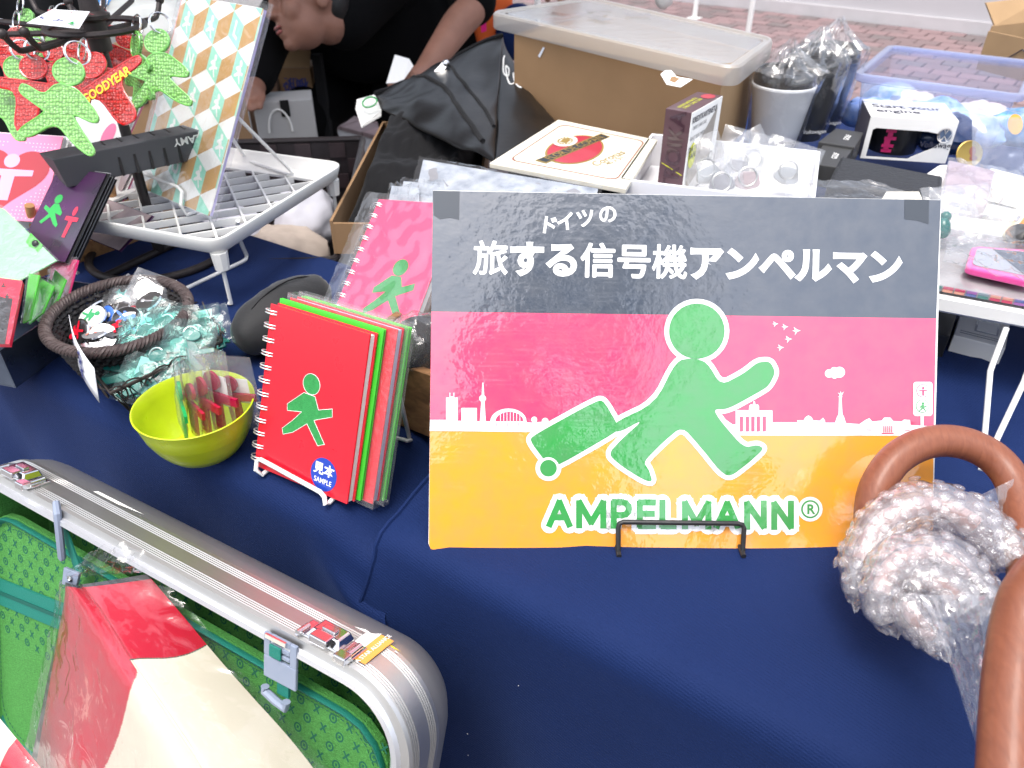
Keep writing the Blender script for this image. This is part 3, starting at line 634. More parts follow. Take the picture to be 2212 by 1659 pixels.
BG = [('flat clear bag with a bright green reflector standing at the left of the lime bowl', (402, 948), 395, 778, .018, -62, M['tr_green'], 8), ('clear bag with a red and green reflector, second from the left in the lime bowl', (424, 946), 0, 790, .030, -48, M['tr_red'], 5),
      ('clear bag with a dark red reflector in the middle of the lime bowl', (448, 944), 0, 775, .032, -38, M['tr_red'], 3), ('tall clear bag with a crimson reflector and a white card in the lime bowl', (478, 938), 0, 764, .040, -26, M['tr_crimson'], -3), ('wide clear bag with a crimson reflector touching the red notebook', (520, 925), 0, 782, .046, -8, M['tr_crimson'], -8)]
for i, (lb, (x, y), _, ty, wd, yaw, mt, tilt) in enumerate(BG):
    p = H(x, y, .018); hh = (vh(p, ty) - .018) * 1.02
    xv = Vector((math.cos(R(yaw)), math.sin(R(yaw)), 0)); bk = Vector((-xv.y, xv.x, 0)); up = (ZX + bk * .12 + xv * math.sin(R(tilt)) * .5).normalized()
    f_ = Fr(p, xv, up, xv.cross(up)); t = thing('bagged_reflector', lb, 'reflector', p)
    b = MB()
    for pl in figpoly(0, hh * .38, hh * .70, False, True): b.prism([f_(a * .95, c, -.0015) for a, c in pl], f_.z * .003)
    part('figure', b, mt, t)
    if i >= 3:
        b = MB(); b.fbox(f_, -wd * .34, wd * .36, hh * .35, hh * .68, -.0030, -.0027); part('card', b, M['paper'], t)
    part('bag', sheetbag(f_, wd * 1.15, hh, .005, i * 7), M['film_crisp'], t)
# wire basket with teal bags
M['rust_wire'] = mat('rust_wire', (.05, .04, .036), .5, metal=.4, var=.3, vscale=90)
wq = [H(188, 788, .048), H(238, 850, .048), H(478, 738, .050), H(432, 668, .050)]
wc = sum(wq, Vector((0, 0, 0))) / 4
wt = thing('wire_basket', 'small dark wire basket with looped rim under the teal bags', 'basket', Vector((wc.x, wc.y, TZ)))
def quadp(q, i, j): return (q[0] * (1 - i) + q[3] * i) * (1 - j) + (q[1] * (1 - i) + q[2] * i) * j
b = MB(); b.tube(wq + [wq[0]], .0021, 8); part('rim', b, M['rust_wire'], wt)
bq = [wc + (p - wc) * .72 for p in wq]
for p in bq: p.z = TZ + .002
b = MB(); b.tube(bq + [bq[0]], .0012, 6)
for a in range(4):
    for k in range(10):
        f = (k + .5) / 10; p = wq[a] * (1 - f) + wq[(a + 1) % 4] * f; q = bq[a] * (1 - f) + bq[(a + 1) % 4] * f
        f2 = min(1, f + .09); f3 = max(0, f - .09); q2 = bq[a] * (1 - f2) + bq[(a + 1) % 4] * f2; q3 = bq[a] * (1 - f3) + bq[(a + 1) % 4] * f3
        b.tube([p, (p + q2) / 2, q2], .0007, 5); b.tube([p, (p + q3) / 2, q3], .0007, 5)
for k in range(1, 8):
    f = k / 8; b.tube([bq[0] * (1 - f) + bq[3] * f, bq[1] * (1 - f) + bq[2] * f], .0007, 5); b.tube([bq[0] * (1 - f) + bq[1] * f, bq[3] * (1 - f) + bq[2] * f], .0007, 5)
part('wire_mesh', b, M['rust_wire'], wt)
b = MB()
for a in range(4):
    L = (wq[(a + 1) % 4] - wq[a]).length; n = int(L / .0018); nl = max(3, round(L / .022)); P = []
    d = (wq[(a + 1) % 4] - wq[a]).normalized(); out = ((wq[a] + wq[(a + 1) % 4]) / 2 - wc); out.z = 0; out.normalize()
    for k in range(n + 1):
        f = k / n; ph_ = f * nl * 2 * math.pi; P.append(wq[a] + d * (L * f + .008 * math.sin(ph_)) + out * (.003 + .002 * math.cos(ph_)) + ZX * (.009 * math.cos(ph_) - .002 + .002 * math.sin(k * .7)))
    b.tube(P, .0009, 5)
part('looped_wire', b, M['rust_wire'], wt)
TB = [(252, 852, 30, 0.04, 0.0561, 'narrow teal bag leaning over the left end of the wire basket'), (294, 876, 22, 0.052, 0.0495, 'lowest teal bag at the front corner of the wire basket'), (337, 852, -12, 0.056, 0.0528, 'teal bag at the front middle of the wire basket'), (384, 820, -26, 0.055, 0.0495, 'teal bag at the right front of the wire basket beside the lime bowl'), (302, 814, 18, 0.058, 0.0594, 'upright teal bag with a ring behind the front ones'), (354, 786, -6, 0.06, 0.0607, 'large teal bag in the middle of the wire basket'), (414, 776, -18, 0.062, 0.0561, 'teal bag with a white card at the back of the wire basket'), (457, 756, -30, 0.05, 0.0462, 'teal bag at the right end next to the black pouch'), (392, 804, 10, 0.05, 0.0528, 'clear and teal bag resting on top of the others')]
TB += [(272, 838, 14, .046, .062, 'teal bag between the left end and the lowest one'), (318, 812, -16, .054, .064, 'teal bag lying across the middle of the heap'), (362, 836, 20, .048, .060, 'teal bag pressed against the back of the lime bowl'), (420, 808, -8, .052, .060, 'teal bag with its figure upside down at the right of the heap'), (338, 784, 24, .056, .066, 'wrinkled teal bag at the top of the heap beside the wicker rim')]
for i, (x, y, rot, wd, hh, lb) in enumerate(TB):
    p = H(x, y, .022 + .004 * (i % 3) + (.012 if i == 8 else 0)); c_, s_ = math.cos(R(rot)), math.sin(R(rot))
    bx = (CR * c_ - CU * s_ * .6).normalized(); up = (CU * c_ * .75 + CR * s_ * .8 + ZX * .15 - CB * .35).normalized(); up = (up - bx * up.dot(bx)).normalized(); f_ = Fr(p, bx, up)
    t = thing('bagged_keyring', lb, 'keyring', p)
    b = MB()
    for pl in figpoly(0, hh * .46, hh * .86, i % 2 == 1): b.prism([f_(a * 1.45, c, -.002) for a, c in pl], f_.z * .004)
    part('figure', b, M['tr_teal'], t, bevel=.0008)
    b = MB(); b.tube([f_(.007 * math.cos(a), hh * .80 + .007 * math.sin(a), .001) for a in [k * math.pi / 8 for k in range(16)]], .0008, 6, True); part('ring', b, M['steel_wire'], t)
    if i in (1, 6):
        b = MB(); b.fbox(f_, -wd * .3, wd * .38, hh * .5, hh * 1.02, -.005, -.0047); part('card', b, M['paper'], t)
    part('bag', sheetbag(f_, wd * 1.1, hh * 1.08, .006, 40 + i * 5, wr=.006), M['film_teal'], t)
# wicker basket with pin badges
M['wicker'] = mat('wicker', (.075, .052, .05), .55, var=.45, vscale=120, bump=.3, bscale=500)
M['wicker_dark'] = mat('wicker_dark', (.02, .017, .018), .55, var=.5, vscale=120, bump=.3, bscale=500)
wl_, wr_, wb_, wf_ = H(97, 700, .066), H(417, 652, .066), H(278, 598, .066), H(215, 760, .066)
wcc = (wl_ + wr_ + wb_ + wf_) / 4; ax = (wr_ - wl_) / 2; ay = (wb_ - wf_) / 2; ay = ay - ax * (ay.dot(ax) / ax.length_squared)
RA, RB = ax.length, ay.length; WF = Fr(Vector((wcc.x, wcc.y, TZ)), ax.normalized(), ay.normalized(), ZX)
def wkr(a, k, z): return WF(RA * k * math.cos(a), RB * k * math.sin(a), z)
wt = thing('wicker_basket', 'oval dark brown wicker basket full of pin badges', 'basket', WF(0, 0, 0))
b = MB(); b.lathe([(0, .0025), (.60, .0025), (.66, .012), (.72, .010), (.58, .001), (0, .001)], Fr(WF.o, WF.x * RA, WF.y * RB, ZX), 40); part('base', b, M['wicker_dark'], wt)
b = MB()
for r_ in range(11):
    z = .004 + r_ * .0052; k = .64 + .27 * (z / .06) ** .8; n = 44
    P = [wkr(2 * math.pi * (i + r_ * .5 * 0) / (n * 2), k + (.022 if (i // 1 + r_) % 2 else -.012), z + .0008 * math.sin(i * 2.1 + r_)) for i in range(n * 2)]
    b.tube(P, .0028, 6, True)
part('woven_wall', b, M['wicker_dark'], wt)
b = MB()
for i in range(44):
    a = 2 * math.pi * i / 44; b.tube([wkr(a, .64, .002), wkr(a, .80, .03), wkr(a, .915, .064)], .0016, 6)
part('stakes', b, M['wicker_dark'], wt, kind='stuff')
b = MB()
for s_ in range(5):
    n = 260; P = []
    for i in range(n):
        a = 2 * math.pi * i / n; q = a * 22 + s_ * 2 * math.pi / 5; P.append(wkr(a, .965, .064) + (WF.x * math.cos(a) + WF.y * math.sin(a)) * (.0044 * math.cos(q)) + ZX * (.0040 * math.sin(q)))
    b.tube(P, .0022, 6, True)
part('braided_rim', b, M['wicker'], wt)
# badges
for k_, c_ in (('b_white', (.8, .8, .78)), ('b_black', (.02, .02, .022)), ('b_grey', (.2, .2, .21)), ('b_blue', (.05, .16, .6)), ('b_green', (.02, .3, .09)), ('b_red', (.6, .01, .03)), ('b_salmon', (.75, .25, .2)), ('b_teal', (.02, .2, .18)), ('b_yellow', (.75, .5, .02))):
    M[k_] = mat(k_, c_, .25, coat=.8, coat_r=.08)
M['back_steel'] = mat('back_steel', (.55, .53, .48), .3, metal=1.0)
BD = [(199, 684, .050, 12, 'f', 'b_white', 'b_green', 'white pin badge with a dark green figure'), (273, 686, .052, -10, 'f', 'b_black', 'b_blue', 'black pin badge with a blue figure in a spotted dress'),
      (320, 650, .056, 18, 'b', None, None, 'pin badge lying face down, its silver back and pin showing on top'), (250, 668, .048, -20, 'b', None, None, 'pin badge face down, half under the black and blue one'),
      (321, 628, .058, 30, 'b', None, None, 'small bagged pin badge face down at the back of the wicker basket'), (262, 640, .052, 5, 'f', 'b_black', 'b_teal', 'bagged black pin badge with a teal figure at the back'),
      (168, 718, .044, -45, 'f', 'b_black', 'b_red', 'black pin badge with a red and white figure tilted at the left end'), (207, 716, .046, 25, 'f', 'b_grey', 'b_salmon', 'grey pin badge with a salmon figure near the front rim'),
      (222, 728, .044, 60, 'b', None, None, 'pin badge turned on edge in front of the grey one'), (250, 708, .048, -15, 'f', 'b_black', 'b_red', 'black pin badge with a red figure at the front right'),
      (284, 702, .046, 35, 'f', 'b_white', 'b_blue', 'white pin badge with a blue and red figure under the teal bags'), (240, 650, .044, -50, 'f', 'b_white', 'b_yellow', 'white pin badge showing only its upper edge'),
      (205, 664, .042, 70, 'f', 'b_black', 'b_white', 'black pin badge standing on edge behind the white and green one'), (232, 688, .042, -65, 'f', 'b_blue', 'b_white', 'blue edged pin badge standing between the white and black ones'),
      (344, 668, .048, 45, 'f', 'b_black', 'b_grey', 'black pin badge leaning at the right end'), (300, 676, .042, -35, 'f', 'b_red', 'b_white', 'red pin badge under the silver backs'),
      (186, 736, .038, 20, 'b', None, None, 'pin badge face down against the front wicker rim'), (262, 720, .038, 40, 'f', 'b_grey', 'b_white', 'dark pin badge at the bottom of the front heap'), (312, 690, .044, -5, 'f', 'b_black', 'b_white', 'black pin badge with a white figure at the right heap')]
for i, (x, y, h, tl, side, c1, c2, lb) in enumerate(BD):
    p = H(x, y, h); rnd = random.Random(i); az = rnd.uniform(0, 6.28)
    n = (CB * .5 + ZX * .75 + Vector((math.cos(R(tl) * 3 + i), math.sin(R(tl) * 2 + i), 0)) * abs(tl) / 70.0).normalized()
    if i in (0, 1): n = (CB * .55 + ZX * .7 + CR * (.1 if i else -.12)).normalized()
    xv = n.cross(Vector((0, 1, 0))).normalized(); xv = (xv * math.cos(az) + n.cross(xv) * math.sin(az)) if i > 1 else (xv * math.cos(R(100)) + n.cross(xv) * math.sin(R(100)))
    f_ = Fr(p, xv, n.cross(xv), n); r_ = .0155
    t = thing('pin_badge', lb, 'badge', p, 'pin badges in the wicker basket')
    b = MB(); b.lathe([(r_ * .86, -.0030), (r_, -.0026), (r_ * 1.02, -.0008), (r_ * .95, .0008)], f_, 28); part('rim', b, M['chrome'], t)
    if side == 'f':
        b = MB(); b.lathe([(r_ * .94, .0008), (r_ * .75, .0018), (r_ * .4, .0024), (0, .0026)], f_, 28); part('face', b, M[c1], t)
        b = MB(); f2 = Fr(f_(0, 0, .0029), f_.x, f_.y, f_.z); decal(b, f2, figpoly(0, 0, r_ * 1.35, i % 2 == 0), 0); part('figure_print', b, M[c2], t)
    else:
        b = MB(); b.lathe([(r_ * .88, .0006), (r_ * .7, -.0010), (0, -.0012)], f_, 28); part('back_plate', b, M['back_steel'], t)
        b = MB(); b.tube([f_(-r_ * .6, 0, .0006), f_(0, .001, .0016), f_(r_ * .6, 0, .0006)], .0006, 6); b.tube([f_(r_ * .45 + .002 * math.cos(a), .002 * math.sin(a), .001) for a in [k * .785 for k in range(8)]], .0005, 5, True); part('pin', b, M['steel_wire'], t)
    if i in (4, 5):
        f3 = Fr(f_(0, -.022, .0005), f_.x, f_.y, f_.z); part('bag', sheetbag(f3, .046, .046, .006, i), M['film_crisp'], t)
# price tag on the wicker basket
p0 = D(160, 752, .80); p1 = D(173, 762, .80); p2 = D(216, 882, .745); p3 = D(206, 872, .76)
M['tag_card'] = mat('tag_card', (.8, .81, .84), .45)
xv = (D(216, 868, .750) - D(163, 752, .805)).normalized(); sv = (D(186, 800, .755) - D(172, 806, .80)).normalized(); sv = (sv - xv * sv.dot(xv)).normalized(); PT = Fr(D(161, 752, .805), xv, sv)
tl_ = (D(216, 872, .750) - PT.o).length
b = MB(); cv = lambda i: .004 * math.sin(math.pi * i)
b.grid(lambda i, j: PT(i * tl_, j * .042 * (1 - .0 * i), cv(i)), 10, 4)
t = solo('price_tag', b, M['tag_card'], 'white price tag reading 900 on the front of the wicker basket', 'price tag', PT.o, solid=.0004)
nz = 1 if PT.z.dot(EYE - PT.o) > 0 else -1
b = MB(); b.text('900-', Fr(PT(tl_ * .58, .020, cv(.58) + nz * .0008), PT.y * nz * -1 if False else PT.y, -PT.x * 1.0, PT.z), .022, off=.015); b.text('リフレクター', Fr(PT(tl_ * .26, .020, cv(.26) + nz * .0008), PT.y, -PT.x, PT.z), .007)
part('lettering', b, M['ink_blue'], t)
# soft black pouch
c0 = H(556, 716, .030); c1 = H(668, 646, .036); dx = (c1 - c0); L = dx.length; fr = Fr((c0 + c1) / 2, dx.normalized(), ZX.cross(dx.normalized()), ZX)
b = MB(); b.ball(fr.o, (L * .5 + .030, .036, .036), 36, 24, 0, fr)
for p in b.v:
    d = p - fr.o; p += Vector((d.x, d.y, d.z)) * (.10 * pnoise(d * 26) + .04 * pnoise(d * 70)); p.z = max(p.z, TZ + .001)
M['pouch'] = mat('pouch_fabric', (.007, .007, .008), .7, sheen=.2, bump=.15, bscale=300)
t = solo('fabric_pouch', b, M['pouch'], 'soft black fabric pouch between the teal bags and the red notebook', 'pouch', Vector((fr.o.x, fr.o.y, TZ)))
b = MB(); b.tube([fr((L * .5 + .024) * -math.cos(a) * 1.0, .0, .0378 * math.sin(a)) for a in [k * math.pi / 14 for k in range(1, 12)]], .0008, 6); part('seam', b, M['black_fabric'], t)
# ================================================================== LEFT SIDE: RACK, CAROUSEL, CARDS, TRAY
def rrsweep(mb, fr, x0, x1, y0, y1, r, prof, m=0, n=5, capt=False, capb=False, sm=True):
    V = []; k = 4 * (n + 1)
    for (ins, z) in prof:
        a0, a1, b0, b1 = x0 + ins, x1 - ins, y0 + ins, y1 - ins; rr = max(.0004, min(r - ins if ins < r else .0004, (a1 - a0) / 2, (b1 - b0) / 2)) if r > 0 else .0004
        for cx, cy, q in ((a1 - rr, b1 - rr, 0), (a0 + rr, b1 - rr, 90), (a0 + rr, b0 + rr, 180), (a1 - rr, b0 + rr, 270)):
            for i in range(n + 1): a = R(q + 90 * i / n); V.append(fr(cx + rr * math.cos(a), cy + rr * math.sin(a), z))
    Fc = [(i * k + j, i * k + (j + 1) % k, (i + 1) * k + (j + 1) % k, (i + 1) * k + j) for i in range(len(prof) - 1) for j in range(k)]
    o = len(mb.v); mb.add(V, Fc, m, sm)
    if capb: mb.f.append([o + j for j in range(k)][::-1]); mb.m.append(m); mb.s.append(False)
    if capt: mb.f.append([o + (len(prof) - 1) * k + j for j in range(k)]); mb.m.append(m); mb.s.append(False)
    return mb
def pxpanel(mb, pxs, thick, m=0, ms=None):
    P = [D(*q) for q in pxs]; n = (P[1] - P[0]).cross(P[-1] - P[0]).normalized()
    if n.dot(EYE - P[0]) < 0: n = -n
    return mb.prism([p - n * thick for p in P], n * thick, m, ms)
def pxframe(bl, br, tl):
    o = D(*bl); x = D(*br) - o; y = D(*tl) - o; w_ = x.length; x = x.normalized(); y = y - x * y.dot(x); h_ = y.length; y = y.normalized()
    return Fr(o, x, y), w_, h_
# --- white rack
RH = .095
rF, rL, rR = H(470, 526, RH), H(188, 404, RH), H(746, 354, RH)
rx = rR - rF; ry = rL - rF; rw = rx.length; rx = rx.normalized(); ry = (ry - rx * ry.dot(rx)); rd = ry.length; ry = ry.normalized()
RF = Fr(Vector((rF.x, rF.y, TZ)), rx, ry, ZX)
rt = thing('wire_leg_rack', 'white plastic grid rack on thin wire legs at the left', 'rack', RF(rw / 2, rd / 2, 0))
b = MB(); rrsweep(b, RF, 0, rw, 0, rd, .022, [(.034, .0745), (.010, .0745), (.005, .079), (.0, .0945), (.0005, .0965), (.002, .0975), (.0038, .0965), (.0085, .0805), (.012, .0780), (.034, .0780), (.034, .0745)]); part('tray_rim', b, M['white_plastic'], rt)
x0, x1, y0, y1 = .033, rw - .033, .033, rd - .033
def clipline(px, py, dx, dy):
    t0, t1 = -9, 9
    for p, d, lo, hi in ((px, dx, x0, x1), (py, dy, y0, y1)):
        a, c = (lo - p) / d, (hi - p) / d; t0 = max(t0, min(a, c)); t1 = min(t1, max(a, c))
    return (t0, t1) if t1 - t0 > .004 else None
first = {}
for dx, dy, st, hw, zt in ((.7071, .7071, .040, .0013, .0782), (.7071, -.7071, .030, .0011, .0779)):
    for k in range(-14, 15):
        px, py = (x0 + x1) / 2 - dy * st * k, (y0 + y1) / 2 + dx * st * k; c = clipline(px, py, dx, dy)
        if not c: continue
        d = RF.x * dx + RF.y * dy; n = RF.x * -dy + RF.y * dx; mid = RF(px, py, 0) + d * ((c[0] + c[1]) / 2)
        b = MB(); b.box(mid + ZX * (zt - .0045), d * ((c[1] - c[0]) / 2), n * hw, ZX * .0045); part('slat', b, M['white_plastic'], rt)
for cx, cy, sx, sy in ((0, 0, 1, 1), (rw, 0, -1, 1), (0, rd, 1, -1), (rw, rd, -1, -1)):
    a = RF(cx + sx * .016, cy + sy * .016, 0)
    b = MB(); b.lathe([(.0085, .052), (.0105, .075)], Fr(a, RF.x, RF.y, ZX), 8); part('leg_socket', b, M['white_plastic'], rt)
    foot = a + ZX * .003
    b = MB(); b.tube([a + ZX * .054, foot, foot + RF.y * (sy * .004)], .0026, 8); part('leg', b, M['white_wire'], rt)
b = MB(); b.tube([RF(.10, .05, .076), H(512, 505, .05), H(533, 552, .004), H(531, 560, .003), H(522, 566, .003), H(408, 620, .003), H(330, 655, .003)], .0026, 8); part('folding_foot', b, M['white_wire'], rt)
# --- patterned notebook on a white wire easel on the rack
pa, pb_ = H(294, 402, .090), H(453, 471, .088); PN = upright(pa, pb_, 31); pw, phh = (pb_ - pa).length, .262
M['cube_white'] = mat('cube_white', (.80, .80, .77), .4); M['cube_mint'] = mat('cube_mint', (.30, .68, .52), .4); M['cube_tan'] = mat('cube_tan', (.50, .29, .10), .4)
M['lilac_edge'] = mat('lilac_edge', (.52, .47, .80), .6, var=.2, vscale=200); M['coral_edge'] = mat('coral_edge', (.85, .2, .15), .5)
t = thing('notebook', 'tall notebook with a tumbling block pattern in white, mint and tan on the rack', 'notebook', PN(pw / 2, 0, 0))
b = MB(); rr_ = [(PN(x, y, -.001)) for x, y in rrect(0, 0, pw, phh, .006)]; b.prism(rr_, PN.z * .001); part('cover', b, M['cube_white'], t)
b = MB(); b.fbox(PN, .002, pw - .001, .001, phh - .001, -.0052, -.0012); part('page_block', b, M['lilac_edge'], t)
b = MB(); b.fbox(PN, -.0012, .002, .001, phh - .001, -.0052, -.0001); part('spine', b, M['coral_edge'], t)
def clip_poly(pl, x0, x1, y0, y1):
    for ax_, lim, keep in ((0, x0, 1), (0, x1, -1), (1, y0, 1), (1, y1, -1)):
        out = []
        for i in range(len(pl)):
            a, c = pl[i - 1], pl[i]; ia, ic = (a[ax_] - lim) * keep >= 0, (c[ax_] - lim) * keep >= 0
            if ia != ic: q = (lim - a[ax_]) / (c[ax_] - a[ax_]); out.append((a[0] + (c[0] - a[0]) * q, a[1] + (c[1] - a[1]) * q))
            if ic: out.append(c)
        pl = out
        if not pl: break
    return pl
cw = .0535; cs = cw / math.sqrt(3); mint, tan, prn = MB(), MB(), MB(); letters = iter('DPENLAM')
for j in range(-1, 8):
    for i in range(-1, 5):
        cx = i * cw + (cw / 2 if j % 2 else 0) + .01; cy = j * cs * 1.5 + .006
        q = [(cx - cw / 2, cy + cs / 2), (cx - cw / 2, cy - cs / 2), (cx, cy - cs), (cx, cy)]; q2 = [(cx, cy), (cx, cy - cs), (cx + cw / 2, cy - cs / 2), (cx + cw / 2, cy + cs / 2)]
        for pl, mb in ((q, mint), (q2, tan)):
            c = clip_poly(pl, .0006, pw - .0006, .0006, phh - .0006)
            if len(c) > 2: mb.flat([PN(x, y, .0002) for x, y in c])
        mx, my = cx - cw / 4, cy - cs / 4
        if .012 < mx < pw - .012 and .02 < my < phh - .02:
            if (i + j * 2) % 3 == 0:
                l_ = next(letters, None)
                if l_: prn.text(l_, Fr(PN(mx, my, .0004), (PN.x * .87 - PN.y * .5), PN.y), .026, off=.03); continue
            decal(prn, PN, [[(mx + (x - mx) * .8, my + (y - my) - (x - mx) * .5) for x, y in pl] for pl in figpoly(mx, my, .026)], .0004)
part('mint_rhombs', mint, M['cube_mint'], t, kind='stuff'); part('tan_rhombs', tan, M['cube_tan'], t, kind='stuff'); part('white_print', prn, M['cube_white'], t, kind='stuff')
b = MB()
def fn(i, j):
    a = i * 2 * math.pi; c_, s_ = math.cos(a), math.sin(a); q = max(abs(c_), abs(s_)); n_ = pnoise(Vector((c_ * 8, j * 13, s_ * 8)))
    return PN(pw / 2 + (pw / 2 + .006) * c_ / q + .0012 * n_, -.004 + j * (phh + .012), -.0022 + .0052 * s_ / q + .0010 * n_)
b.grid(fn, 64, 30); part('cellophane_wrap', b, film('wrap_film', haze=.05, scale=55, bump=.9, gl=1.6), t)
e = thing('display_easel', 'white wire easel holding the patterned notebook on the rack', 'easel', PN(pw / 2, 0, -.02))
b = MB(); zz = TZ + .081
b.tube([fl(PN(.012, 0, -.05), zz), fl(PN(.010, 0, .006), zz), PN(.010, .004, .0085), PN(.008, .018, .0062), PN(.014, .021, .0062), PN(pw * .60, .021, .0062), PN(pw * .66, .017, .0062), PN(pw * .70, .000, .0080), fl(PN(pw * .72, 0, .004), zz), fl(PN(pw * .72, 0, -.05), zz)], .0024, 10); part('front_lip', b, M['white_wire'], e)
b = MB(); b.tube([PN(pw * .92, phh * .50, -.009), H(628, 369, .083), H(632, 376, .0815), H(622, 377, .0815), H(540, 348, .0815), H(530, 340, .083), PN(pw * .62, phh * .50, -.009)], .0025, 10); part('back_leg', b, M['white_wire'], e)
# --- dark grey slotted pen box with its name upside down
q0, q1 = H(146, 406, .138), H(300, 372, .138); PX = (q1 - q0); PX.normalize(); PYb = Vector((-PX.y, PX.x, 0))
PF = Fr(q0, PX, PYb, ZX)
M['pen_box'] = mat('pen_box', (.07, .072, .08), .62, bump=.1, bscale=900)
t = thing('pen_box', 'dark grey slotted plastic pen box lying across the card stacks', 'box', q0)
bl = .175; dp = .030; hh = .037
b = MB(); b.hull8([PF(0, 0, 0), PF(bl, 0, 0), PF(bl, dp, 0), PF(0, dp, 0)], [PF(-.006, -.004, hh), PF(bl, -.004, hh), PF(bl, dp + .004, hh), PF(-.012, dp + .004, hh)]); part('body', b, M['pen_box'], t, bevel=.0012)
b = MB()
for k in range(6):
    x = .066 + k * .0185; b.box(PF(x, -.0014, .0128), PX * .0016, PYb * .0012, ZX * .0125)
part('front_slots', b, M['black_plastic'], t, kind='stuff')
b = MB()
for k in range(6):
    x = .058 + k * .0200; b.box(PF(x, dp * .75, hh + .0002), PX * .0009, PYb * .010, ZX * .0003)
part('top_slots', b, M['black_plastic'], t, kind='stuff')
b = MB(); b.text('LAMY', Fr(PF(.152, -.0040, hh * .76), -PX, -(ZX - PYb * .08).normalized(), -PYb), .0135, off=.02); part('lettering', b, M['card_white'], t)
# --- display carousel
cf = H(347, 550, .0); ch = vh(cf, 0); CC = Vector((cf.x, cf.y, TZ)); AH = ch - .035
t = thing('keyring_carousel', 'dark metal carousel stand with radiating arms full of reflector keyrings', 'display stand', CC)
b = MB(); b.tube([CC + Vector((.092 * math.cos(a), .092 * math.sin(a), .006)) for a in [2 * math.pi * k / 40 for k in range(40)]], .0056, 10, True); part('base_ring', b, M['bronze_wire'], t)
e1 = (H(440, 512, .006) - H(269, 595, .006)).normalized(); b = MB(); b.tube([CC + e1 * .092 + ZX * .006, CC - e1 * .092 + ZX * .006], .0056, 10); part('base_bar', b, M['bronze_wire'], t)
b = MB(); b.tube([CC + ZX * .006, CC + ZX * .05, CC + ZX * .052, CC + ZX * (ch + .10)], [.0078, .0078, .0066, .0066], 12); part('pole', b, M['bronze_wire'], t)
HU = CC + ZX * AH
b = MB(); b.lathe([(.010, -.022), (.013, -.02), (.013, .012), (.020, .016), (.020, .020), (.012, .024), (.009, .05)], Fr(HU, (1, 0, 0), (0, 1, 0), ZX), 20); part('hub', b, M['bronze_wire'], t)
b = MB(); b.tube([HU + Vector((.055 * math.cos(a), .055 * math.sin(a), .006)) for a in [2 * math.pi * k / 32 for k in range(32)]], .0038, 8, True); part('hub_ring', b, M['bronze_wire'], t)
TIPS = [(95, 104), (207, 68), (326, 42), (40, 112), (-30, 75), (-20, 44), (80, 24), (300, -12), (120, -16), (230, -24)]
for i, (x, y) in enumerate(TIPS):
    p = H(x, y, AH); d = (p - HU); d.z = 0; L = d.length; d.normalize(); L = max(.10, min(L, .24)); e = HU + d * L
    up = ZX * .020 - d * -.012
    b = MB(); b.tube([HU + d * .01, e - d * .006, e - d * .002 + ZX * .001, e + up * .4, e + up], .0034, 8); b.ball(e + up, .0056, 10, 7); part('arm', b, M['bronze_wire'], t)
M['refl_red'] = mat('reflector_red', (.85, .03, .025), .12, trans=.2, coat=.6); M['refl_green'] = mat('reflector_green', (.30, .74, .17), .12, trans=.2, coat=.6)
for k in ('refl_red', 'refl_green'):
    nt = M[k].node_tree; p = nt.nodes['Principled BSDF']; tc = [n for n in nt.nodes if n.type == 'TEX_COORD'][0]
    vo = nt.nodes.new('ShaderNodeTexVoronoi'); vo.inputs['Scale'].default_value = 300; vo.inputs['Randomness'].default_value = .4; lk(nt, tc.outputs['Object'], vo.inputs['Vector'])
    b = nt.nodes.new('ShaderNodeBump'); b.inputs['Strength'].default_value = 1.0; b.inputs['Distance'].default_value = .0022; lk(nt, vo.outputs['Distance'], b.inputs['Height']); lk(nt, b.outputs[0], p.inputs['Normal'])
    cr = nt.nodes.new('ShaderNodeValToRGB'); c0_ = p.inputs['Base Color'].default_value[:3]; cr.color_ramp.elements[0].color = (*[min(1, c * 1.35 + .02) for c in c0_], 1); cr.color_ramp.elements[1].color = (*[c * .45 for c in c0_], 1); cr.color_ramp.elements[1].position = .75
    ms = nt.nodes.new('ShaderNodeMath'); ms.operation = 'MULTIPLY'; ms.inputs[1].default_value = 1.2; lk(nt, vo.outputs['Distance'], ms.inputs[0]); lk(nt, ms.outputs[0], cr.inputs[0]); lk(nt, cr.outputs[0], p.inputs['Base Color'])
M['refl_red_rim'] = mat('reflector_red_rim', (.70, .008, .01), .1, trans=.3, coat=.8); M['refl_green_rim'] = mat('reflector_green_rim', (.22, .62, .13), .1, trans=.3, coat=.8)
M['print_yellow'] = mat('print_yellow', (.9, .55, .02), .4)
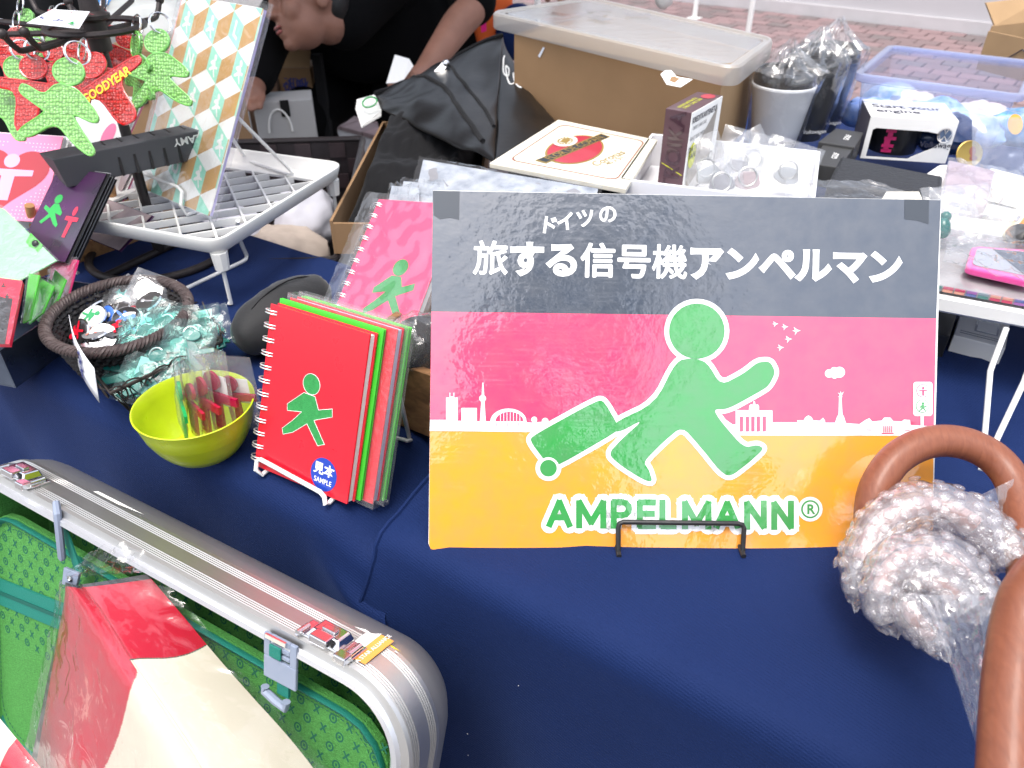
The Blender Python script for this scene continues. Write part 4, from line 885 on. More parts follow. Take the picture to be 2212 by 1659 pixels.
RFL = [(140, 224, 196, .800, 'refl_green', 'w', -14, True, 0, 'large bright green reflector keyring hanging in front of all others'), (236, 194, 178, .845, 'refl_red', 'a', 34, False, 0, 'red reflector keyring with yellow lettering across its arms'),
       (66, 206, 172, .865, 'refl_red', 'a', -8, False, 0, 'red reflector keyring behind the front green one'), (186, 168, 160, .935, 'refl_red', 'a', -12, False, 10, 'red reflector keyring behind the lettered red one'),
       (158, 108, 135, 1.0, 'refl_red', 'a', 12, False, 0, 'red reflector keyring directly under the white price card'), (302, 154, 172, .91, 'refl_green', 'w', 4, True, 48, 'green reflector keyring seen almost edge on near the patterned notebook'),
       (346, 150, 172, .885, 'refl_green', 'w', 0, True, 12, 'green reflector keyring half hidden by the patterned notebook'), (70, 84, 125, 1.02, 'refl_green', 'w', 20, False, 20, 'pale green reflector keyring at the back left under the carousel arms'),
       (122, 158, 128, .955, 'refl_red', 'a', 6, False, 0, 'red reflector keyring hanging behind the head of the front green one'), (206, 62, 96, 1.06, 'refl_red', 'a', -18, False, 0, 'small looking red reflector keyring at the back right of the carousel hub'), (256, 126, 128, 1.0, 'refl_red', 'a', -24, False, 0, 'red reflector keyring between the lettered one and the edge on green one'),
       (102, 96, 104, 1.07, 'refl_green', 'w', -8, True, 0, 'green reflector keyring deep behind the price card'), (22, 132, 118, 1.01, 'refl_red', 'a', 14, False, 0, 'red reflector keyring behind the green one cut off at the edge'),
       (48, 118, 120, .95, 'refl_red', 'a', 10, False, -10, 'red reflector keyring at the back left below two arms'), (14, 206, 180, .885, 'refl_green', 'w', -20, False, 0, 'green reflector keyring cut off at the left picture edge')]
for i, (x, y, hp, dd, mk, pose, rot, mir, yaw, lb) in enumerate(RFL):
    o = D(x, y, dd); c_, s_ = math.cos(R(rot)), math.sin(R(rot)); xv = CR * c_ + CU * s_; yv = CU * c_ - CR * s_; xv = (xv * math.cos(R(yaw)) + CB * math.sin(R(yaw))).normalized(); f_ = Fr(o, xv, yv)
    hm = hp * dd / FPX; t = thing('reflector_keyring', lb, 'keyring', o, 'reflector keyrings on the carousel')
    polys = figpoly(0, 0, hm, mir, pose == 'a'); wide = [[(a * 1.18, c) for a, c in pl] for pl in polys]
    b = MB()
    for k, pl in enumerate(wide):
        sp = smooth([(a, c) for a, c in pl], 2) if k else pl
        b.prism([f_(a, c, -.0022 - .00003 * k) for a, c in sp], f_.z * (.0044 + .00006 * k))
    part('figure', b, M[mk], t, bevel=.0006)
    b = MB()
    for k, pl in enumerate(wide):
        sp = smooth(pl, 2) if k else pl; b.tube([f_(a, c, .0018) for a, c in sp], .0011, 6, True)
    part('moulded_edge', b, M[mk + '_rim'], t)
    ty = hm * .46; b = MB()
    for q in (0, 1):
        rc = f_(.001 * q, ty + .0105, 0) + CB * .001; rv = (CR * .75 + CB * .65 * (1 if i % 2 else -1)).normalized(); ru = CU
        b.tube([rc + rv * (.0118 * math.cos(a)) + ru * (.0118 * math.sin(a)) + rv.cross(ru) * (.0012 * (q - .5)) for a in [k * math.pi / 14 for k in range(28)]], .0008, 6, True)
    part('split_ring', b, M['chrome'], t)
    if i == 1:
        b = MB(); b.text('GOODYEAR', Fr(f_(0, hm * .045, .0030), f_.x, f_.y, f_.z), .0135, off=.03, sx=.82, shear=.2); part('lettering', b, M['print_yellow'], t)
# price card on the arms
cT = [D(112, 20, .86), D(194, 25, .90), D(171, 62, .86), D(57, 50, .80)]
f_ = Fr(cT[3], (cT[2] - cT[3]).normalized(), None or (cT[0] - cT[3]).normalized())
b = MB(); b.prism([p - f_.z * .0004 for p in cT], f_.z * .0005)
t = solo('price_card', b, M['tag_card'], 'white card reading 500 lying on the carousel arms', 'price tag', cT[3])
cc = sum(cT, Vector((0, 0, 0))) / 4; xd = ((cT[2] - cT[3]) + (cT[1] - cT[0])).normalized(); yd = ((cT[0] - cT[3]) + (cT[1] - cT[2])).normalized(); zz_ = xd.cross(yd).normalized(); cl = (cT[2] - cT[3]).length; cq = (cT[0] - cT[3]).length
b = MB(); b.text('500-', Fr(cc - xd * cl * .16 - yd * cq * .16 + zz_ * .0012, xd, yd, zz_), .018, off=.01); part('price', b, M['ink_blue'], t)
b = MB(); b.text('GYリフレクター', Fr(cc + xd * cl * .06 + yd * cq * .28 + zz_ * .0012, xd, yd, zz_), .0085, off=.012); part('heading', b, M['ink_red'], t)
b = MB(); b.box(cc + yd * cq * .10 + zz_ * .0010, xd * cl * .36, yd * .00025, zz_ * .0001); part('rule', b, M['ink_dark'], t)
b = MB(); decal(b, Fr(cc + zz_ * .0012, xd, yd, zz_), figpoly(cl * .26, -cq * .26, .012), 0); part('figure_print', b, M['ink_green'], t)
# --- wooden plate rack with cards
M['rack_wood'] = wood('rack_wood', (.50, .27, .12), (.34, .17, .07), (10, 60, 60), .6)
M['dowel_end'] = wood('dowel_end', (.40, .18, .06), (.25, .10, .03), (200, 200, 40), .7)
r0, r1 = H(120, 590, 0), H(367, 497, 0); rX = (r1 - r0); rL_ = rX.length + .02; rX.normalize(); rY = Vector((-rX.y, rX.x, 0)); WR = Fr(r0, rX, rY, ZX)
t = thing('plate_rack', 'wooden dowel rack holding card stacks behind the tray', 'rack', WR(.1, .04, 0))
for nm, y in (('front_rail', 0), ('back_rail', .085)):
    b = MB(); b.fbox(WR, -.02, rL_, y, y + .018, .0, .026); part(nm, b, M['rack_wood'], t, bevel=.0015)
for (x, y, tx, ty) in ((174, 541, 148, 472), (225, 525, 191, 452), (275, 505, 262, 455), (101, 560, 80, 492), (30, 590, 10, 455)):
    p = H(x, y, .024); k = (p - WR.o).dot(WR.y); p = p + WR.y * (.009 - k); hh = .078; top = p + ZX * hh - WR.y * .022
    b = MB(); b.tube([p, top], .0058, 12); part('dowel', b, M['rack_wood'], t)
    b = MB(); q = p + WR.y * .085; b.tube([q, q + ZX * hh + WR.y * .018], .0058, 10); part('dowel', b, M['rack_wood'], t)
M['heart_pink'] = mat('heart_pink', (.82, .20, .36), .5); M['heart_red'] = mat('heart_red', (.35, .012, .03), .5); M['heart_light'] = mat('heart_light', (.80, .33, .52), .5); M['envelope'] = mat('envelope', (.72, .74, .80), .6)
def stack(name, label, fr, w_, h_, n, gap, front, rest, cat='card'):
    t = thing(name, label, cat, fr(w_ / 2, 0, 0)); b = MB(); b.fbox(fr, 0, w_, 0, h_, -.0008, 0); first = part('front_card', b, front, t)
    for k in range(1, n):
        b = MB(); o = random.uniform(-.0015, .0015); b.fbox(fr, o, w_ + o + .002 * (k % 2), 0, h_ + .002 * (k % 3), -gap * k - .0008, -gap * k); part('card', b, rest[k % len(rest)], t)
    return t
HF, hw_, hh_ = pxframe((-75, 470, .985), (92, 480, .985), (-80, 282, 1.02)); hw_ = .098 + .0
t = stack('card_stack', 'stack of pink cards with a dark red heart in front of white envelopes', HF, hw_, hh_, 9, .0026, M['heart_pink'], [M['envelope'], M['paper']])
hc = (.040, hh_ * .50); hs = .050
hpts = []
for k in range(60):
    a = 2 * math.pi * k / 60; hpts.append((hc[0] + hs * .064 * 16 * math.sin(a) ** 3, hc[1] + hs * .064 * (13 * math.cos(a) - 5 * math.cos(2 * a) - 2 * math.cos(3 * a) - math.cos(4 * a))))
b = MB(); b.flat([HF(x, y, .0003) for x, y in hpts]); part('heart_print', b, M['heart_red'], t)
b = MB(); decal(b, HF, figpoly(hc[0], hc[1] - .002, .070, False, True), .0006); part('figure_print', b, M['heart_light'], t)
b = MB()
for k in range(20):
    for j in range(22):
        x = .003 + k * .0049; y = .004 + j * .0052
        if abs(x - hc[0]) + abs(y - hc[1]) > .062 and x < hw_ - .002 and y < hh_ - .002: b.flat([HF(x + .0007 * math.cos(q), y + .0007 * math.sin(q), .00025) for q in (0, 1.05, 2.1, 3.14, 4.2, 5.24)])
part('dot_print', b, M['envelope'], t, kind='stuff')
XF, xw, xh = pxframe((38, 545, .93), (140, 566, .90), (33, 348, .985))
M['xray'] = mat('xray_card', (.035, .032, .045), .25, coat=.8, coat_r=.06, var=.5, vscale=14, var2=(.09, .02, .10)); M['xray_green'] = mat('xray_green', (.05, .55, .12), .3, alpha=.75); M['xray_red'] = mat('xray_red', (.8, .05, .1), .3, alpha=.8); M['grey_edge'] = mat('grey_edge', (.25, .25, .27), .5)
t = stack('card_stack', 'stack of dark translucent cards with a green and a red glowing figure', XF, xw, xh, 8, .0022, M['xray'], [M['grey_edge'], M['black_plastic']])
b = MB(); decal(b, XF, figpoly(xw * .33, xh * .52, xh * .36, True), .0004); part('green_print', b, M['xray_green'], t)
b = MB(); decal(b, XF, [[(xw * .75 + (x - xw * .75) * .55, y) for x, y in pl] for pl in figpoly(xw * .75, xh * .42, xh * .36, False, True)], .0004); part('red_print', b, M['xray_red'], t)
M['card_rose'] = mat('card_rose', (.45, .36, .37), .4, coat=.5, var=.4, vscale=30)
for lb, bl_, br_, tl_, n in (('thin upright stack of grey and rose cards between the dowels', (158, 500, 1.03), (256, 540, .985), (152, 402, 1.09), 2), ('dark cards in the wooden rack under the white grid rack', (268, 480, 1.08), (306, 512, 1.04), (268, 400, 1.13), 3)):
    f_, a, c = pxframe(bl_, br_, tl_); stack('card_stack', lb, f_, a, c, n, .003, M['card_rose'], [M['envelope'], M['xray']])
f_, a, c = pxframe((85, 420, 1.13), (205, 440, 1.09), (88, 190, 1.2)); t = stack('card_stack', 'tall white cards with a small pink and green print behind the reflectors', f_, a, c, 3, .004, M['paper'], [M['heart_pink'], M['paper']])
b = MB(); decal(b, f_, [ell(a * .72, c * .62, .012, .02), ell(a * .8, c * .5, .008, .012)], .0004); part('pink_print', b, M['heart_pink'], t)
b = MB(); decal(b, f_, [[(a * .7, c * .4), (a * .8, c * .38), (a * .9, c * .48), (a * .75, c * .55)]], .0006); part('yellow_print', b, M['print_yellow'], t)
f_, a, c = pxframe((200, 430, 1.11), (250, 440, 1.08), (195, 305, 1.16)); stack('card_stack', 'rose coloured cards behind the slotted pen box', f_, a, c, 3, .004, M['card_rose'], [M['heart_pink'], M['paper']])
# --- tray with folders
M['tray_metal'] = mat('tray_metal', (.22, .27, .36), .25, metal=.85, var=.5, vscale=25, var2=(.10, .13, .19))
c0, c1, c2 = H(35, 838, 0), H(147, 757, 0), H(-60, 828, 0); tx = (c1 - c0).normalized(); ty = Vector((-tx.y, tx.x, 0)); TFr = Fr(c0, tx, ty, ZX); tw, td, th_ = (c1 - c0).length + .075, .105, .047
t = thing('metal_tray', 'dull blue grey metal tray with green folders at the left edge', 'tray', TFr(tw / 2, td / 2, 0))
for nm, q in (('front_wall', (0, tw, 0, .0015, .0018, th_)), ('back_wall', (0, tw, td - .0015, td, .0018, th_)), ('end_wall', (0, .0015, .0017, td - .0017, .0018, th_)), ('end_wall', (tw - .0015, tw, .0017, td - .0017, .0018, th_)), ('floor_plate', (0, tw, 0, td, 0, .0016))):
    b = MB(); b.fbox(TFr, *q); part(nm, b, M['tray_metal'], t)
M['folder_green'] = mat('folder_green', (.07, .42, .04), .3, sss=.1, coat=.3); M['folder_pale'] = mat('folder_pale', (.30, .78, .36), .25, coat=.5); M['folder_red'] = mat('folder_red', (.75, .008, .05), .3, coat=.4); M['folder_black'] = mat('folder_black', (.025, .025, .03), .3, coat=.6); M['folder_magenta'] = mat('folder_magenta', (.55, .01, .12), .3, coat=.4)
def folder(label, pxs, m, th=.002, wrap=True, name='folder', cat='folder'):
    b = MB(); pxpanel(b, pxs, th); P = [D(*q) for q in pxs]; c = sum(P, Vector((0, 0, 0))) / len(P)
    t = thing(name, label, cat, c); part('body', b, m, t, bevel=.0005)
    if wrap:
        n = (P[1] - P[0]).cross(P[-1] - P[0]).normalized(); n = n if n.dot(EYE - c) > 0 else -n
        Q = [c + (p - c) * 1.07 for p in P]; b = MB()
        b.grid(lambda i, j: (Q[0] * (1 - i) + Q[1] * i) * (1 - j) + (Q[3] * (1 - i) + Q[2] * i) * j + n * (.0022 + .0014 * pnoise(Vector((i * 7, j * 9, pxs[0][0] * .1)))), 16, 16)
        part('clear_sleeve', b, M['film_crisp'], t)
    return t, Fr(P[3], (P[2] - P[3]).normalized(), ((P[0] - P[3]) - (P[2] - P[3]).normalized() * (P[0] - P[3]).dot((P[2] - P[3]).normalized())).normalized())
folder('magenta folder in a clear sleeve standing at the right back of the tray', [(112, 556, .93), (169, 561, .90), (142, 660, .86), (100, 668, .89)], M['folder_magenta'])
for k, q in enumerate(([(118, 582, .885), (143, 604, .87), (118, 668, .84), (88, 688, .85)], [(105, 602, .875), (134, 623, .86), (108, 676, .835), (80, 694, .845)], [(80, 596, .865), (117, 618, .85), (92, 676, .825), (62, 700, .835)], [(62, 590, .845), (86, 594, .84), (66, 690, .80), (48, 697, .80)])):
    folder(['green folder at the back right of the tray fan', 'second green folder in the middle of the tray fan', 'third green folder in front of the fan', 'upright green folder nearest the red framed one'][k], q, M['folder_green'])
t, f_ = folder('pale green folder with a round button leaning over the tray', [(-70, 425, .93), (10, 452, .90), (122, 562, .855), (-60, 660, .83)][:4], M['folder_pale'], name='folder')
b = MB(); pxpanel(b, [(66, 503, .8745), (92, 529, .866), (80, 548, .862), (62, 546, .865), (56, 522, .872)], .001)
part('button_tab', b, M['folder_green'], t)
b = MB(); bq_ = D(64 + 12, 526, .866); b.ball(bq_, (.004, .004, .002), 14, 8, 0, Fr((0, 0, 0), CR, CU, CB)); part('button', b, M['black_plastic'], t)
t, f_ = folder('red framed folder with a black front at the left edge of the tray', [(-85, 588, .80), (48, 606, .80), (20, 742, .745), (-90, 740, .745)], M['folder_red'], .006)
b = MB(); pxpanel(b, [(-85, 596, .7965), (33, 616, .7960), (10, 742, .7435), (-90, 740, .7435)], .0008); part('black_front', b, M['folder_black'], t)
b = MB()
for k, (x, y) in enumerate(((6, 618), (14, 640), (2, 660), (12, 690), (4, 716))):
    f2, a, c = pxframe((x - 4, y + 7, .7925 - (y - 618) * .0004), (x + 5, y + 8, .7925 - (y - 618) * .0004), (x - 4, y - 7, .7925 - (y - 618) * .0004)); decal(b, f2, figpoly(a / 2, c / 2, c), .0003)
part('figure_print', b, M['black_plastic'], t)
# ================================================================== BACK RIGHT: STOCK BOXES, MUGS, BINS, SHELF
BT = .08                                     # the back table stands this much higher
def HB(x, y, h=0.0): return H(x, y, h + BT)
def rectfr(a, b, c):                         # frame from a towards b, then towards c, all level
    x = (b - a); w_ = x.length; x.normalize(); y = c - a; y = y - x * y.dot(x); d_ = y.length; y.normalize(); return Fr(a, x, y, ZX), w_, d_
# --- cigar box with its printed lid folded open
M['cigar'] = mat('cigar_paper', (.76, .72, .60), .45, var=.05, vscale=30, coat=.2); M['cigar_white'] = mat('cigar_inside', (.80, .80, .82), .6)
M['label_red'] = mat('label_red', (.42, .02, .045), .35, coat=.3); M['label_gold'] = mat('label_gold', (.45, .30, .08), .35, metal=.5); M['label_navy'] = mat('label_navy', (.02, .03, .04), .4); M['label_brown'] = mat('label_brown', (.25, .09, .06), .5)
h0 = .05
cBL, cBR, cFL = HB(1430, 290, h0), HB(1798, 329, h0), HB(1338, 386, h0)
CG, cw_, cd_ = rectfr(cFL, cFL + (cBR - cBL), cBL); z0 = -h0
t = thing('cigar_box', 'open cream cigar box with its printed lid folded back to the left', 'box', CG(cw_ / 2, cd_ / 2, z0))
for nm, q in (('front_wall', (0, cw_, 0, .004, z0, 0)), ('back_wall', (0, cw_, cd_ - .004, cd_, z0, 0)), ('side_wall', (0, .004, .0042, cd_ - .0042, z0, 0)), ('side_wall', (cw_ - .004, cw_, .0042, cd_ - .0042, z0, 0)), ('floor_board', (.0042, cw_ - .0042, .0042, cd_ - .0042, z0 + .001, z0 + .004))):
    b = MB(); b.fbox(CG, *q); part(nm, b, [M['cigar_white'] if 'wall' in nm or 'floor' in nm else M['cigar']], t, bevel=.0008)
lA, lB, lC, lD = HB(1057, 352, h0), HB(1206, 258, h0), HB(1420, 302, h0), HB(1352, 408, h0)
up = ZX * .007
b = MB(); b.hull8([lA - up, lD - up, lC - up, lB - up], [lA, lD, lC, lB]); lid = part('lid', b, M['cigar'], t, bevel=.001)
LX = ((lD - lA) + (lC - lB)).normalized(); LY = (lB - lA) - LX * (lB - lA).dot(LX); lh = LY.length; LY.normalize(); lw = (lD - lA).length; LC = (lA + lB + lC + lD) / 4
def lidp(i, j, z=.0004): return (lA * (1 - i) + lD * i) * (1 - j) + (lB * (1 - i) + lC * i) * j + ZX * z
def lidpoly(pts, z): return [lidp(i, j, z) for i, j in pts]
def frame_strip(b, o, i_, z):
    k = len(o)
    for a in range(k): b.flat([lidp(*o[a], z), lidp(*o[(a + 1) % k], z), lidp(*i_[(a + 1) % k], z), lidp(*i_[a], z)])
oo = [(.09 + .82 * x, .10 + .82 * y) for x, y in [((a - 0) , c) for a, c in rrect(0, 0, 1, 1, .08)]]; ii = [((x - .5) * .975 + .5, (y - .51) * .97 + .51) for x, y in oo]
b = MB(); frame_strip(b, oo, ii, .0003); part('border_print', b, M['label_brown'], lid)
def lell(cx, cy, rx, ry, n=36): return [(cx + rx * math.cos(2 * math.pi * k / n), cy + ry * math.sin(2 * math.pi * k / n)) for k in range(n)]
b = MB(); b.flat(lidpoly(lell(.44, .50, .215, .30), .0004)); part('oval_edge', b, M['label_gold'], lid)
b = MB(); b.flat(lidpoly(lell(.44, .50, .20, .28), .0006)); part('red_oval', b, M['label_red'], lid)
b = MB(); b.flat(lidpoly([(.265, .17), (.36, .155), (.60, .86), (.50, .885)], .0008)); part('band_edge', b, M['label_gold'], lid)
b = MB(); b.flat(lidpoly([(.278, .185), (.352, .172), (.588, .845), (.51, .865)], .0010)); part('dark_band', b, M['label_navy'], lid)
f_ = Fr(lidp(.432, .52, .0013), (lidp(.545, .855) - lidp(.315, .18)).normalized(), None or (lidp(.43, .60) - lidp(.47, .58)).normalized())
yv = LY * 1.0; xd = (lidp(.545, .855) - lidp(.315, .18)); xl = xd.length; xd.normalize(); yd = ZX.cross(xd); f_ = Fr(lidp(.433, .517, .0013), xd, yd, ZX)
b = MB(); b.text('FLOR DE COPAN', f_, xl * .125, off=.01, sx=.92); part('band_lettering', b, M['label_gold'], lid)
b = MB(); b.flat(lidpoly(lell(.30, .60, .098, .115), .0012)); part('crest_disc', b, M['cigar'], lid)
b = MB()
for k in range(14): a = k * .449; b.flat(lidpoly(lell(.30 + .055 * math.cos(a), .60 + .065 * math.sin(a), .011, .012, 8), .0014 + k * 1e-6))
b.flat(lidpoly([(.27, .56), (.33, .56), (.335, .63), (.30, .66), (.265, .63)], .00145)); part('crest_print', b, M['label_gold'], lid)
f_ = Fr(lidp(.735, .44, .0006), xd, yd, ZX); b = MB(); b.text('Coronas', f_, xl * .14, shear=.4); f_ = Fr(lidp(.80, .44, .0006), xd, yd, ZX); b.text('40 x 5½', f_, xl * .085); part('script_print', b, M['label_gold'], lid)
b = MB(); b.hull8([Vector((p.x, p.y, TZ + BT + .001)) for p in (lidp(.10, .08), lidp(.93, .08), lidp(.93, .9), lidp(.10, .9))], [p - ZX * .0078 for p in (lidp(.10, .08), lidp(.93, .08), lidp(.93, .9), lidp(.10, .9))])
solo('black_box', b, M['black_fabric'], 'low black box carrying the open cigar box lid', 'box', Vector((LC.x, LC.y, TZ + BT)))
# --- credit card case box
M['maroon'] = mat('maroon_card', (.085, .04, .05), .45, coat=.2); M['steel_print'] = mat('steel_print', (.46, .42, .38), .35, metal=.2, var=.15, vscale=60); M['hi_yellow'] = mat('hi_yellow', (.62, .66, .03), .5)
eA, eB, eC = HB(1418, 413, .005), HB(1470, 425, .005), HB(1541, 380, .005); EX = (eB - eA); ew = EX.length; EX.normalize(); EYv = (eC - eB); EYv = EYv - EX * EYv.dot(EX); ed = EYv.length * 1.0; EYv.normalize(); EF = Fr(eA, EX, EYv, ZX); eh = vh(eA, 234) - BT - .005
t = thing('card_case_box', 'slim maroon and white credit card case box standing in the cigar box', 'box', eA)
b = MB(); b.fbox(EF, 0, ew, 0, ed, 0, eh); part('carton', b, M['maroon'], t, bevel=.0008)
b = MB(); b.fbox(EF, ew + .0001, ew + .0009, .0008, ed, .001, eh - .0005); part('white_side', b, M['paper'], t)
SD = Fr(EF(ew + .0010, 0, 0), EYv, ZX, EX); LT = lambda a, c, z=.0004: SD(a, c, z)
b = MB(); b.flat([LT(ed * .10, eh * .05), LT(ed * .80, eh * .34), LT(ed * .86, eh * .90), LT(ed * .28, eh * .55), LT(ed * .06, eh * .40)]); part('case_picture', b, M['steel_print'], t)
b = MB(); b.flat([LT(ed * (.17 + .115 * math.cos(k * .35)), eh * (.47 + .155 * math.sin(k * .35)), .0008) for k in range(18)]); ys = part('yellow_sticker', b, M['hi_yellow'], t)
b = MB(); b.text('DATA', Fr(LT(ed * .16, eh * .55, .0011), SD.x, SD.y, SD.z), ed * .10, off=.02); b.text('SAFE', Fr(LT(ed * .17, eh * .47, .0011), SD.x, SD.y, SD.z), ed * .10, off=.02); part('sticker_lettering', b, M['ink_dark'], ys)
b = MB(); b.text('KREDITKARTENETUI', Fr(LT(ed * .44, eh * .895), SD.x, SD.y, SD.z), ed * .105, off=.02, sx=.82); b.text('CREDIT CARD CASE', Fr(LT(ed * .30, eh * .80), SD.x, SD.y, SD.z), ed * .062, sx=.8); b.text('BUILT FOR CARDS', Fr(LT(ed * .28, eh * .68), SD.x, SD.y, SD.z), ed * .07, sx=.8); part('side_lettering', b, M['ink_dark'], t)
b = MB(); b.flat([LT(ed * (.84 + .07 * math.cos(k * .4)), eh * (.30 + .06 * math.sin(k * .4))) for k in range(16)]); part('ring_mark', b, M['black_plastic'], t)
b = MB(); b.flat([LT(ed * (.84 + .055 * math.cos(k * .4)), eh * (.30 + .048 * math.sin(k * .4)), .0006) for k in range(16)]); part('ring_inside', b, M['paper'], t)
FD = Fr(EF(0, -.0004, 0), EX, ZX, -EYv); b = MB(); b.flat([FD(.003, eh * .36), FD(ew - .002, eh * .255), FD(ew - .002, eh * .265), FD(.003, eh * .37)]); part('gold_line', b, M['hi_yellow'], t)
M['maroon_gloss'] = mat('maroon_gloss', (.05, .02, .028), .15, coat=1)
b = MB(); b.text('TROIKA', Fr(FD(ew * .55, eh * .03, .0003), ZX, -EX, -EYv), .030, off=.02, align='LEFT', sx=-1 * -1); part('front_lettering', b, M['maroon_gloss'], t)
TP = Fr(EF(0, 0, eh + .0004), EX, EYv, ZX); b = MB(); b.flat([TP(ew * (.62 + .26 * math.cos(k * .35)), ed * (.84 + .12 * math.sin(k * .35))) for k in range(18)]); part('red_emblem', b, M['label_red'], t)
b = MB(); b.text('CREDIT CARD CASE', Fr(TP(ew * .55, ed * .40), EYv, -EX, ZX), .007, sx=.9); b.text('KREDITKARTENETUI', Fr(TP(ew * .35, ed * .40), EYv, -EX, ZX), .007, sx=.9); part('top_lettering', b, M['hi_yellow'], t)
tp = [(1427, 161), (1436, 153), (1449, 152), (1462, 166), (1496, 172), (1470, 189), (1440, 183)]; p0 = EF(0, ed * .45, eh + .001); nn = (EYE - p0).normalized() * .6 + ZX * .5; nn.normalize()
hz = [onplane(x, y, p0, nn) for x, y in tp]; hole = [onplane(x, y, p0, nn) for x, y in ((1446, 175), (1450, 167), (1457, 166), (1468, 171), (1457, 180))]
b = MB(); b.prism(hz, nn * .0007); part('hang_tab', b, M['paper'], t); b = MB(); b.flat([p + nn * .0012 for p in hole]); part('hang_hole', b, M['carton'], t)
# --- bagged keyrings lying in the open box
M['grey_metal'] = mat('grey_metal', (.45, .45, .44), .3, metal=.9)
for i, (x, y, wd, hh, rot, lb) in enumerate(((1535, 398, .060, .05, 20, 'clear bag with a metal ring beside the maroon box'), (1585, 385, .065, .05, -15, 'clear bag with grey metal parts in the open cigar box'), (1640, 372, .060, .045, 30, 'bag with a silver ring near the back of the cigar box'),
                                             (1610, 412, .07, .04, -5, 'bag with small coloured beads behind the sign top edge'), (1690, 400, .075, .045, -18, 'large clear bag over the right end of the cigar box'), (1560, 420, .06, .035, 8, 'bag with keys just above the sign edge'))):
    p = HB(x, y, .022); c_, s_ = math.cos(R(rot)), math.sin(R(rot)); bx = CR * c_ + CU * s_; up = (CU * c_ - CR * s_ + ZX * .5).normalized(); up = (up - bx * up.dot(bx)).normalized(); f_ = Fr(p, bx, up)
    t = thing('bagged_keyring', lb, 'keyring', p); b = MB(); b.tube([f_(.012 * math.cos(a), hh * .45 + .012 * math.sin(a), .002) for a in [k * math.pi / 10 for k in range(20)]], .0013, 6, True); part('ring', b, M['grey_metal'], t)
    b = MB(); b.prism([f_(a, c, -.003) for a, c in smooth([(-.018, .006), (.0, .0), (.02, .008), (.012, .026), (-.012, .024)], 2)], f_.z * .005); part('tag', b, [M['grey_metal'], M['grey_edge'], M['cigar'], M['card_rose']][i % 4], t, bevel=.001)
    part('bag', sheetbag(f_, wd, hh * 1.3, .012, 90 + i * 3, wr=.010), M['film_crisp'], t)
M['sleeve_print'] = mat('sleeve_print', (.20, .23, .28), .4, var=.5, vscale=45, var2=(.50, .53, .58))
# --- black leather case and a loose clear bag
M['leather'] = mat('leather', (.018, .018, .02), .42, bump=.7, bscale=420, detail=2)
LS, a, c = pxframe((1783, 402, 1.055), (2036, 440, .985), (1816, 338, 1.11))
P = [D(1786, 400, 1.00), D(2034, 428, .95), D(2037, 380, .99), D(1817, 337, 1.05)]; dn = ZX * -.02
b = MB(); b.hull8([P[0] + dn, P[1] + dn, P[2] + dn, P[3] + dn], P); t = solo('leather_case', b, M['leather'], 'flat black grained leather case behind the right top corner of the sign', 'case', (P[0] + P[1]) / 2 + dn, bevel=.003)
b = MB()
for q in (.03, .97):
    for k in range(26):
        a = P[3] * (1 - q) + P[2] * q; c = P[0] * (1 - q) + P[1] * q; m = a.lerp(c, (k + .5) / 26); d = (c - a).normalized(); b.box(m + ZX * .0003, d * .0011, (P[1] - P[0]).normalized() * .0003, ZX * .0003)
part('stitching', b, M['black_plastic'], t, kind='stuff')
t2 = solo('stock_box', MB().hull8([p + dn * 1.02 - ZX * (p.z + dn.z * 1.02 - TZ - .001) * 1.0 for p in P], [p + dn * 1.02 for p in P]), M['card_white'], 'white box carrying the black leather case', 'box', Vector((P[0].x, P[0].y, TZ)))
for (q, lb, z) in (([(1700, 385, .93), (1890, 392, .90), (2010, 430, .86), (1690, 440, .88)], 'wrinkled clear bag lying in front of the black leather case', 1), ([(905, 337, 1.02), (1303, 402, .93), (1290, 455, .88), (880, 440, .95)], 'topmost clear sleeve with dark print behind the sign left corner', 2), ([(868, 384, .97), (960, 392, .93), (960, 470, .86), (850, 455, .90)], 'second clear sleeve with white paper behind the sign left corner', 3), ([(843, 394, .95), (905, 398, .92), (905, 480, .85), (826, 468, .88)], 'lowest clear sleeve sticking out left of the sign corner', 4)):
    Q = [D(*p) for p in q]; c = sum(Q, Vector((0, 0, 0))) / 4; n = (Q[1] - Q[0]).cross(Q[3] - Q[0]).normalized(); n = n if n.z > 0 else -n
    b = MB(); b.grid(lambda i, j: (Q[0] * (1 - i) + Q[1] * i) * (1 - j) + (Q[3] * (1 - i) + Q[2] * i) * j + n * (.004 * pnoise(Vector((i * 6, j * 4, z))) + .0015 * pnoise(Vector((i * 24, j * 15, z)))), 40, 16)
    t = thing('clear_bag' if z == 1 else 'clear_sleeve', lb, 'bag' if z == 1 else 'sleeve', c); part('film', b, M['film_soft' if z == 1 else 'film'], t)
    if z == 1:
        b = MB(); pxpanel(b, [(1915, 414, .905), (1985, 414, .89), (1992, 430, .87), (1905, 430, .885)], .006); part('cream_content', b, M['cigar'], t)
    else:
        ins = [c + (p - c) * .95 - n * .004 for p in Q]; b = MB(); b.prism(ins, n * .0006); part('paper_sheet', b, M['sleeve_print'], t)
        if z == 2:
            b = MB(); mix = lambda i, j: (ins[0] * (1 - i) + ins[1] * i) * (1 - j) + (ins[3] * (1 - i) + ins[2] * i) * j + n * .0010
            for k in range(9): b.flat([mix(.08 + k * .1 + .03 * math.cos(a) + .01 * math.sin(3 * a + k), .30 + .16 * math.sin(a) + .1 * (k % 2)) for a in [s * .63 for s in range(10)]])
            part('dark_print', b, M['grey_edge'], t, kind='stuff')
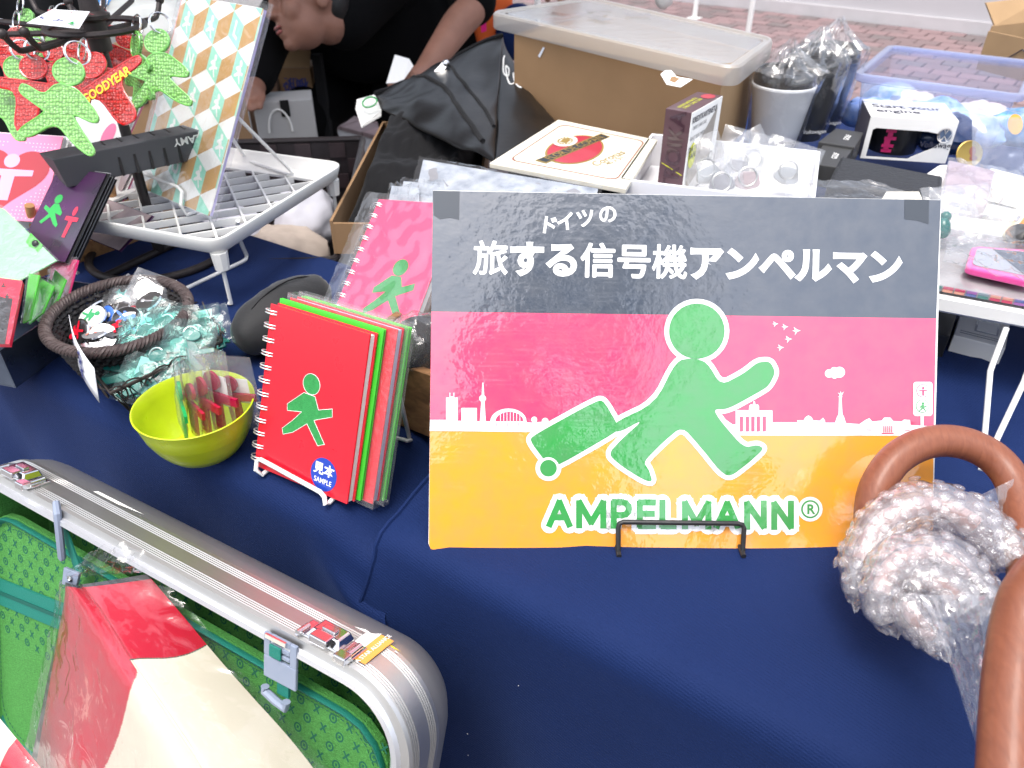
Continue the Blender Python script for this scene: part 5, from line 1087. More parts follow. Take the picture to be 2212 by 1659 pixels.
# --- travel mugs in film
M['mug_white'] = mat('mug_white', (.88, .89, .92), .35, coat=.3); M['mug_black'] = mat('mug_black', (.012, .012, .014), .3, coat=.4); M['mug_navy'] = mat('mug_navy', (.012, .03, .09), .3, coat=.4)
for i, (x, y, ty, rp, mk, lb) in enumerate(((1668, 314, 180, 68, 'mug_white', 'white travel mug with black lid wrapped in clear film'), (1728, 294, 148, 64, 'mug_black', 'black travel mug in film between the white and the navy mug'), (1762, 277, 128, 60, 'mug_navy', 'navy travel mug in film, the rearmost of the three'))):
    p = HB(x, y); hh = vh(p, ty) - BT; rt_ = rp * persp(p + ZX * hh)[2] / FPX; fr = Fr(p, (1, 0, 0), (0, 1, 0), ZX)
    t = thing('travel_mug', lb, 'mug', p, 'wrapped travel mugs')
    b = MB(); b.lathe([(rt_ * .68, 0), (rt_ * .70, .003), (rt_ * .98, hh - .004), (rt_, hh - .003), (rt_, hh), (rt_ * .96, hh + .001)], fr, 40); part('body', b, M[mk], t)
    b = MB(); b.lathe([(rt_ * .95, hh - .001), (rt_ * .97, hh + .004), (rt_ * .93, hh + .018), (rt_ * .88, hh + .022), (rt_ * .82, hh + .020), (rt_ * .80, hh + .014), (0, hh + .013)], fr, 36); part('lid', b, M['mug_black'], t)
    vd = (EYE - p); vd.z = 0; vd.normalize(); sdv = ZX.cross(vd)
    b = MB(); q = fr.o + (vd * .86 + sdv * .50) * (rt_ * .80) + ZX * hh * .18; b.text('Volkswagen', Fr(q + (vd * .86 + sdv * .5) * .004, (sdv * .86 - vd * .5), ZX), .0085, off=.01); part('lettering', b, M['ink_dark' if i == 0 else 'paper'], t)
    b = MB()
    def fn(i_, j_, s=i):
        a = i_ * 2 * math.pi; z = -.001 + j_ * (hh + .062); k = rt_ * (.74 + .29 * min(1, z / hh)) + .003
        if z > hh + .020: k = rt_ * (1.03 - .95 * ((z - hh - .020) / .041) ** .7)
        n_ = pnoise(Vector((math.cos(a) * 3, math.sin(a) * 3, j_ * 7 + s * 9))) + .6 * abs(pnoise(Vector((math.cos(a) * 9, math.sin(a) * 9, j_ * 5 + s))))
        k *= 1 + (.05 + .25 * sstep(hh * .8, hh + .03, z)) * n_
        return fr(k * math.cos(a), k * math.sin(a), z + .008 * n_ * (z > hh))
    b.grid(fn, 56, 34); part('film_wrap', b, film('mug_film%d' % i, haze=.06, scale=60, bump=.9, gl=1.7), t)
# --- white mug box with a cut-out window
VA, VB = HB(1858, 341), HB(2042, 353); VX_ = (VB - VA); vw_ = VX_.length; VX_.normalize(); VY_ = Vector((-VX_.y, VX_.x, 0)); VF = Fr(VA, VX_, VY_, ZX); vhh = vh(VA, 257) - BT + .004
bk_ = H(1862, 219, BT + vhh) - H(1881, 257, BT + vhh); VY_ = bk_.normalized(); vd_ = bk_.length
VF = Fr(VA, VX_, VY_, ZX)
M['vw_box'] = mat('mug_box', (.76, .75, .72), .5, var=.04, vscale=30); M['magenta'] = mat('magenta_print', (.42, .012, .10), .5)
t = thing('mug_box', 'white cardboard mug box reading Start your engine with a rounded window', 'box', VF(vw_ / 2, vd_ / 2, 0))
FF = lambda a, c, y=0: VF(a * vw_, y, c * vhh)
win = [(.06, .05), (.55, .05), (.60, .12), (.80, .34), (.86, .46), (.87, .58), (.83, .68), (.70, .72), (.10, .74), (.06, .70)]
b = MB(); ring = win[::-1]
outer = [(0, 0), (1, 0), (1, 1), (0, 1)]
front = [(0, 0), (.06, .05)] ; 
bmq = []
b.flat([FF(*q) for q in ((0, 0), (1, 0), (.80, .34), (.60, .12), (.55, .05), (.06, .05))]); b.flat([FF(*q) for q in ((1, 0), (1, 1), (.83, .68), (.87, .58), (.86, .46), (.80, .34))]); b.flat([FF(*q) for q in ((1, 1), (0, 1), (.06, .70), (.10, .74), (.70, .72), (.83, .68))]); b.flat([FF(*q) for q in ((0, 1), (0, 0), (.06, .05), (.06, .70))])
part('front_panel', b, M['vw_box'], t, solid=.0012)
b = MB(); b.fbox(VF, 0, vw_, .002, vd_, vhh - .0012, vhh); part('top_panel', b, M['vw_box'], t)
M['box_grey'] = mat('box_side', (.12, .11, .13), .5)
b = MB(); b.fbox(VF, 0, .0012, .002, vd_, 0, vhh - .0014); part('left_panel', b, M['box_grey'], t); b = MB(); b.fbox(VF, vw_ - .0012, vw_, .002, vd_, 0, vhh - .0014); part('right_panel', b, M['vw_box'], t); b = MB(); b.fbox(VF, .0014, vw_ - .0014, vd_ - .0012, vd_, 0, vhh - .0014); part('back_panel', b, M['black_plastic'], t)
b = MB(); b.lathe([(.036, .002), (.040, vhh - .012), (.036, vhh - .012), (.033, .004)], Fr(VF(vw_ * .42, .052, 0), VX_, ZX.cross(VX_), ZX), 32); mg = part('mug', b, M['mug_black'], t)
b = MB()
for (u0, v0, u1, v1) in ((.24, .60, .36, .68), (.27, .48, .33, .60), (.24, .42, .38, .50), (.25, .32, .32, .42), (.23, .24, .37, .32), (.24, .12, .36, .20), (.26, .16, .32, .26)): b.flat([FF(u0, v0, .0115), FF(u1, v0, .0115), FF(u1, v1, .0115), FF(u0, v1, .0115)])
part('mug_print', b, M['magenta'], mg)
VT = Fr(VF(vw_ * .52, vd_ * .5, vhh + .0003), VX_, ZX.cross(VX_), ZX); b = MB(); b.text('Start your', Fr(VT(-.004, .011), VT.x, VT.y, ZX), .026, off=.02, sx=.95); b.text('engine.', Fr(VT(-.018, -.014), VT.x, VT.y, ZX), .026, off=.02, sx=.95); part('top_lettering', b, M['ink_dark'], t)
b = MB(); q = Fr(FF(.89, .66, -.0012), VX_, ZX, -VX_.cross(ZX)); q.z = VX_.cross(ZX); r_ = vhh * .17
b.lathe([(r_, 0), (r_ * .98, .0012), (r_ * .86, .0012), (r_ * .85, .0002)], q, 28); em = part('emblem_ring', b, M['chrome'], t)
M['emblem_blue'] = mat('emblem_blue', (.08, .12, .2), .3, metal=.3)
b = MB(); b.flat([q(r_ * .86 * math.cos(k * .3), r_ * .86 * math.sin(k * .3), .0003) for k in range(21)]); part('emblem_field', b, M['emblem_blue'], em)
b = MB()
for s_ in (-1, 1):
    for pts in (((.30, .82), (.0, .10), (.0, .26), (.17, .82)),): b.flat([q(s_ * a * r_, c * r_, .0008) for a, c in pts][::s_])
    for pts in (((.80, .36), (.42, -.62), (.0, .02), (.0, -.18), (.40, -.86), (.88, .22)),): b.flat([q(s_ * a * r_, c * r_, .0009) for a, c in pts][::s_])
part('emblem_letters', b, M['chrome'], em)
b = MB(); b.text('Volkswagen', Fr(FF(.86, .42, -.0012), VX_, ZX, VX_.cross(ZX)), .0125, off=.015, sx=.9); part('front_lettering', b, M['ink_dark'], t)
# small dark boxes
M['box_dark'] = mat('box_dark', (.045, .045, .045), .55)
for q, hb, lb in (([(1768, 306), (1846, 318), (1866, 286), (1806, 277)], .036, 'small dark grey box beside the white mug box, the rear one'), ([(1745, 352), (1812, 362), (1843, 321), (1780, 311)], .032, 'small dark grey box in front of its twin by the cigar box')):
    P4 = [HB(x, y, hb) for x, y in q]; b = MB(); b.hull8([p - ZX * (hb - .001) for p in P4], P4); c = sum(P4, Vector((0, 0, 0))) / 4; t = solo('small_box', b, M['box_dark'], lb, 'box', c - ZX * hb, bevel=.001)
    xd = (P4[1] - P4[0]).normalized(); b = MB(); b.text('GOLF', Fr(c + ZX * .0006 + xd * .006, ZX.cross(xd), -xd, ZX), .011, off=.01); part('top_print', b, M['paper'], t)
# --- clear storage bin
M['bin_plastic'] = film('bin_plastic', tint=(.90, .92, 1.0), haze=.22, rough=.18, scale=12, bump=.08, gl=.8, hcol=(.62, .68, .95))
nA, nB, nC = HB(1852, 160, .105), HB(2207, 206, .105), HB(1862, 92, .105); BN, bw_, bd_ = rectfr(nA, nB, nC); zb = -.104
t = thing('storage_bin', 'clear bluish plastic storage bin full of small bagged goods', 'storage bin', BN(bw_ / 2, bd_ / 2, zb))
b = MB(); rrsweep(b, BN, 0, bw_, 0, bd_, .015, [(.022, zb), (.018, zb + .002), (.006, -.012), (.0, -.012), (-.004, -.010), (-.004, .0), (.0, .0012), (.006, .0), (.0065, -.010)], n=4); part('shell', b, M['bin_plastic'], t)
M['bin_rim'] = film('bin_rim', tint=(.92, .94, 1.0), haze=.34, rough=.2, scale=10, bump=.05, hcol=(.72, .77, .98))
b = MB(); rrsweep(b, BN, -.005, bw_ + .005, -.005, bd_ + .005, .018, [(0, -.009), (-.001, -.004), (0, .0012), (.009, .0012), (.010, -.003)], n=4); part('rim', b, M['bin_rim'], t)
b = MB(); b.fbox(BN, .02, bw_ - .02, .02, bd_ - .02, zb, zb + .002); part('floor_panel', b, M['bin_plastic'], t)
M['goods_blue'] = mat('goods_blue', (.08, .25, .75), .4, var=.6, vscale=50, var2=(.5, .6, .85)); M['goods_pale'] = mat('goods_pale', (.62, .66, .72), .4, var=.5, vscale=60, var2=(.2, .4, .6)); M['goods_tan'] = mat('goods_tan', (.65, .50, .34), .4, var=.5, vscale=60, var2=(.7, .7, .75))
names = ['blue bagged goods at the left of the storage bin', 'pale bagged goods at the bottom front of the bin', 'tan and white bagged goods at the back of the bin', 'light blue bag in the middle of the bin', 'pale bag heaped at the right of the bin', 'dark blue bag near the gold coin in the bin', 'tan bag on top near the right bin wall', 'pale blue bag against the left bin wall']
for k in range(8):
    a, c = ((.12, .35), (.4, .2), (.3, .7), (.52, .5), (.75, .3), (.62, .15), (.8, .65), (.15, .75))[k]; p = BN(bw_ * a, bd_ * c, zb + .026); b = MB(); r_ = (.045, .038, .030) if k % 2 else (.05, .032, .026)
    b.ball(p, r_, 24, 16, 0, Fr((0, 0, 0), UX, VX, ZX))
    for v in b.v: d = v - p; v += d * (.30 * pnoise(d * 45 + Vector((k, 0, 0))) + .15 * pnoise(d * 110)); v.z = max(v.z, BN.o.z + zb + .003)
    t = solo('bagged_goods', b, M[('goods_blue', 'goods_pale', 'goods_tan', 'goods_blue', 'goods_pale', 'mug_navy', 'goods_tan', 'goods_pale')[k]], names[k], 'bag', p)
M['coin_gold'] = mat('coin_gold', (.42, .28, .07), .35, metal=.7, bump=.2, bscale=500)
p = D(2093, 333, 1.16); f_ = Fr(p, CR, (CU * .8 + ZX * .3).normalized()); b = MB(); b.lathe([(0, 0), (.0195, 0), (.020, .0008), (.020, .0016), (.0185, .0024), (.0175, .0018), (0, .0018)], f_, 36); t = solo('gold_token', b, M['coin_gold'], 'round gold coloured token leaning at the front of the bin', 'token', p - CU * .019)
b = MB(); decal(b, f_, [ell(.004, .004, .005, .007), ell(.006, -.006, .006, .004)], .0021); part('relief', b, M['label_brown'], t)
# clear bag and bright wrapped snack right of the bin
p = D(2168, 345, 1.1); f_ = Fr(p - CU * .04, CR, CU); t = thing('clear_bag', 'thin clear bag standing at the right front corner of the bin', 'bag', p - CU * .04); part('film', sheetbag(f_, .09, .10, .014, 5, wr=.008), film('blue_film', tint=(.85, .9, 1), haze=.12, scale=30), t)
M['snack_blue'] = mat('snack_blue', (.10, .42, .75), .18, metal=.5, var=.7, vscale=60, var2=(.75, .80, .85)); M['snack_orange'] = mat('snack_orange', (.85, .42, .04), .25, coat=.5)
p = HB(2235, 285, .02); b = MB(); b.ball(p, (.075, .05, .035), 28, 18, 0, Fr((0, 0, 0), UX, VX, ZX))
for v in b.v: d = v - p; v += d * (.2 * pnoise(d * 40) + .12 * pnoise(d * 120)); v.z = max(v.z, TZ + BT + .004)
t = solo('snack_bag', b, M['snack_blue'], 'shiny light blue foil bag with orange print at the right picture edge', 'bag', p)
b = MB(); f_ = Fr(p + (EYE - p).normalized() * .055 - CR * .030 + CU * .012, CR, CU, CB); decal(b, f_, [ell(0, 0, .012, .016)], 0); part('orange_print', b, M['snack_orange'], t)
# --- big frosted lid on a carton
hl = .150
class Bil:                                  # four level corners -> a, b in 0..1 of width and depth
    def __init__(s, P, w_, d_): s.P = P; s.w = w_; s.d = d_
    def __call__(s, a, b=0, c=0):
        i, j = a / s.w, b / s.d; P = s.P; return (P[0] * (1 - i) + P[1] * i) * (1 - j) + (P[3] * (1 - i) + P[2] * i) * j + ZX * c
kh = hl - .02
KQ = [HB(x, y, kh) for x, y in ((1111, 74), (1560, 168), (1640, 105), (1310, 14))]; kw = (KQ[1] - KQ[0]).length; kdp = .21; KB_ = Bil(KQ, kw, kdp); KX = (KQ[1] - KQ[0]).normalized(); KY = Vector((-KX.y, KX.x, 0))
t = thing('cardboard_box', 'large brown cardboard box under the frosted plastic lid', 'box', KB_(kw / 2, kdp / 2, -kh))
def kpanel(nm, a0, a1, b0, b1, m_): b = MB(); b.hull8([KB_(a0, b0, -kh + .001), KB_(a1, b0, -kh + .001), KB_(a1, b1, -kh + .001), KB_(a0, b1, -kh + .001)], [KB_(a0, b0), KB_(a1, b0), KB_(a1, b1), KB_(a0, b1)]); part(nm, b, M[m_], t)
kpanel('front_panel', 0, kw, 0, .004, 'carton'); kpanel('side_panel', 0, .004, .0042, kdp - .0042, 'carton'); kpanel('side_panel', kw - .004, kw, .0042, kdp - .0042, 'carton_light'); kpanel('back_panel', 0, kw, kdp - .004, kdp, 'carton')
b = MB(); b.flat([KB_(.0042, .0042, -.004), KB_(kw - .0042, .0042, -.004), KB_(kw - .0042, kdp - .0042, -.004), KB_(.0042, kdp - .0042, -.004)]); part('top_flap', b, M['carton_light'], t)
b = MB(); pA = KB_(kw * .14, -.001, -kh * .20); b.flat([pA, pA + KX * .012 + ZX * .016, pA + KX * .016 + ZX * .015, pA + KX * .005 - ZX * .002]); part('tape_scrap', b, M['envelope'], t)
LQ = [HB(x, y, hl) for x, y in ((1050, 34), (1590, 160), (1676, 92), (1275, 1))]; lw_ = (LQ[1] - LQ[0]).length; ld_ = (LQ[2] - LQ[1]).length; LF = Bil(LQ, lw_, ld_)
M['frosted'] = film('frosted_lid', tint=(.94, .96, .97), haze=.42, rough=.22, scale=25, bump=.25, gl=1.5, hcol=(.72, .73, .72), dist=.004)
M['frosted_rim'] = film('frosted_rim', tint=(.92, .92, .92), haze=.62, rough=.3, scale=10, bump=.1, hcol=(.70, .68, .65))
t = thing('frosted_tray', 'large frosted clear plastic lid lying on the brown cardboard box', 'lid', LF(lw_ / 2, ld_ / 2, 0))
b = MB(); rrsweep(b, LF, .02, lw_ - .02, .02, ld_ - .02, .02, [(.0, .004), (.012, .0045)], n=5, capt=True); part('panel', b, M['frosted'], t)
b = MB(); rrsweep(b, LF, 0, lw_, 0, ld_, .03, [(.001, -.019), (0, -.017), (0, .004), (.003, .007), (.008, .007), (.011, .004), (.0195, .004)], n=5); part('rim', b, M['frosted_rim'], t)
p = LF(.12, .13, .0052); b = MB()
for k in range(5): b.box(LF(.10 + k * .03, .08 + (k * 37 % 50) * .002, .0056 + k * .0006), (KX * math.cos(k) + KY * math.sin(k)) * .022, (KY * math.cos(k) - KX * math.sin(k)) * .012, ZX * .0002)
part('film_scrap', b, M['film_soft'], t, kind='stuff')
# --- cardboard box at the far right
oA = D(2135, 67, 1.62); oA2 = D(2290, 112, 1.50); oX = (oA2 - oA); oX.z = 0; oX.normalize(); oY = Vector((-oX.y, oX.x, 0)); zc = oA.z - TZ - BT; OF = Fr(Vector((oA.x, oA.y, TZ + BT)), oX, oY, ZX)
t = thing('cardboard_box', 'worn light brown cardboard box with raised flaps at the far right', 'box', OF(.15, .1, 0))
for nm, q in (('front_panel', (0, .30, 0, .004, .001, zc)), ('side_panel', (0, .004, .0042, .20, .001, zc + .01)), ('back_panel', (0, .30, .2002, .204, .001, zc + .02))):
    b = MB(); b.fbox(OF, *q); part(nm, b, M['carton_light'], t)
b = MB(); b.hull8([OF(-.001, .01, zc + .0102), OF(.003, .01, zc + .0102), OF(.003, .19, zc + .0102), OF(-.001, .19, zc + .0102)], [OF(-.030, .0, zc + .05), OF(-.026, .0, zc + .05), OF(-.016, .17, zc + .055), OF(-.02, .17, zc + .055)]); part('flap', b, M['carton_light'], t)
b = MB(); b.tube([OF(.05, -.002, zc * .3), OF(.09, -.002, zc * .75), OF(.12, -.002, zc * .55), OF(.16, -.002, zc * .8)], .0012, 5); part('pen_scrawl', b, M['ink_dark'], t)
# --- black tote bag over an open carton with black cloth
M['tote'] = mat('tote', (.005, .005, .0055), .38, spec=.35, bump=.10, bscale=60)
TL4 = [(810, 203, 1.50), (905, 168, 1.56), (985, 122, 1.60), (1086, 76, 1.60)]; BL4 = [(826, 236, 1.36), (900, 275, 1.24), (980, 315, 1.14), (1068, 352, 1.06)]; MR = [(1086, 76, 1.60), (1140, 160, 1.42), (1198, 236, 1.28), (1262, 300, 1.10)]
def lerp4(L, t_):
    k = min(2, int(t_ * 3)); f = t_ * 3 - k; a, b_ = L[k], L[k + 1]; f = f * f * (3 - 2 * f) * .5 + f * .5; return tuple(a[i] * (1 - f) + b_[i] * f for i in range(3))
def tote_fn(i, j):
    a = lerp4(TL4, i); c = lerp4(BL4, i); q = tuple(a[k] * (1 - j) + c[k] * j for k in range(3))
    return D(q[0], q[1], q[2]) + (CB * .7 + ZX * .5) * (.028 * math.sin(math.pi * i) ** .7 * math.sin(math.pi * j) ** .7 + .010 * pnoise(Vector((i * 4, j * 3, 2))) + .005 * pnoise(Vector((i * 9 + j * 6, j * 5, 5))))
def tote_fr(i, j):
    a = (1086 + (1068 - 1086) * i, 76 + (352 - 76) * i, 1.60 + (1.06 - 1.60) * i); c = lerp4(MR, i); q = tuple(a[k] * (1 - j) + c[k] * j for k in range(3))
    return D(*q) + (CB * .6 + CR * .3) * (.030 * math.sin(math.pi * i) * math.sin(math.pi * j) + .010 * pnoise(Vector((i * 5, j * 3, 8)))) - ZX * (.02 * j)
t = thing('tote_bag', 'large black tote bag with a zip pocket slumped over the carton', 'bag', HB(960, 330))
b = MB(); b.grid(tote_fn, 48, 30); part('front_panel', b, M['tote'], t, solid=.002); b = MB(); b.grid(tote_fr, 36, 24); part('side_panel', b, M['tote'], t, solid=.002)
b = MB(); b.tube([tote_fn(k / 30, .005) + CB * .003 for k in range(31)], .0045, 8); part('top_piping', b, M['black_fabric'], t)
b = MB(); b.tube([tote_fn(.27 + k / 30 * .62, .06 + .85 * k / 30) + CB * .002 for k in range(31)], .0042, 8); part('zip_seam', b, M['black_fabric'], t)
b = MB(); b.tube([tote_fn(.52 + k / 30 * .45, .05 + .7 * k / 30) + CB * .002 for k in range(31)], .0032, 8); part('pocket_seam', b, M['black_fabric'], t)
zp = D(944, 158, persp(tote_fn(.5, .18))[2] - .015); zd = (D(961, 142, 1.45) - D(932, 173, 1.45)).normalized(); b = MB(); b.box(zp, zd * .023, zd.cross(CB).normalized() * .0065, CB * .0022); b.ball(zp + zd * .025, .0075, 10, 6); part('zip_puller', b, M['chrome'], t, bevel=.001)
b = MB(); ap = [(.10, .16), (.03, .20), (.02, .34), (.10, .40), (.13, .30), (.06, .26), (.10, .48), (.20, .46), (.24, .36), (.18, .34), (.20, .50), (.30, .52)]
b.tube([tote_fr(.02 + c * .8, .04 + a * 1.6) + (CB * .6 + CR * .3) * .004 for a, c in smooth(ap, 2)[:-6]], .0016, 6); part('outline_lettering', b, M['paper'], t)
oc = [H(722, 548, 0), H(826, 262, .05)]; o0 = oc[0]; oy = Vector((oc[1].x - o0.x, oc[1].y - o0.y, 0)); ol = oy.length; oy.normalize(); ox = Vector((oy.y, -oy.x, 0)); XF_ = Fr(o0, ox, oy, ZX)
t = thing('open_carton', 'open worn cardboard carton holding black cloth behind the pink notebook', 'box', XF_(.12, .2, 0))
for nm, q in (('side_panel', (0, .004, 0, ol, 0, .05)), ('front_panel', (.0042, .20, 0, .004, 0, .046)), ('back_panel', (.0042, .20, ol - .004, ol, 0, .05)), ('far_panel', (.2002, .2042, 0, ol, 0, .05))):
    b = MB(); b.fbox(XF_, *q); part(nm, b, M['carton'], t)
b = MB()
def fn(i, j):
    n_ = pnoise(Vector((i * 4, j * 6, 1))) + .5 * abs(pnoise(Vector((i * 9, j * 14, 4)))); e = min(1, min(i, 1 - i, j, 1 - j) * 6); return XF_(.006 + i * .19, .006 + j * (ol - .012), .012 + e * (.050 + .018 * n_ + .05 * j))
b.grid(fn, 50, 70); solo('black_cloth', b, M['black_fabric'], 'crumpled black cloth heaped in the open carton', 'cloth', XF_(.1, .2, .01), solid=.002)
# --- white rack with phone cases at the right
sA, sB = H(2027, 640, .103), H(2212, 674, .103); SX = (sB - sA).normalized(); SY = Vector((-SX.y, SX.x, 0)); SF = Fr(Vector((sA.x, sA.y, TZ)), SX, SY, ZX)
t = thing('wire_leg_rack', 'white plastic rack on bent wire legs at the right edge', 'rack', SF(.12, .1, 0))
b = MB(); rrsweep(b, SF, -.06, .30, 0, .24, .02, [(.02, .085), (.003, .085), (0, .088), (0, .101), (.002, .103), (.006, .103), (.008, .098), (.02, .097), (.02, .085)]); part('tray_rim', b, M['white_plastic'], t)
b = MB(); b.fbox(SF, -.041, .281, .019, .221, .088, .0965); part('tray_floor', b, M['white_plastic'], t)
lf = H(2119, 1015, .003); b = MB(); b.tube([H(2174, 709, .088), H(2145, 785, .062), H(2139, 802, .055), H(2129, 920, .022), lf, lf + SX * .02, lf + SX * .20], .0028, 10); part('leg', b, M['white_wire'], t)
b = MB(); b.tube([H(2235, 760, .088), H(2212, 825, .065), H(2155, 945, .022), H(2128, 1010, .0045)], .0028, 10); part('leg', b, M['white_wire'], t)
b = MB(); b.tube([SF(.02, .20, .085), SF(.02, .20, .003), SF(.22, .20, .003), SF(.22, .20, .085)], .0028, 8); part('leg', b, M['white_wire'], t)
M['pink_case'] = mat('pink_case', (.85, .10, .36), .3, coat=.4); M['case_grey'] = mat('case_grey', (.32, .33, .38), .3, coat=.5); M['case_dark'] = mat('case_dark', (.03, .035, .06), .25, coat=.6)
t = thing('flat_pack', 'flat wrapped pack with a coloured checker edge on the right rack', 'pack', SF(.1, .02, .103))
M['pack_grey'] = mat('pack_grey', (.24, .23, .235), .4, var=.4, vscale=35, var2=(.40, .385, .39)); b = MB(); b.fbox(SF, -.03, .25, .010, .17, .104, .111); part('pack_body', b, M['pack_grey'], t, bevel=.001)
tones = [mat('check_%d' % k, c, .4) for k, c in enumerate(((.6, .05, .12), (.08, .25, .22), (.12, .16, .4), (.75, .35, .25), (.2, .28, .32), (.35, .12, .4)))]
cm = [None] * 6
for r_ in range(2):
    for k in range(26):
        m_ = (k * 5 + r_ * 3 + k // 4) % 6; zl = .1045 + r_ * .0032
        if cm[m_] is None:
            b = MB(); b.box(Vector((0, 0, 0)), SX * .0046, SY * .0003, ZX * .0014); me = bpy.data.meshes.new('check'); me.from_pydata(b.v, [], b.f); me.materials.append(tones[m_]); cm[m_] = me
        piece('check_tile', cm[m_], t, Matrix.Translation(SF(-.03 + .0054 + k * .0107, .0094, zl + .0014) - ROOT[t.name]))
b = MB(); b.grid(lambda i, j: SF(-.04 + i * .31, .002 + j * .18, .1125 + .0035 * pnoise(Vector((i * 9, j * 6, 3))) + .002 * pnoise(Vector((i * 30, j * 18, 3)))), 60, 30); b.grid(lambda i, j: SF(-.04 + i * .31, .003 + .002 * pnoise(Vector((i * 20, j * 3, 1))), .1035 + j * .010), 40, 3); part('clear_wrap', b, M['film'], t)
t = thing('phone_case', 'bright pink framed phone case under film on the right rack', 'phone case', H(2150, 580, .118))
pq = [H(x, y, .118) for x, y in ((2080, 592), (2230, 626), (2250, 556), (2094, 545))]; pc = sum(pq, Vector((0, 0, 0))) / 4
def pqp(i, j, z=0): return (pq[0] * (1 - i) + pq[1] * i) * (1 - j) + (pq[3] * (1 - i) + pq[2] * i) * j + ZX * z
b = MB(); b.prism([pqp(x, y) for x, y in rrect(0, 0, 1, 1, .12)], ZX * .008); part('frame', b, M['pink_case'], t, bevel=.002)
b = MB(); b.prism([pqp(x, y, .0082) for x, y in rrect(.08, .12, .97, .88, .10)], ZX * .0008); part('back_plate', b, M['case_grey'], t)
b = MB(); b.flat([pqp(x, y, .0093) for x, y in ((.30, .86), (.96, .86), (.96, .14), (.80, .14))]); part('dark_half', b, M['case_dark'], t)
b = MB()
for (x, y) in ((.20, .62), (.86, .30), (.9, .78)): b.lathe([(0, .0098), (.0028, .0098), (.0030, .0094)], Fr(pqp(x, y, 0), (1, 0, 0), (0, 1, 0), ZX), 14)
part('rivets', b, M['chrome'], t, kind='stuff')
b = MB(); b.grid(lambda i, j: pqp(-.35 + i * 1.4, -.12 + j * 1.35, .0115 + .0035 * pnoise(Vector((i * 6 + j * 4, j * 5, 6))) + .002 * pnoise(Vector((i * 25, j * 10, 2)))), 60, 30); part('clear_wrap', b, film('case_film', haze=.08, scale=50, bump=.8, gl=1.5), t)
# toy van in a bag, teal trinket in a bag, pink packs, white box
M['van_orange'] = mat('van_orange', (.88, .28, .02), .3, coat=.5); M['van_cream'] = mat('van_cream', (.80, .74, .50), .3, coat=.4)
VFm, a, c = pxframe((2160, 508, .86), (2240, 530, .83), (2166, 425, .88)); t = thing('toy_van', 'orange and cream toy van in a clear bag on the right rack', 'toy', VFm(a / 2, 0, -.02))
b = MB(); b.prism([VFm(x, y, -.035) for x, y in rrect(0, 0, a * .22, c, .004)], VFm.z * .035); part('cream_front', b, M['van_cream'], t, bevel=.003); b = MB(); b.prism([VFm(x, y, -.035) for x, y in rrect(a * .225, 0, a, c, .005)], VFm.z * .036); part('orange_body', b, M['van_orange'], t, bevel=.003)
b = MB(); b.fbox(VFm, a * .06, a * .16, c * .45, c * .60, .0002, .0012); part('window', b, M['case_grey'], t)
for x in (.42, .85):
    b = MB(); b.lathe([(.0, .0055), (.010, .0055), (.012, .004), (.012, -.004), (0, -.004)], Fr(VFm(a * x, .006, .001), VFm.x, VFm.y, VFm.z), 20); part('wheel', b, M['black_plastic'], t)
part('clear_bag', sheetbag(Fr(VFm(a * .15, -.008, -.014), VFm.x, VFm.y, VFm.z), a * 1.9, c * 1.45, .030, 3, 24, 24, .012), M['film_soft'], t)
p = D(2037, 492, .84); b = MB(); b.ball(p, (.008, .008, .012), 14, 10, 0, Fr((0, 0, 0), CR, CB, CU)); b.ball(p + CU * .012 + CR * .003, (.006, .006, .006), 12, 8)
t = solo('teal_trinket', b, M['tr_teal'], 'small teal trinket in a crumpled bag right of the sign edge', 'trinket', p - CU * .012); f_ = Fr(p - CU * .018 + CR * .010, CR, CU, CB); part('clear_bag', sheetbag(f_, .050, .062, .014, 12, 18, 18, .012), M['film_soft'], t)
M['rosy_pack'] = mat('rosy_pack', (.44, .33, .36), .4, var=.3, vscale=40, coat=.3)
for q, lb, z, m_ in (([(2036, 428), (2132, 442), (2150, 368), (2050, 345)], 'pale pink flat pack in film behind the right sign corner', .115, 'rosy_pack'), ([(2110, 395), (2215, 420), (2230, 385), (2140, 362)], 'white flat box at the right edge below the bin', .11, 'card_white')):
    P4 = [H(x, y, z) for x, y in q]; b = MB(); b.hull8([p - ZX * .02 for p in P4], P4); c = sum(P4, Vector((0, 0, 0))) / 4; t = solo('flat_pack', b, M[m_], lb, 'pack', c - ZX * .02, bevel=.002)
    b = MB(); b.grid(lambda i, j: ((P4[0] * (1 - i) + P4[1] * i) * (1 - j) + (P4[3] * (1 - i) + P4[2] * i) * j - c) * 1.06 + c + ZX * (.003 + .004 * pnoise(Vector((i * 6, j * 5, z * 99)))), 24, 18); part('clear_wrap', b, M['film_soft'], t)
for x, y, wd, hg, rot, lb, sd_q in ((2060, 512, .075, .050, 12, 'crumpled empty clear bag lying left of the pink phone case', 31), (2112, 522, .085, .055, -14, 'crumpled clear bag between the teal trinket and the toy van', 47), (2085, 470, .08, .045, 5, 'clear bag lying on the pale packs behind the toy van', 63)):
    p = H(x, y, .125); c_, s_ = math.cos(R(rot)), math.sin(R(rot)); bx = CR * c_ + CU * s_; up = (CU * c_ - CR * s_ + VX * .8).normalized(); up = (up - bx * up.dot(bx)).normalized(); t = thing('clear_bag', lb, 'bag', p); part('film', sheetbag(Fr(p, bx, up), wd, hg, .012, sd_q, 22, 20, .013), M['film_soft'], t)
wq0, wq1 = H(2030, 424, .10), H(2215, 470, .10); wX = (wq1 - wq0).normalized(); wY = Vector((-wX.y, wX.x, 0)); q = Fr(Vector((wq0.x, wq0.y, TZ)), wX, wY, ZX)
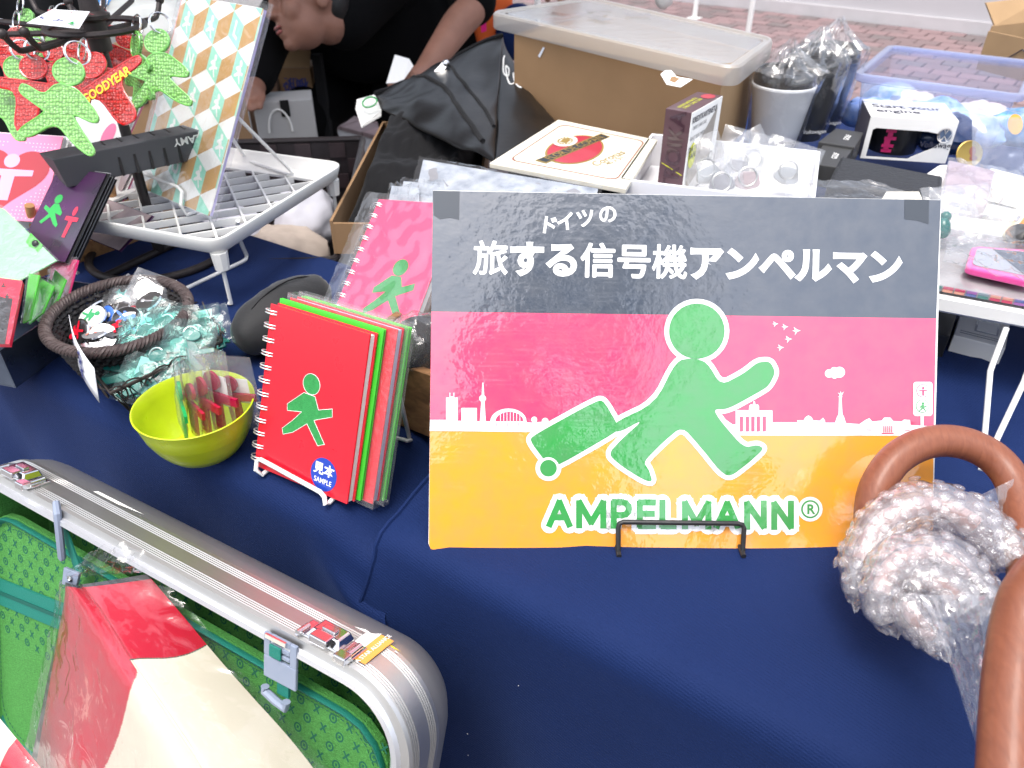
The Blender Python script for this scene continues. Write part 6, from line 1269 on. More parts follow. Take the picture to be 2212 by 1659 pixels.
t = thing('white_rack', 'second white plastic rack under the pale packs behind the phone case', 'rack', q(.1, .1, 0)); b = MB(); rrsweep(b, q, -.05, .30, 0, .16, .015, [(.01, .06), (0, .062), (0, .092), (.004, .092), (.006, .088), (.02, .087)], capt=True, capb=True); part('tray', b, M['white_plastic'], t)
for (x, y) in ((-.03, .02), (.28, .02), (.28, .14), (-.03, .14)): b = MB(); b.tube([q(x, y, .061), q(x, y, .002)], .0028, 8); part('leg', b, M['white_wire'], t)
# boxes under the right rack
xA, xB = H(2045, 762, 0), H(2155, 791, 0); xX = (xB - xA).normalized(); xw_ = (xB - xA).length; xY = Vector((-xX.y, xX.x, 0)); q = Fr(xA, xX, xY, ZX)
t = thing('window_box', 'white mug box with a small window under the right rack', 'box', q(xw_ / 2, .05, 0)); b = MB(); b.fbox(q, 0, xw_, 0, .09, 0, .024); part('carton', b, M['vw_box'], t, bevel=.001)
b = MB(); b.fbox(q, xw_ * .36, xw_ * .82, .022, .06, .0241, .0246); part('window', b, M['case_grey'], t); b = MB(); b.fbox(q, xw_ * .40, xw_ * .78, .024, .05, .0247, .0252); part('mug_picture', b, M['paper'], t)
b = MB()
for k in range(2): b.box(q(xw_ * .5, .010 + k * .005, .0243), xX * xw_ * .40, xY * .0008, ZX * .0001)
part('small_print', b, M['grey_edge'], t, kind='stuff')
xC = H(2033, 776, 0); q2 = Fr(xC, xX, xY, ZX); b = MB(); b.fbox(q2, -.09, 0, 0, .10, 0, .030); solo('small_box', b, M['black_plastic'], 'black box under the right rack beside the white window box', 'box', xC, bevel=.001)
# ================================================================== SUITCASE IN FRONT, BAGS, UMBRELLA HANDLES
sA_, sO = H(0, 1032, .0), H(905, 1527, .0); s1 = (sO - sA_); s1.z = 0; s1.normalize(); sbk = Vector((-s1.y, s1.x, 0)); LEAN = R(20)
s2 = ZX * math.cos(LEAN) + sbk * math.sin(LEAN); s3 = s1.cross(s2); SC = Fr(sO, s1, s2, s3)
def SL(x, y, z=0.0): return onplane(x, y, SC(0, 0, z), s3)          # sight line met with a plane parallel to the case opening
def SLtop(x, y, h=0.0): return onplane(x, y, SC(0, h, 0), s2)
M['alu'] = mat('alu', (.68, .67, .65), .44, metal=1.0, var=.18, vscale=14, bump=.05, bscale=30, bstretch=(1, 1, 40)); M['alu_line'] = mat('alu_line', (.35, .35, .36), .3, metal=1.0); M['alu_bead'] = mat('alu_bead', (.78, .79, .82), .40, metal=.9)
M['shell_silver'] = mat('shell_silver', (.58, .565, .54), .40, metal=.85, coat=.15, var=.20, vscale=10, bump=.03, bscale=40)
M['lining'] = mat('lining', (.085, .34, .07), .85, bump=.9, bscale=900, var=.35, vscale=500); M['lining_mark'] = mat('lining_mark', (.010, .12, .07), .85); M['teal_tape'] = mat('teal_tape', (.008, .17, .13), .7, bump=.4, bscale=800); M['teal_dark'] = mat('teal_dark', (.004, .09, .07), .6)
M['buckle_grey'] = mat('buckle_grey', (.23, .27, .36), .45)
cwd, chh, cdp, cr_ = .54, .36, .085, .062
t = thing('suitcase', 'open silver aluminium suitcase half with patterned green lining standing in front of the table', 'suitcase', SC(-cwd / 2, -chh, -cdp / 2))
b = MB(); rrsweep(b, SC, -cwd, 0, -chh, 0, cr_, [(.016, -.006), (.016, -.001), (.013, .002), (.009, .0015), (.0075, -.002)], n=12); part('bead', b, M['alu_bead'], t)
pr_ = [(.0075, -.002), (.001, -.003)]
for k in range(4): z = -.006 - k * .0022; pr_ += [(.0, z), (.0008, z - .0006), (.0008, z - .0011), (.0, z - .0016)]
pr_ += [(.0, -.026)]
for k in range(4): z = -.028 - k * .0022; pr_ += [(.0, z), (.0008, z - .0006), (.0008, z - .0011), (.0, z - .0016)]
pr_ += [(.0, -.040), (.002, -.0415)]
b = MB(); rrsweep(b, SC, -cwd, 0, -chh, 0, cr_, pr_, n=14); part('frame_band', b, M['alu'], t)
b = MB(); rrsweep(b, SC, -cwd, 0, -chh, 0, cr_, [(.0022, -.040), (.003, -.050), (.007, -.063), (.015, -.075), (.028, -.083), (.05, -.086)], n=14, capt=True); part('shell', b, M['shell_silver'], t)
b = MB(); rrsweep(b, SC, -cwd, 0, -chh, 0, cr_, [(.0165, -.002), (.018, -.050), (.028, -.072)], n=12, capt=True); part('lining', b, M['lining'], t)
dv = (-.532, -.028, -.34, -.058, .045)
b = MB(); pts = rrect(dv[0], dv[2], dv[1], dv[3], dv[4]); b.prism([SC(x, y, -.030) for x, y in pts], s3 * .006); dvp = part('divider', b, M['lining'], t)
b = MB(); fp = [SC(x, y, -.0235) for x, y in rrect(dv[0] + .004, dv[2] + .004, dv[1] - .004, dv[3] - .004, .042)]; b.tube(fp + [fp[0]], .0062, 8, flat=.35); part('teal_binding', b, M['teal_tape'], dvp)
b = MB()
for o_, n_ in ((-.012, 1), (-.0065, 1)):
    q = rrect(dv[0] + o_ * -1, dv[2] - o_, dv[1] + o_, dv[3] + o_, .040)
    for i in range(len(q)):
        a, c = Vector(q[i]), Vector(q[(i + 1) % len(q)]); L = (c - a).length; m = max(1, int(L / .005))
        for k in range(m):
            p0 = a.lerp(c, k / m); p1 = a.lerp(c, (k + .6) / m); b.tube([SC(p0.x, p0.y, -.0208 if o_ > -.01 else -.0236), SC(p1.x, p1.y, -.0208 if o_ > -.01 else -.0236)], .0003, 4)
part('stitching', b, M['teal_dark'], dvp, kind='stuff')
def marks(zc, x0, x1, y0, y1, nm, par, stp=.0165):
    b = MB(); j = 0; y = y1
    while y > y0:
        i = 0; x = x1 - (stp / 2 if j % 2 else 0)
        while x > x0:
            if (i + j) % 2:
                for k in range(12):
                    a, c = k * math.pi / 6, (k + 1) * math.pi / 6
                    b.flat([SC(x + .0026 * math.cos(a), y + .0032 * math.sin(a), zc), SC(x + .0040 * math.cos(a), y + .0046 * math.sin(a), zc), SC(x + .0040 * math.cos(c), y + .0046 * math.sin(c), zc), SC(x + .0026 * math.cos(c), y + .0032 * math.sin(c), zc)])
                b.flat([SC(x + p, y + q, zc) for p, q in ((-.001, -.001), (.001, -.001), (.001, .0015), (-.001, .0015))])
            else:
                for s_ in (-1, 1): b.flat([SC(x + s_ * p, y + q, zc + s_ * 1e-6) for p, q in ((-.0034, -.0036), (-.0020, -.0042), (.0034, .0032), (.0020, .0040))][::s_])
            x -= stp; i += 1
        y -= stp * .82; j += 1
    part(nm, b, M['lining_mark'], par, kind='stuff')
marks(-.0237, -.525, -.036, -.20, -.074, 'woven_marks', dvp); marks(-.0716, -.51, -.040, -.15, -.036, 'woven_marks', t)
zb_ = [SL(0, 1262, -.022), SL(150, 1322, -.022)]; zx = (zb_[1] - zb_[0]).normalized(); zy = s3.cross(zx)
for nm, o_, w_, m_ in (('zip_tape', 0, .0065, 'teal_tape'), ('zip_tape', -.017, .0065, 'teal_tape'), ('zip_chain', -.0085, .0020, 'teal_dark')):
    b = MB(); c = (zb_[0] + zb_[1]) / 2 + zy * o_ + s3 * (.001 if nm == 'zip_chain' else 0); b.box(c, zx * .085, zy * w_, s3 * .0012); part(nm, b, M[m_], dvp)
# straps and buckles
bk4 = [SL(576, 1363, .002), SL(648, 1401, .002), SL(640, 1494, .000), SL(571, 1457, .000)]; bo = bk4[3]; bxv = (bk4[2] - bk4[3]); bw4 = bxv.length; bxv.normalize(); byv = (bk4[0] - bk4[3]); bh4 = byv.length; byv = (byv - bxv * byv.dot(bxv)).normalized(); BF = Fr(bo, bxv, byv); bh4 *= .98
b = MB()
ys_ = [0, .50, .57, .66, .71, .82, .87, 1.0]
for k, (a, c) in enumerate(zip(ys_[:-1], ys_[1:])):
    if k % 2 == 0: b.fbox(BF, .0 if k == 0 else .0065, bw4 if k == 0 else bw4 - .0065, bh4 * a, bh4 * c, -.002, .001)
b.fbox(BF, 0, .0065, bh4 * .5, bh4, -.002, .001); b.fbox(BF, bw4 - .0065, bw4, bh4 * .5, bh4, -.002, .001)
bkp = part('buckle_plate', b, M['buckle_grey'], t, bevel=.0008)
b = MB(); b.fbox(BF, .003, bw4 * .72, bh4 * .93, bh4 * 1.02, .0012, .003); part('steel_bar', b, M['chrome'], bkp)
b = MB(); b.fbox(BF, bw4 * .22, bw4 * .58, bh4 * .56, bh4 * .84, .0012, .0032); part('strap_loop', b, M['teal_tape'], bkp, bevel=.001)
b = MB(); b.fbox(BF, bw4 * .30, bw4 * .66, -bh4 * .38, bh4 * .04, -.006, -.0035); part('strap', b, M['teal_tape'], t)
b = MB(); q0_ = SL(572, 1492, .0); q1_ = SL(617, 1530, .0); b.tube([q0_ + s2 * .004, q0_, q0_.lerp(q1_, .5) - s2 * .001, q1_, q1_ + s2 * .006], .0034, 8); part('strap_hook', b, M['buckle_grey'], t)
b = MB(); b.tube([SL(121, 1085, -.004), SL(124, 1110, .001), SL(134, 1205, .002), SL(134, 1210, .002)], [.0030, .0034, .0034, .002], 8); part('hook_bar', b, M['buckle_grey'], t)
b = MB(); b.tube([SL(110, 1082, -.012), SL(104, 1095, -.010), SL(112, 1103, -.008), SL(128, 1100, -.006)], .0016, 8); part('hook_ring', b, M['chrome'], t)
b = MB(); a_, c_ = SL(126, 1112, -.004), SL(172, 1235, -.008); dd_ = (c_ - a_).normalized(); b.box((a_ + c_) / 2, dd_ * ((c_ - a_).length / 2), s3.cross(dd_) * .0045, s3 * .0008); part('strap', b, M['teal_tape'], t)
q = [SL(137, 1226, -.004), SL(170, 1240, -.004), SL(163, 1271, -.004), SL(133, 1262, -.004)]; b = MB(); b.prism([p - s3 * .003 for p in q], s3 * .003); part('end_plate', b, M['buckle_grey'], t, bevel=.0006)
b = MB(); b.lathe([(.0022, 0), (.0030, .0012), (.0016, .0016), (.001, .0004)], Fr(SL(152, 1249, -.0035), s1, s2, s3), 14); part('rivet', b, M['chrome'], t)
# latches, rivets, stickers on the frame band
def latch(px, py):
    o = SLtop(px, py); F2 = Fr(Vector(o), s1, -s3, s2); o2 = SC((o - SC.o).dot(s1), 0, 0); L = Fr(o2, s1, -s3, s2)
    b = MB(); b.fbox(L, -.026, .026, .006, .024, .0004, .0024); lt = part('latch', b, M['chrome'], t, bevel=.0006)
    b = MB(); b.hull8([L(-.018, .005, .0026), L(.014, .005, .0026), L(.014, .025, .0026), L(-.018, .025, .0026)], [L(-.014, .009, .009), L(.010, .009, .009), L(.010, .023, .009), L(-.014, .023, .009)]); part('latch_body', b, M['chrome'], lt, bevel=.0012)
    b = MB(); b.fbox(L, -.010, .006, .000, .010, .004, .0105); part('latch_lever', b, M['chrome'], lt, bevel=.001)
    b = MB(); b.fbox(L, -.008, .004, .012, .018, .0092, .0110); part('latch_button', b, M['chrome'], lt, bevel=.0006)
    b = MB(); b.tube([L(-.022, .002, .004), L(-.022, .014, .004)], .0025, 10); part('latch_pin', b, M['chrome'], lt); b = MB(); b.tube([L(.022, .006, .004), L(.022, .020, .004)], .0028, 10); part('latch_pin', b, M['chrome'], lt)
    b = MB(); b.fbox(L, .015, .026, -.003, .006, .001, .0075); part('latch_catch', b, M['chrome'], lt, bevel=.001)
latch(46, 1032); latch(700, 1398)
M['rivet'] = mat('rivet', (.35, .31, .25), .35, metal=.9)
for (x, y) in ((163, 1062), (652, 1326)):
    b = MB(); b.lathe([(.0035, -.0005), (.0038, .0006), (.002, .0012), (0, .0013)], Fr(SLtop(x, y, -.0025), s1, -s3, s2), 16); part('rivet', b, M['rivet'], t)
M['sticker_yellow'] = mat('sticker_yellow', (.80, .62, .02), .4); M['sticker_orange'] = mat('sticker_orange', (.86, .36, .08), .4)
def strip(nm, m_, pxs, h=-.0016): b = MB(); b.flat([SLtop(x, y, h) for x, y in pxs]); return part(nm, b, m_, t)
strip('worn_sticker', M['paper'], [(190, 1062), (212, 1061), (250, 1080), (312, 1112), (262, 1092), (212, 1074)]); strip('worn_sticker', M['paper'], [(760, 1352), (790, 1360), (838, 1392), (862, 1412), (812, 1388)]); strip('yellow_sticker', M['sticker_yellow'], [(800, 1368), (832, 1384), (866, 1408), (842, 1396)])
LB = Fr(SC(-.060, .0006, 0), s1, -s3, s2)
b = MB(); b.flat([LB(x, y) for x, y in ((-.006, .010), (.006, .010), (.006, .045), (-.006, .045))]); lg = part('airline_sticker', b, M['sticker_orange'], t)
b = MB(); b.flat([LB(x, y) for x, y in ((-.016, .012), (-.0062, .012), (-.0062, .046), (-.016, .038))]); part('sticker_border', b, M['paper'], t)
b = MB(); b.text('A STAR ALLIANCE', Fr(LB(0, .028, .0004), -s3, -s1, s2), .0050, off=.01); part('sticker_lettering', b, M['paper'], lg)
# --- low bench carrying the suitcase
bz = SC(0, -chh, -.05).z - .004; bp = SC(-cwd / 2, -chh, -.05)
t2 = thing('bench', 'low plain bench under the open aluminium suitcase', 'bench', Vector((bp.x, bp.y, 0))); BB = Fr(Vector((bp.x, bp.y, 0)), s1, sbk, ZX)
b = MB(); b.fbox(BB, -.30, .30, -.18, .16, bz - .03, bz); part('bench_top', b, M['table_top'], t2)
for x in (-.27, .27):
    for y in (-.15, .13): b = MB(); b.fbox(BB, x - .02, x + .02, y - .02, y + .02, 0, bz - .0302); part('leg', b, M['table_top'], t2)
# --- red and cream bag in clear film lying in the suitcase
M['vinyl_red'] = mat('vinyl_red', (.42, .002, .022), .28, coat=.5, bump=.06, bscale=200); M['vinyl_cream'] = mat('vinyl_cream', (.60, .55, .44), .32, coat=.4, bump=.05, bscale=200); M['vinyl_black'] = mat('vinyl_black', (.015, .015, .016), .3, coat=.4)
LBd = [(150, 1258, -.012), (128, 1350, -.008), (106, 1450, .0), (86, 1550, .006), (66, 1650, .012), (46, 1760, .02)]
RDG = [(163, 1264, .004), (205, 1318, .020), (280, 1440, .045), (345, 1535, .06), (420, 1650, .075), (490, 1770, .09)]
RBd = [(318, 1240, -.014), (395, 1330, -.010), (470, 1420, -.004), (545, 1505, .004), (630, 1600, .012), (720, 1715, .02)]
def crv(L, t_):
    k = min(4, int(t_ * 5)); f = t_ * 5 - k; P0, P1, P2, P3 = L[max(0, k - 1)], L[k], L[k + 1], L[min(5, k + 2)]
    return tuple(.5 * ((2 * P1[i]) + (-P0[i] + P2[i]) * f + (2 * P0[i] - 5 * P1[i] + 4 * P2[i] - P3[i]) * f * f + (-P0[i] + 3 * P1[i] - 3 * P2[i] + P3[i]) * f ** 3) for i in range(3))
def bagp(i, j, off=0.0, wr=0.0, sd2=0):
    A3, G3, C3 = SL(*crv(LBd, j)), SL(*crv(RDG, j)), SL(*crv(RBd, j))
    if i < .5: k = i * 2; p = A3.lerp(G3, k); bl_ = math.sin(math.pi * k) * .006
    else: k = (i - .5) * 2; p = G3.lerp(C3, k); bl_ = math.sin(math.pi * k) * .008
    n = (s3 * .8 + s2 * .4 + s1 * (-.4 if i < .5 else .35)).normalized()
    rnd = -.006 * math.exp(-((i - .5) / .035) ** 2)
    return p + n * (bl_ + rnd + off + wr * (pnoise(Vector((i * 9 + j * 3, j * 11 - i * 4, sd2))) + .5 * pnoise(Vector((i * 24, j * 22 + i * 12, sd2 + 3)))))
def bagm(i, j):
    if j < .035 or i < .03: return 2
    if i < .5: return 0 if (j < .40 or i < .5 - (j - .40) * .50) else 1
    return 0 if j < .40 - .07 * (i - .5) * 2 + .02 * math.sin(i * 9) else 1
t = thing('wrapped_bag', 'glossy red and cream bag with a black edge in clear film inside the suitcase', 'bag', SL(280, 1500, .03))
b = MB(); b.grid(lambda i, j: bagp(i, j), 200, 280, mf=bagm); part('bag_body', b, [M['vinyl_red'], M['vinyl_cream'], M['vinyl_black']], t)
b = MB()
for k in range(30):
    j = .335 + .07 * (1 - k / 30) ; i0 = .5 + .5 * k / 30; b.tube([bagp(i0, .40 - .07 * (i0 - .5) * 2 + .02 * math.sin(i0 * 9), .0004), bagp(i0 + .010, .40 - .07 * (i0 - .49) * 2 + .02 * math.sin((i0 + .01) * 9), .0004)], .0005, 5)
part('stitching', b, M['teal_dark'], t, kind='stuff')
M['bag_film'] = film('bag_film', haze=.02, scale=34, bump=1.0, rough=.05, gl=.8, dist=.0028)
b = MB(); b.grid(lambda i, j: bagp(min(1, max(0, i)), j, .004, .0022, 4) + (s1 * (.022 * sstep(.9, 1.0, i)) - s3 * .004 * sstep(.9, 1, i)) - s1 * (.006 * sstep(.08, 0, i)), 90, 90)
def tuft(i, j):
    p = SL(170 + 150 * i, 1246 - 10 * i, .0); return p + s2 * (j * .030 * (.45 + .55 * math.sin(math.pi * i) + .25 * pnoise(Vector((i * 7, 1, 2))))) + s3 * (.010 * math.sin(j * 3) + .007 * pnoise(Vector((i * 12, j * 6, 5))))
b.grid(tuft, 30, 12); part('film_wrap', b, M['bag_film'], t)
b = MB(); q = [(-60, 1480, .05), (20, 1582, .05), (96, 1668, .05), (60, 1800, .06), (-90, 1760, .06)]
P = [SL(*p) for p in q]; c = sum(P, Vector((0, 0, 0))) / 5
def fn(i, j): 
    p = (P[0] * (1 - i) + P[2] * i) * (1 - j) + (P[4] * (1 - i) + P[3] * i) * j; return p + s3 * (.014 * math.sin(math.pi * min(1, j * 1.0 + .0)) ** .5 if 0 < j < 1 else 0) * 1.0
b.grid(fn, 24, 16, mf=lambda i, j: 0 if i < .62 else 1); t = solo('wrapped_bag', b, [M['vinyl_cream'], M['vinyl_red']], 'second cream and red wrapped bag cut off at the lower left corner', 'bag', c)
b = MB(); b.grid(lambda i, j: fn(i, j) + s3 * (.003 + .002 * pnoise(Vector((i * 7, j * 6, 2)))), 24, 16); part('film_wrap', b, M['bag_film'], t)
# --- umbrella handles in bubble wrap
M['handle_wood'] = wood('handle_wood', (.235, .080, .042), (.185, .060, .032), (110, 40, 22), .45, coat=.12)
def cat(P, n=8):
    out = []
    for k in range(len(P) - 1):
        P0, P1, P2, P3 = P[max(0, k - 1)], P[k], P[k + 1], P[min(len(P) - 1, k + 2)]
        for s_ in range(n):
            f = s_ / n; out.append(tuple(.5 * ((2 * P1[i]) + (-P0[i] + P2[i]) * f + (2 * P0[i] - 5 * P1[i] + 4 * P2[i] - P3[i]) * f * f + (-P0[i] + 3 * P1[i] - 3 * P2[i] + P3[i]) * f ** 3) for i in range(len(P1))))
    return out + [tuple(P[-1])]
hp = cat([(1905, 1210, .575), (1887, 1160, .58), (1883, 1105, .585), (1895, 1050, .588), (1930, 997, .592), (1980, 964, .595), (2035, 952, .597), (2095, 961, .595), (2150, 992, .59), (2188, 1042, .58), (2204, 1110, .565), (2215, 1200, .54), (2235, 1320, .50), (2300, 1500, .45), (2345, 1800, .40), (2350, 2200, .37), (2350, 2700, .34)])
t = thing('umbrella_handle', 'brown wooden crook umbrella handle arching in front of the sign corner', 'umbrella', D(2215, 1200, .54))
HP = [D(*p) for p in hp]; b = MB(); b.tube(HP, .0126, 20); b.ball(HP[0], .0126, 16, 10); part('crook', b, M['handle_wood'], t)
hp2 = cat([(2300, 1235, .405), (2262, 1240, .40), (2225, 1285, .395), (2203, 1350, .39), (2190, 1440, .38), (2182, 1540, .37), (2178, 1640, .36), (2176, 1740, .352), (2176, 2000, .335), (2178, 2500, .315)])
t2 = thing('umbrella_handle', 'second brown umbrella handle, nearest the viewer at the right edge', 'umbrella', D(2182, 1540, .37)); H2 = [D(*p) for p in hp2]; b = MB(); b.tube(H2, .0132, 22); part('crook', b, M['handle_wood'], t2)
M['bubble'] = film('bubble_film', haze=.13, rough=.07, scale=260, bump=1.0, gl=1.5, fmax=.5, dist=.0022, hcol=(.92, .86, .89)); M['wrap_film'] = film('wrap_sheet', haze=.14, rough=.12, scale=60, bump=.8, gl=1.5, hcol=(.88, .86, .90)); M['wrap_core'] = mat('wrap_core', (.50, .28, .25), .5)
t = thing('bubble_wrap', 'clear bubble wrap wound round the umbrella handles at the right', 'bubble wrap', D(1990, 1250, .54))
M['inner_wrap'] = film('inner_wrap', haze=.13, rough=.10, scale=120, bump=1.0, gl=1.4, fmax=.5, hcol=(.90, .86, .88), dist=.003)
def crescent(cps, rad, seed):
    C = cat(cps, 6); P = [D(*p[:3]) for p in C]; rs = [p[3] for p in C]; n = 26; k = len(P); sh, bu = MB(), MB(); V = []
    frames = []
    nn = CB.copy()
    for i in range(k):
        tg = (P[min(i + 1, k - 1)] - P[max(0, i - 1)]).normalized(); nn = (CB - tg * CB.dot(tg)).normalized(); bb_ = tg.cross(nn); frames.append((tg, nn, bb_))
    def pt(i, a, off=0):
        tg, nn, bb_ = frames[i]; r_ = rs[i] * (1.08 + .20 * pnoise(Vector((i * .35, math.cos(a) * 2, math.sin(a) * 2 + seed)))) + off; return P[i] + (nn * math.cos(a) + bb_ * math.sin(a)) * r_
    sh.grid(lambda i, j: pt(round(j * (k - 1)), i * 2 * math.pi, .0006 * pnoise(Vector((i * 40, j * 60, seed)))), n, k - 1)
    acc = 0; row = 0
    for i in range(1, k):
        acc += (P[i] - P[i - 1]).length
        if acc > .0078:
            acc = 0; row += 1; m = max(6, int(2 * math.pi * rs[i] / .0088))
            for j in range(m):
                a = (j + .5 * (row % 2)) * 2 * math.pi / m
                if math.cos(a) < -.35: continue
                tg, nn, bb_ = frames[i]; nrm = nn * math.cos(a) + bb_ * math.sin(a); sq = 1 + .25 * pnoise(Vector((i, j, seed)))
                bu.ball(pt(i, a, .0006), (.0044 * sq, .0044, .0019 * (1 + .4 * pnoise(Vector((j, i, 7))))), 10, 6, 0, Fr((0, 0, 0), tg, nrm.cross(tg), nrm))
    part('wrap_sheet', sh, M['wrap_film'], t); part('bubbles', bu, M['bubble'], t, kind='stuff')
    i0, i1 = int(k * .2), int(k * .85); co = MB(); co.tube([p - CB * .003 for p in P[i0:i1]], [r_ * .42 for r_ in rs[i0:i1]], 14); part('wrapped_core', co, M['wrap_core'], t)
    for q, sc_ in ((1, .80), (2, .60)):
        il = MB(); il.grid(lambda i, j: P[round(j * (k - 1))] + (pt(round(j * (k - 1)), i * 2 * math.pi, .0035 * pnoise(Vector((math.cos(i * 6.28) * 3, j * 16, math.sin(i * 6.28) * 3 + q + seed)))) - P[round(j * (k - 1))]) * sc_, n, k - 1); part('inner_layer', il, M['inner_wrap'], t)
    for e_ in (0, k - 1):
        ef = MB(); tg = frames[e_][0] * (-1 if e_ == 0 else 1); ef.grid(lambda i, j: pt(e_, i * 2 * math.pi) * (1 - j) + (P[e_] + tg * .010) * j + tg * (.004 * pnoise(Vector((i * 14, j * 5, seed)))) + (pt(e_, i * 2 * math.pi) - P[e_]) * (.3 * j * pnoise(Vector((i * 20, 1, seed)))), n, 6); part('folded_end', ef, M['wrap_film'], t)
    se = MB(); se.tube([pt(i, .15 + .1 * math.sin(i), .0022) for i in range(k)], .0005, 5); part('wrap_seam', se, M['inner_wrap'], t)
crescent([(1852, 1288, .545, .009), (1858, 1240, .55, .014), (1874, 1185, .555, .0155), (1908, 1135, .56, .0165), (1955, 1105, .56, .017), (2010, 1095, .56, .017), (2072, 1112, .555, .0165), (2130, 1150, .55, .016), (2185, 1210, .54, .015)], 0, 2)
crescent([(1925, 1345, .505, .010), (1908, 1300, .51, .013), (1918, 1250, .515, .015), (1950, 1215, .52, .016), (2000, 1203, .52, .016), (2052, 1220, .515, .0155), (2096, 1258, .51, .014), (2118, 1300, .50, .011)], 0, 6)
crescent([(1965, 1290, .50, .010), (1972, 1325, .495, .012), (2000, 1360, .49, .011), (2030, 1400, .48, .007)], 0, 9)
crescent([(1958, 1272, .506, .010), (1992, 1256, .508, .014), (2045, 1272, .503, .0145), (2092, 1318, .495, .011)], 0, 12)
tp = [(1990, 1290), (2120, 1255), (2125, 1330), (2122, 1460), (2120, 1610), (2085, 1545), (2055, 1490), (2030, 1430), (2000, 1380), (1975, 1330)]
b = MB()
def fn(i, j):
    lx = 1985 + (2112 - 1985) * j ** .8; rx_ = 2125 + 40 * (1 - j); x = lx + (rx_ - lx) * i; y = 1285 + 335 * j; return D(x, y, .475 - .07 * j - .02 * i + .005 * pnoise(Vector((i * 5, j * 6, 3))) + .003 * pnoise(Vector((i * 14, j * 10, 8))))
b.grid(fn, 24, 40); part('film_tail', b, film('tail_film', haze=.22, rough=.10, scale=40, bump=.9, gl=1.6, hcol=(.85, .87, .92)), t)
b = MB(); b.grid(lambda i, j: D(2085 + 130 * i, 1085 - 70 * i * (1 - j) * .9 + 90 * j, .57 - .01 * j + .005 * pnoise(Vector((i * 6, j * 5, 11)))), 20, 14)
part('film_tail', b, film('tail_film', haze=.22, rough=.10, scale=40, bump=.9, gl=1.6, hcol=(.85, .87, .92)), t)
# ================================================================== BACK LEFT: BASKET, BOXES, VENDOR
# black woven basket with rags
kR, kB2, kL = Vector((-.250, 1.000, TZ)), Vector((-.300, 1.555, TZ)), Vector((-.600, 1.770, TZ))
ky = (kB2 - kR); kl = ky.length; ky.normalize(); kx = Vector((-ky.y, ky.x, 0)); kw2 = .36; KF2 = Fr(kR + ZX * -.005, kx, ky, ZX); kd = .20
M['basket_black'] = mat('basket_black', (.018, .014, .016), .38, var=.4, vscale=60)
M['basket_brown'] = mat('basket_brown', (.035, .024, .027), .35, var=.3, vscale=60)
t = thing('woven_basket', 'large black woven strap basket with pale rags behind the white rack', 'basket', KF2(kw2 / 2, kl / 2, -kd))
for nm, q in (('right_wall', (0, .004, 0, kl, -kd, -.004)), ('back_wall', (.0042, kw2, kl - .004, kl, -kd, -.004)), ('left_wall', (kw2 - .004, kw2, 0, kl - .0042, -kd, -.004)), ('front_wall', (.0042, kw2 - .0042, 0, .004, -kd, -.004)), ('base', (.0042, kw2 - .0042, .0042, kl - .0042, -kd, -kd + .004))):
    b = MB(); b.fbox(KF2, *q); part(nm, b, M['basket_black'], t)
b = MB(); rm = [KF2(x, y, -.002) for x, y in rrect(0, 0, kw2, kl, .012)]; b.tube(rm + [rm[0]], .006, 8); part('rim', b, M['basket_black'], t)
b = MB()
for i in range(16):
    for j in range(6):
        if (i + j) % 2: b.box(KF2(.0052, .02 + i * .034, -.022 - j * .032), ky * .0155, ZX * .0145, kx * .0018, 1)
        if i < 10 and (i + j) % 2: b.box(KF2(.02 + i * .034, kl - .0052, -.022 - j * .032), kx * .0155, ZX * .0145, ky * .0018, 1)
part('strap_weave', b, [M['basket_black'], M['basket_brown']], t, kind='stuff')
b = MB()
for i in range(14):
    for j in range(5): b.ball(KF2(.0075, .036 + i * .036, -.038 - j * .032), .0022, 6, 4)
part('strap_studs', b, M['grey_edge'], t, kind='stuff')
M['rag_white'] = mat('rag_white', (.60, .60, .66), .9, var=.15, vscale=20); M['rag_beige'] = mat('rag_beige', (.50, .42, .36), .9, var=.2, vscale=30)
for k, (x, y, z, rx_, ry_, rz_, m_, lb) in enumerate(((.15, .26, -.125, .09, .11, .05, 'rag_beige', 'beige rag heaped under the grid rack in the black basket'), (.11, .40, -.10, .06, .08, .05, 'rag_white', 'white rag at the back of the black basket'), (.24, .30, -.10, .08, .10, .05, 'rag_white', 'white rag at the left of the black basket'), (.15, .12, -.13, .08, .08, .05, 'rag_beige', 'beige rag at the front of the black basket'), (.09, .20, -.14, .04, .06, .045, 'rag_white', 'pale folded paper beside the right basket wall'))):
    p = KF2(x, y, z); b = MB(); b.ball(p, (rx_, ry_, rz_), 40, 26, 0, Fr((0, 0, 0), kx, ky, ZX))
    for v in b.v: d = v - p; v += d * (.25 * pnoise(d * 22 + Vector((k * 3, 0, 0))) + .12 * abs(pnoise(d * 60))); v.z = max(v.z, KF2(0, 0, -kd + .006).z)
    solo('rag', b, M[m_], lb, 'cloth', p)
b = MB(); bz2 = TZ - .205 - .005; bp2 = KF2(kw2 / 2, kl / 2, 0); b.box(Vector((bp2.x, bp2.y, bz2 / 2)), kx * .19, ky * .29, ZX * (bz2 / 2 - .002)); solo('storage_crate', b, M['black_plastic'], 'black crate under the woven basket', 'crate', Vector((bp2.x, bp2.y, 0)))
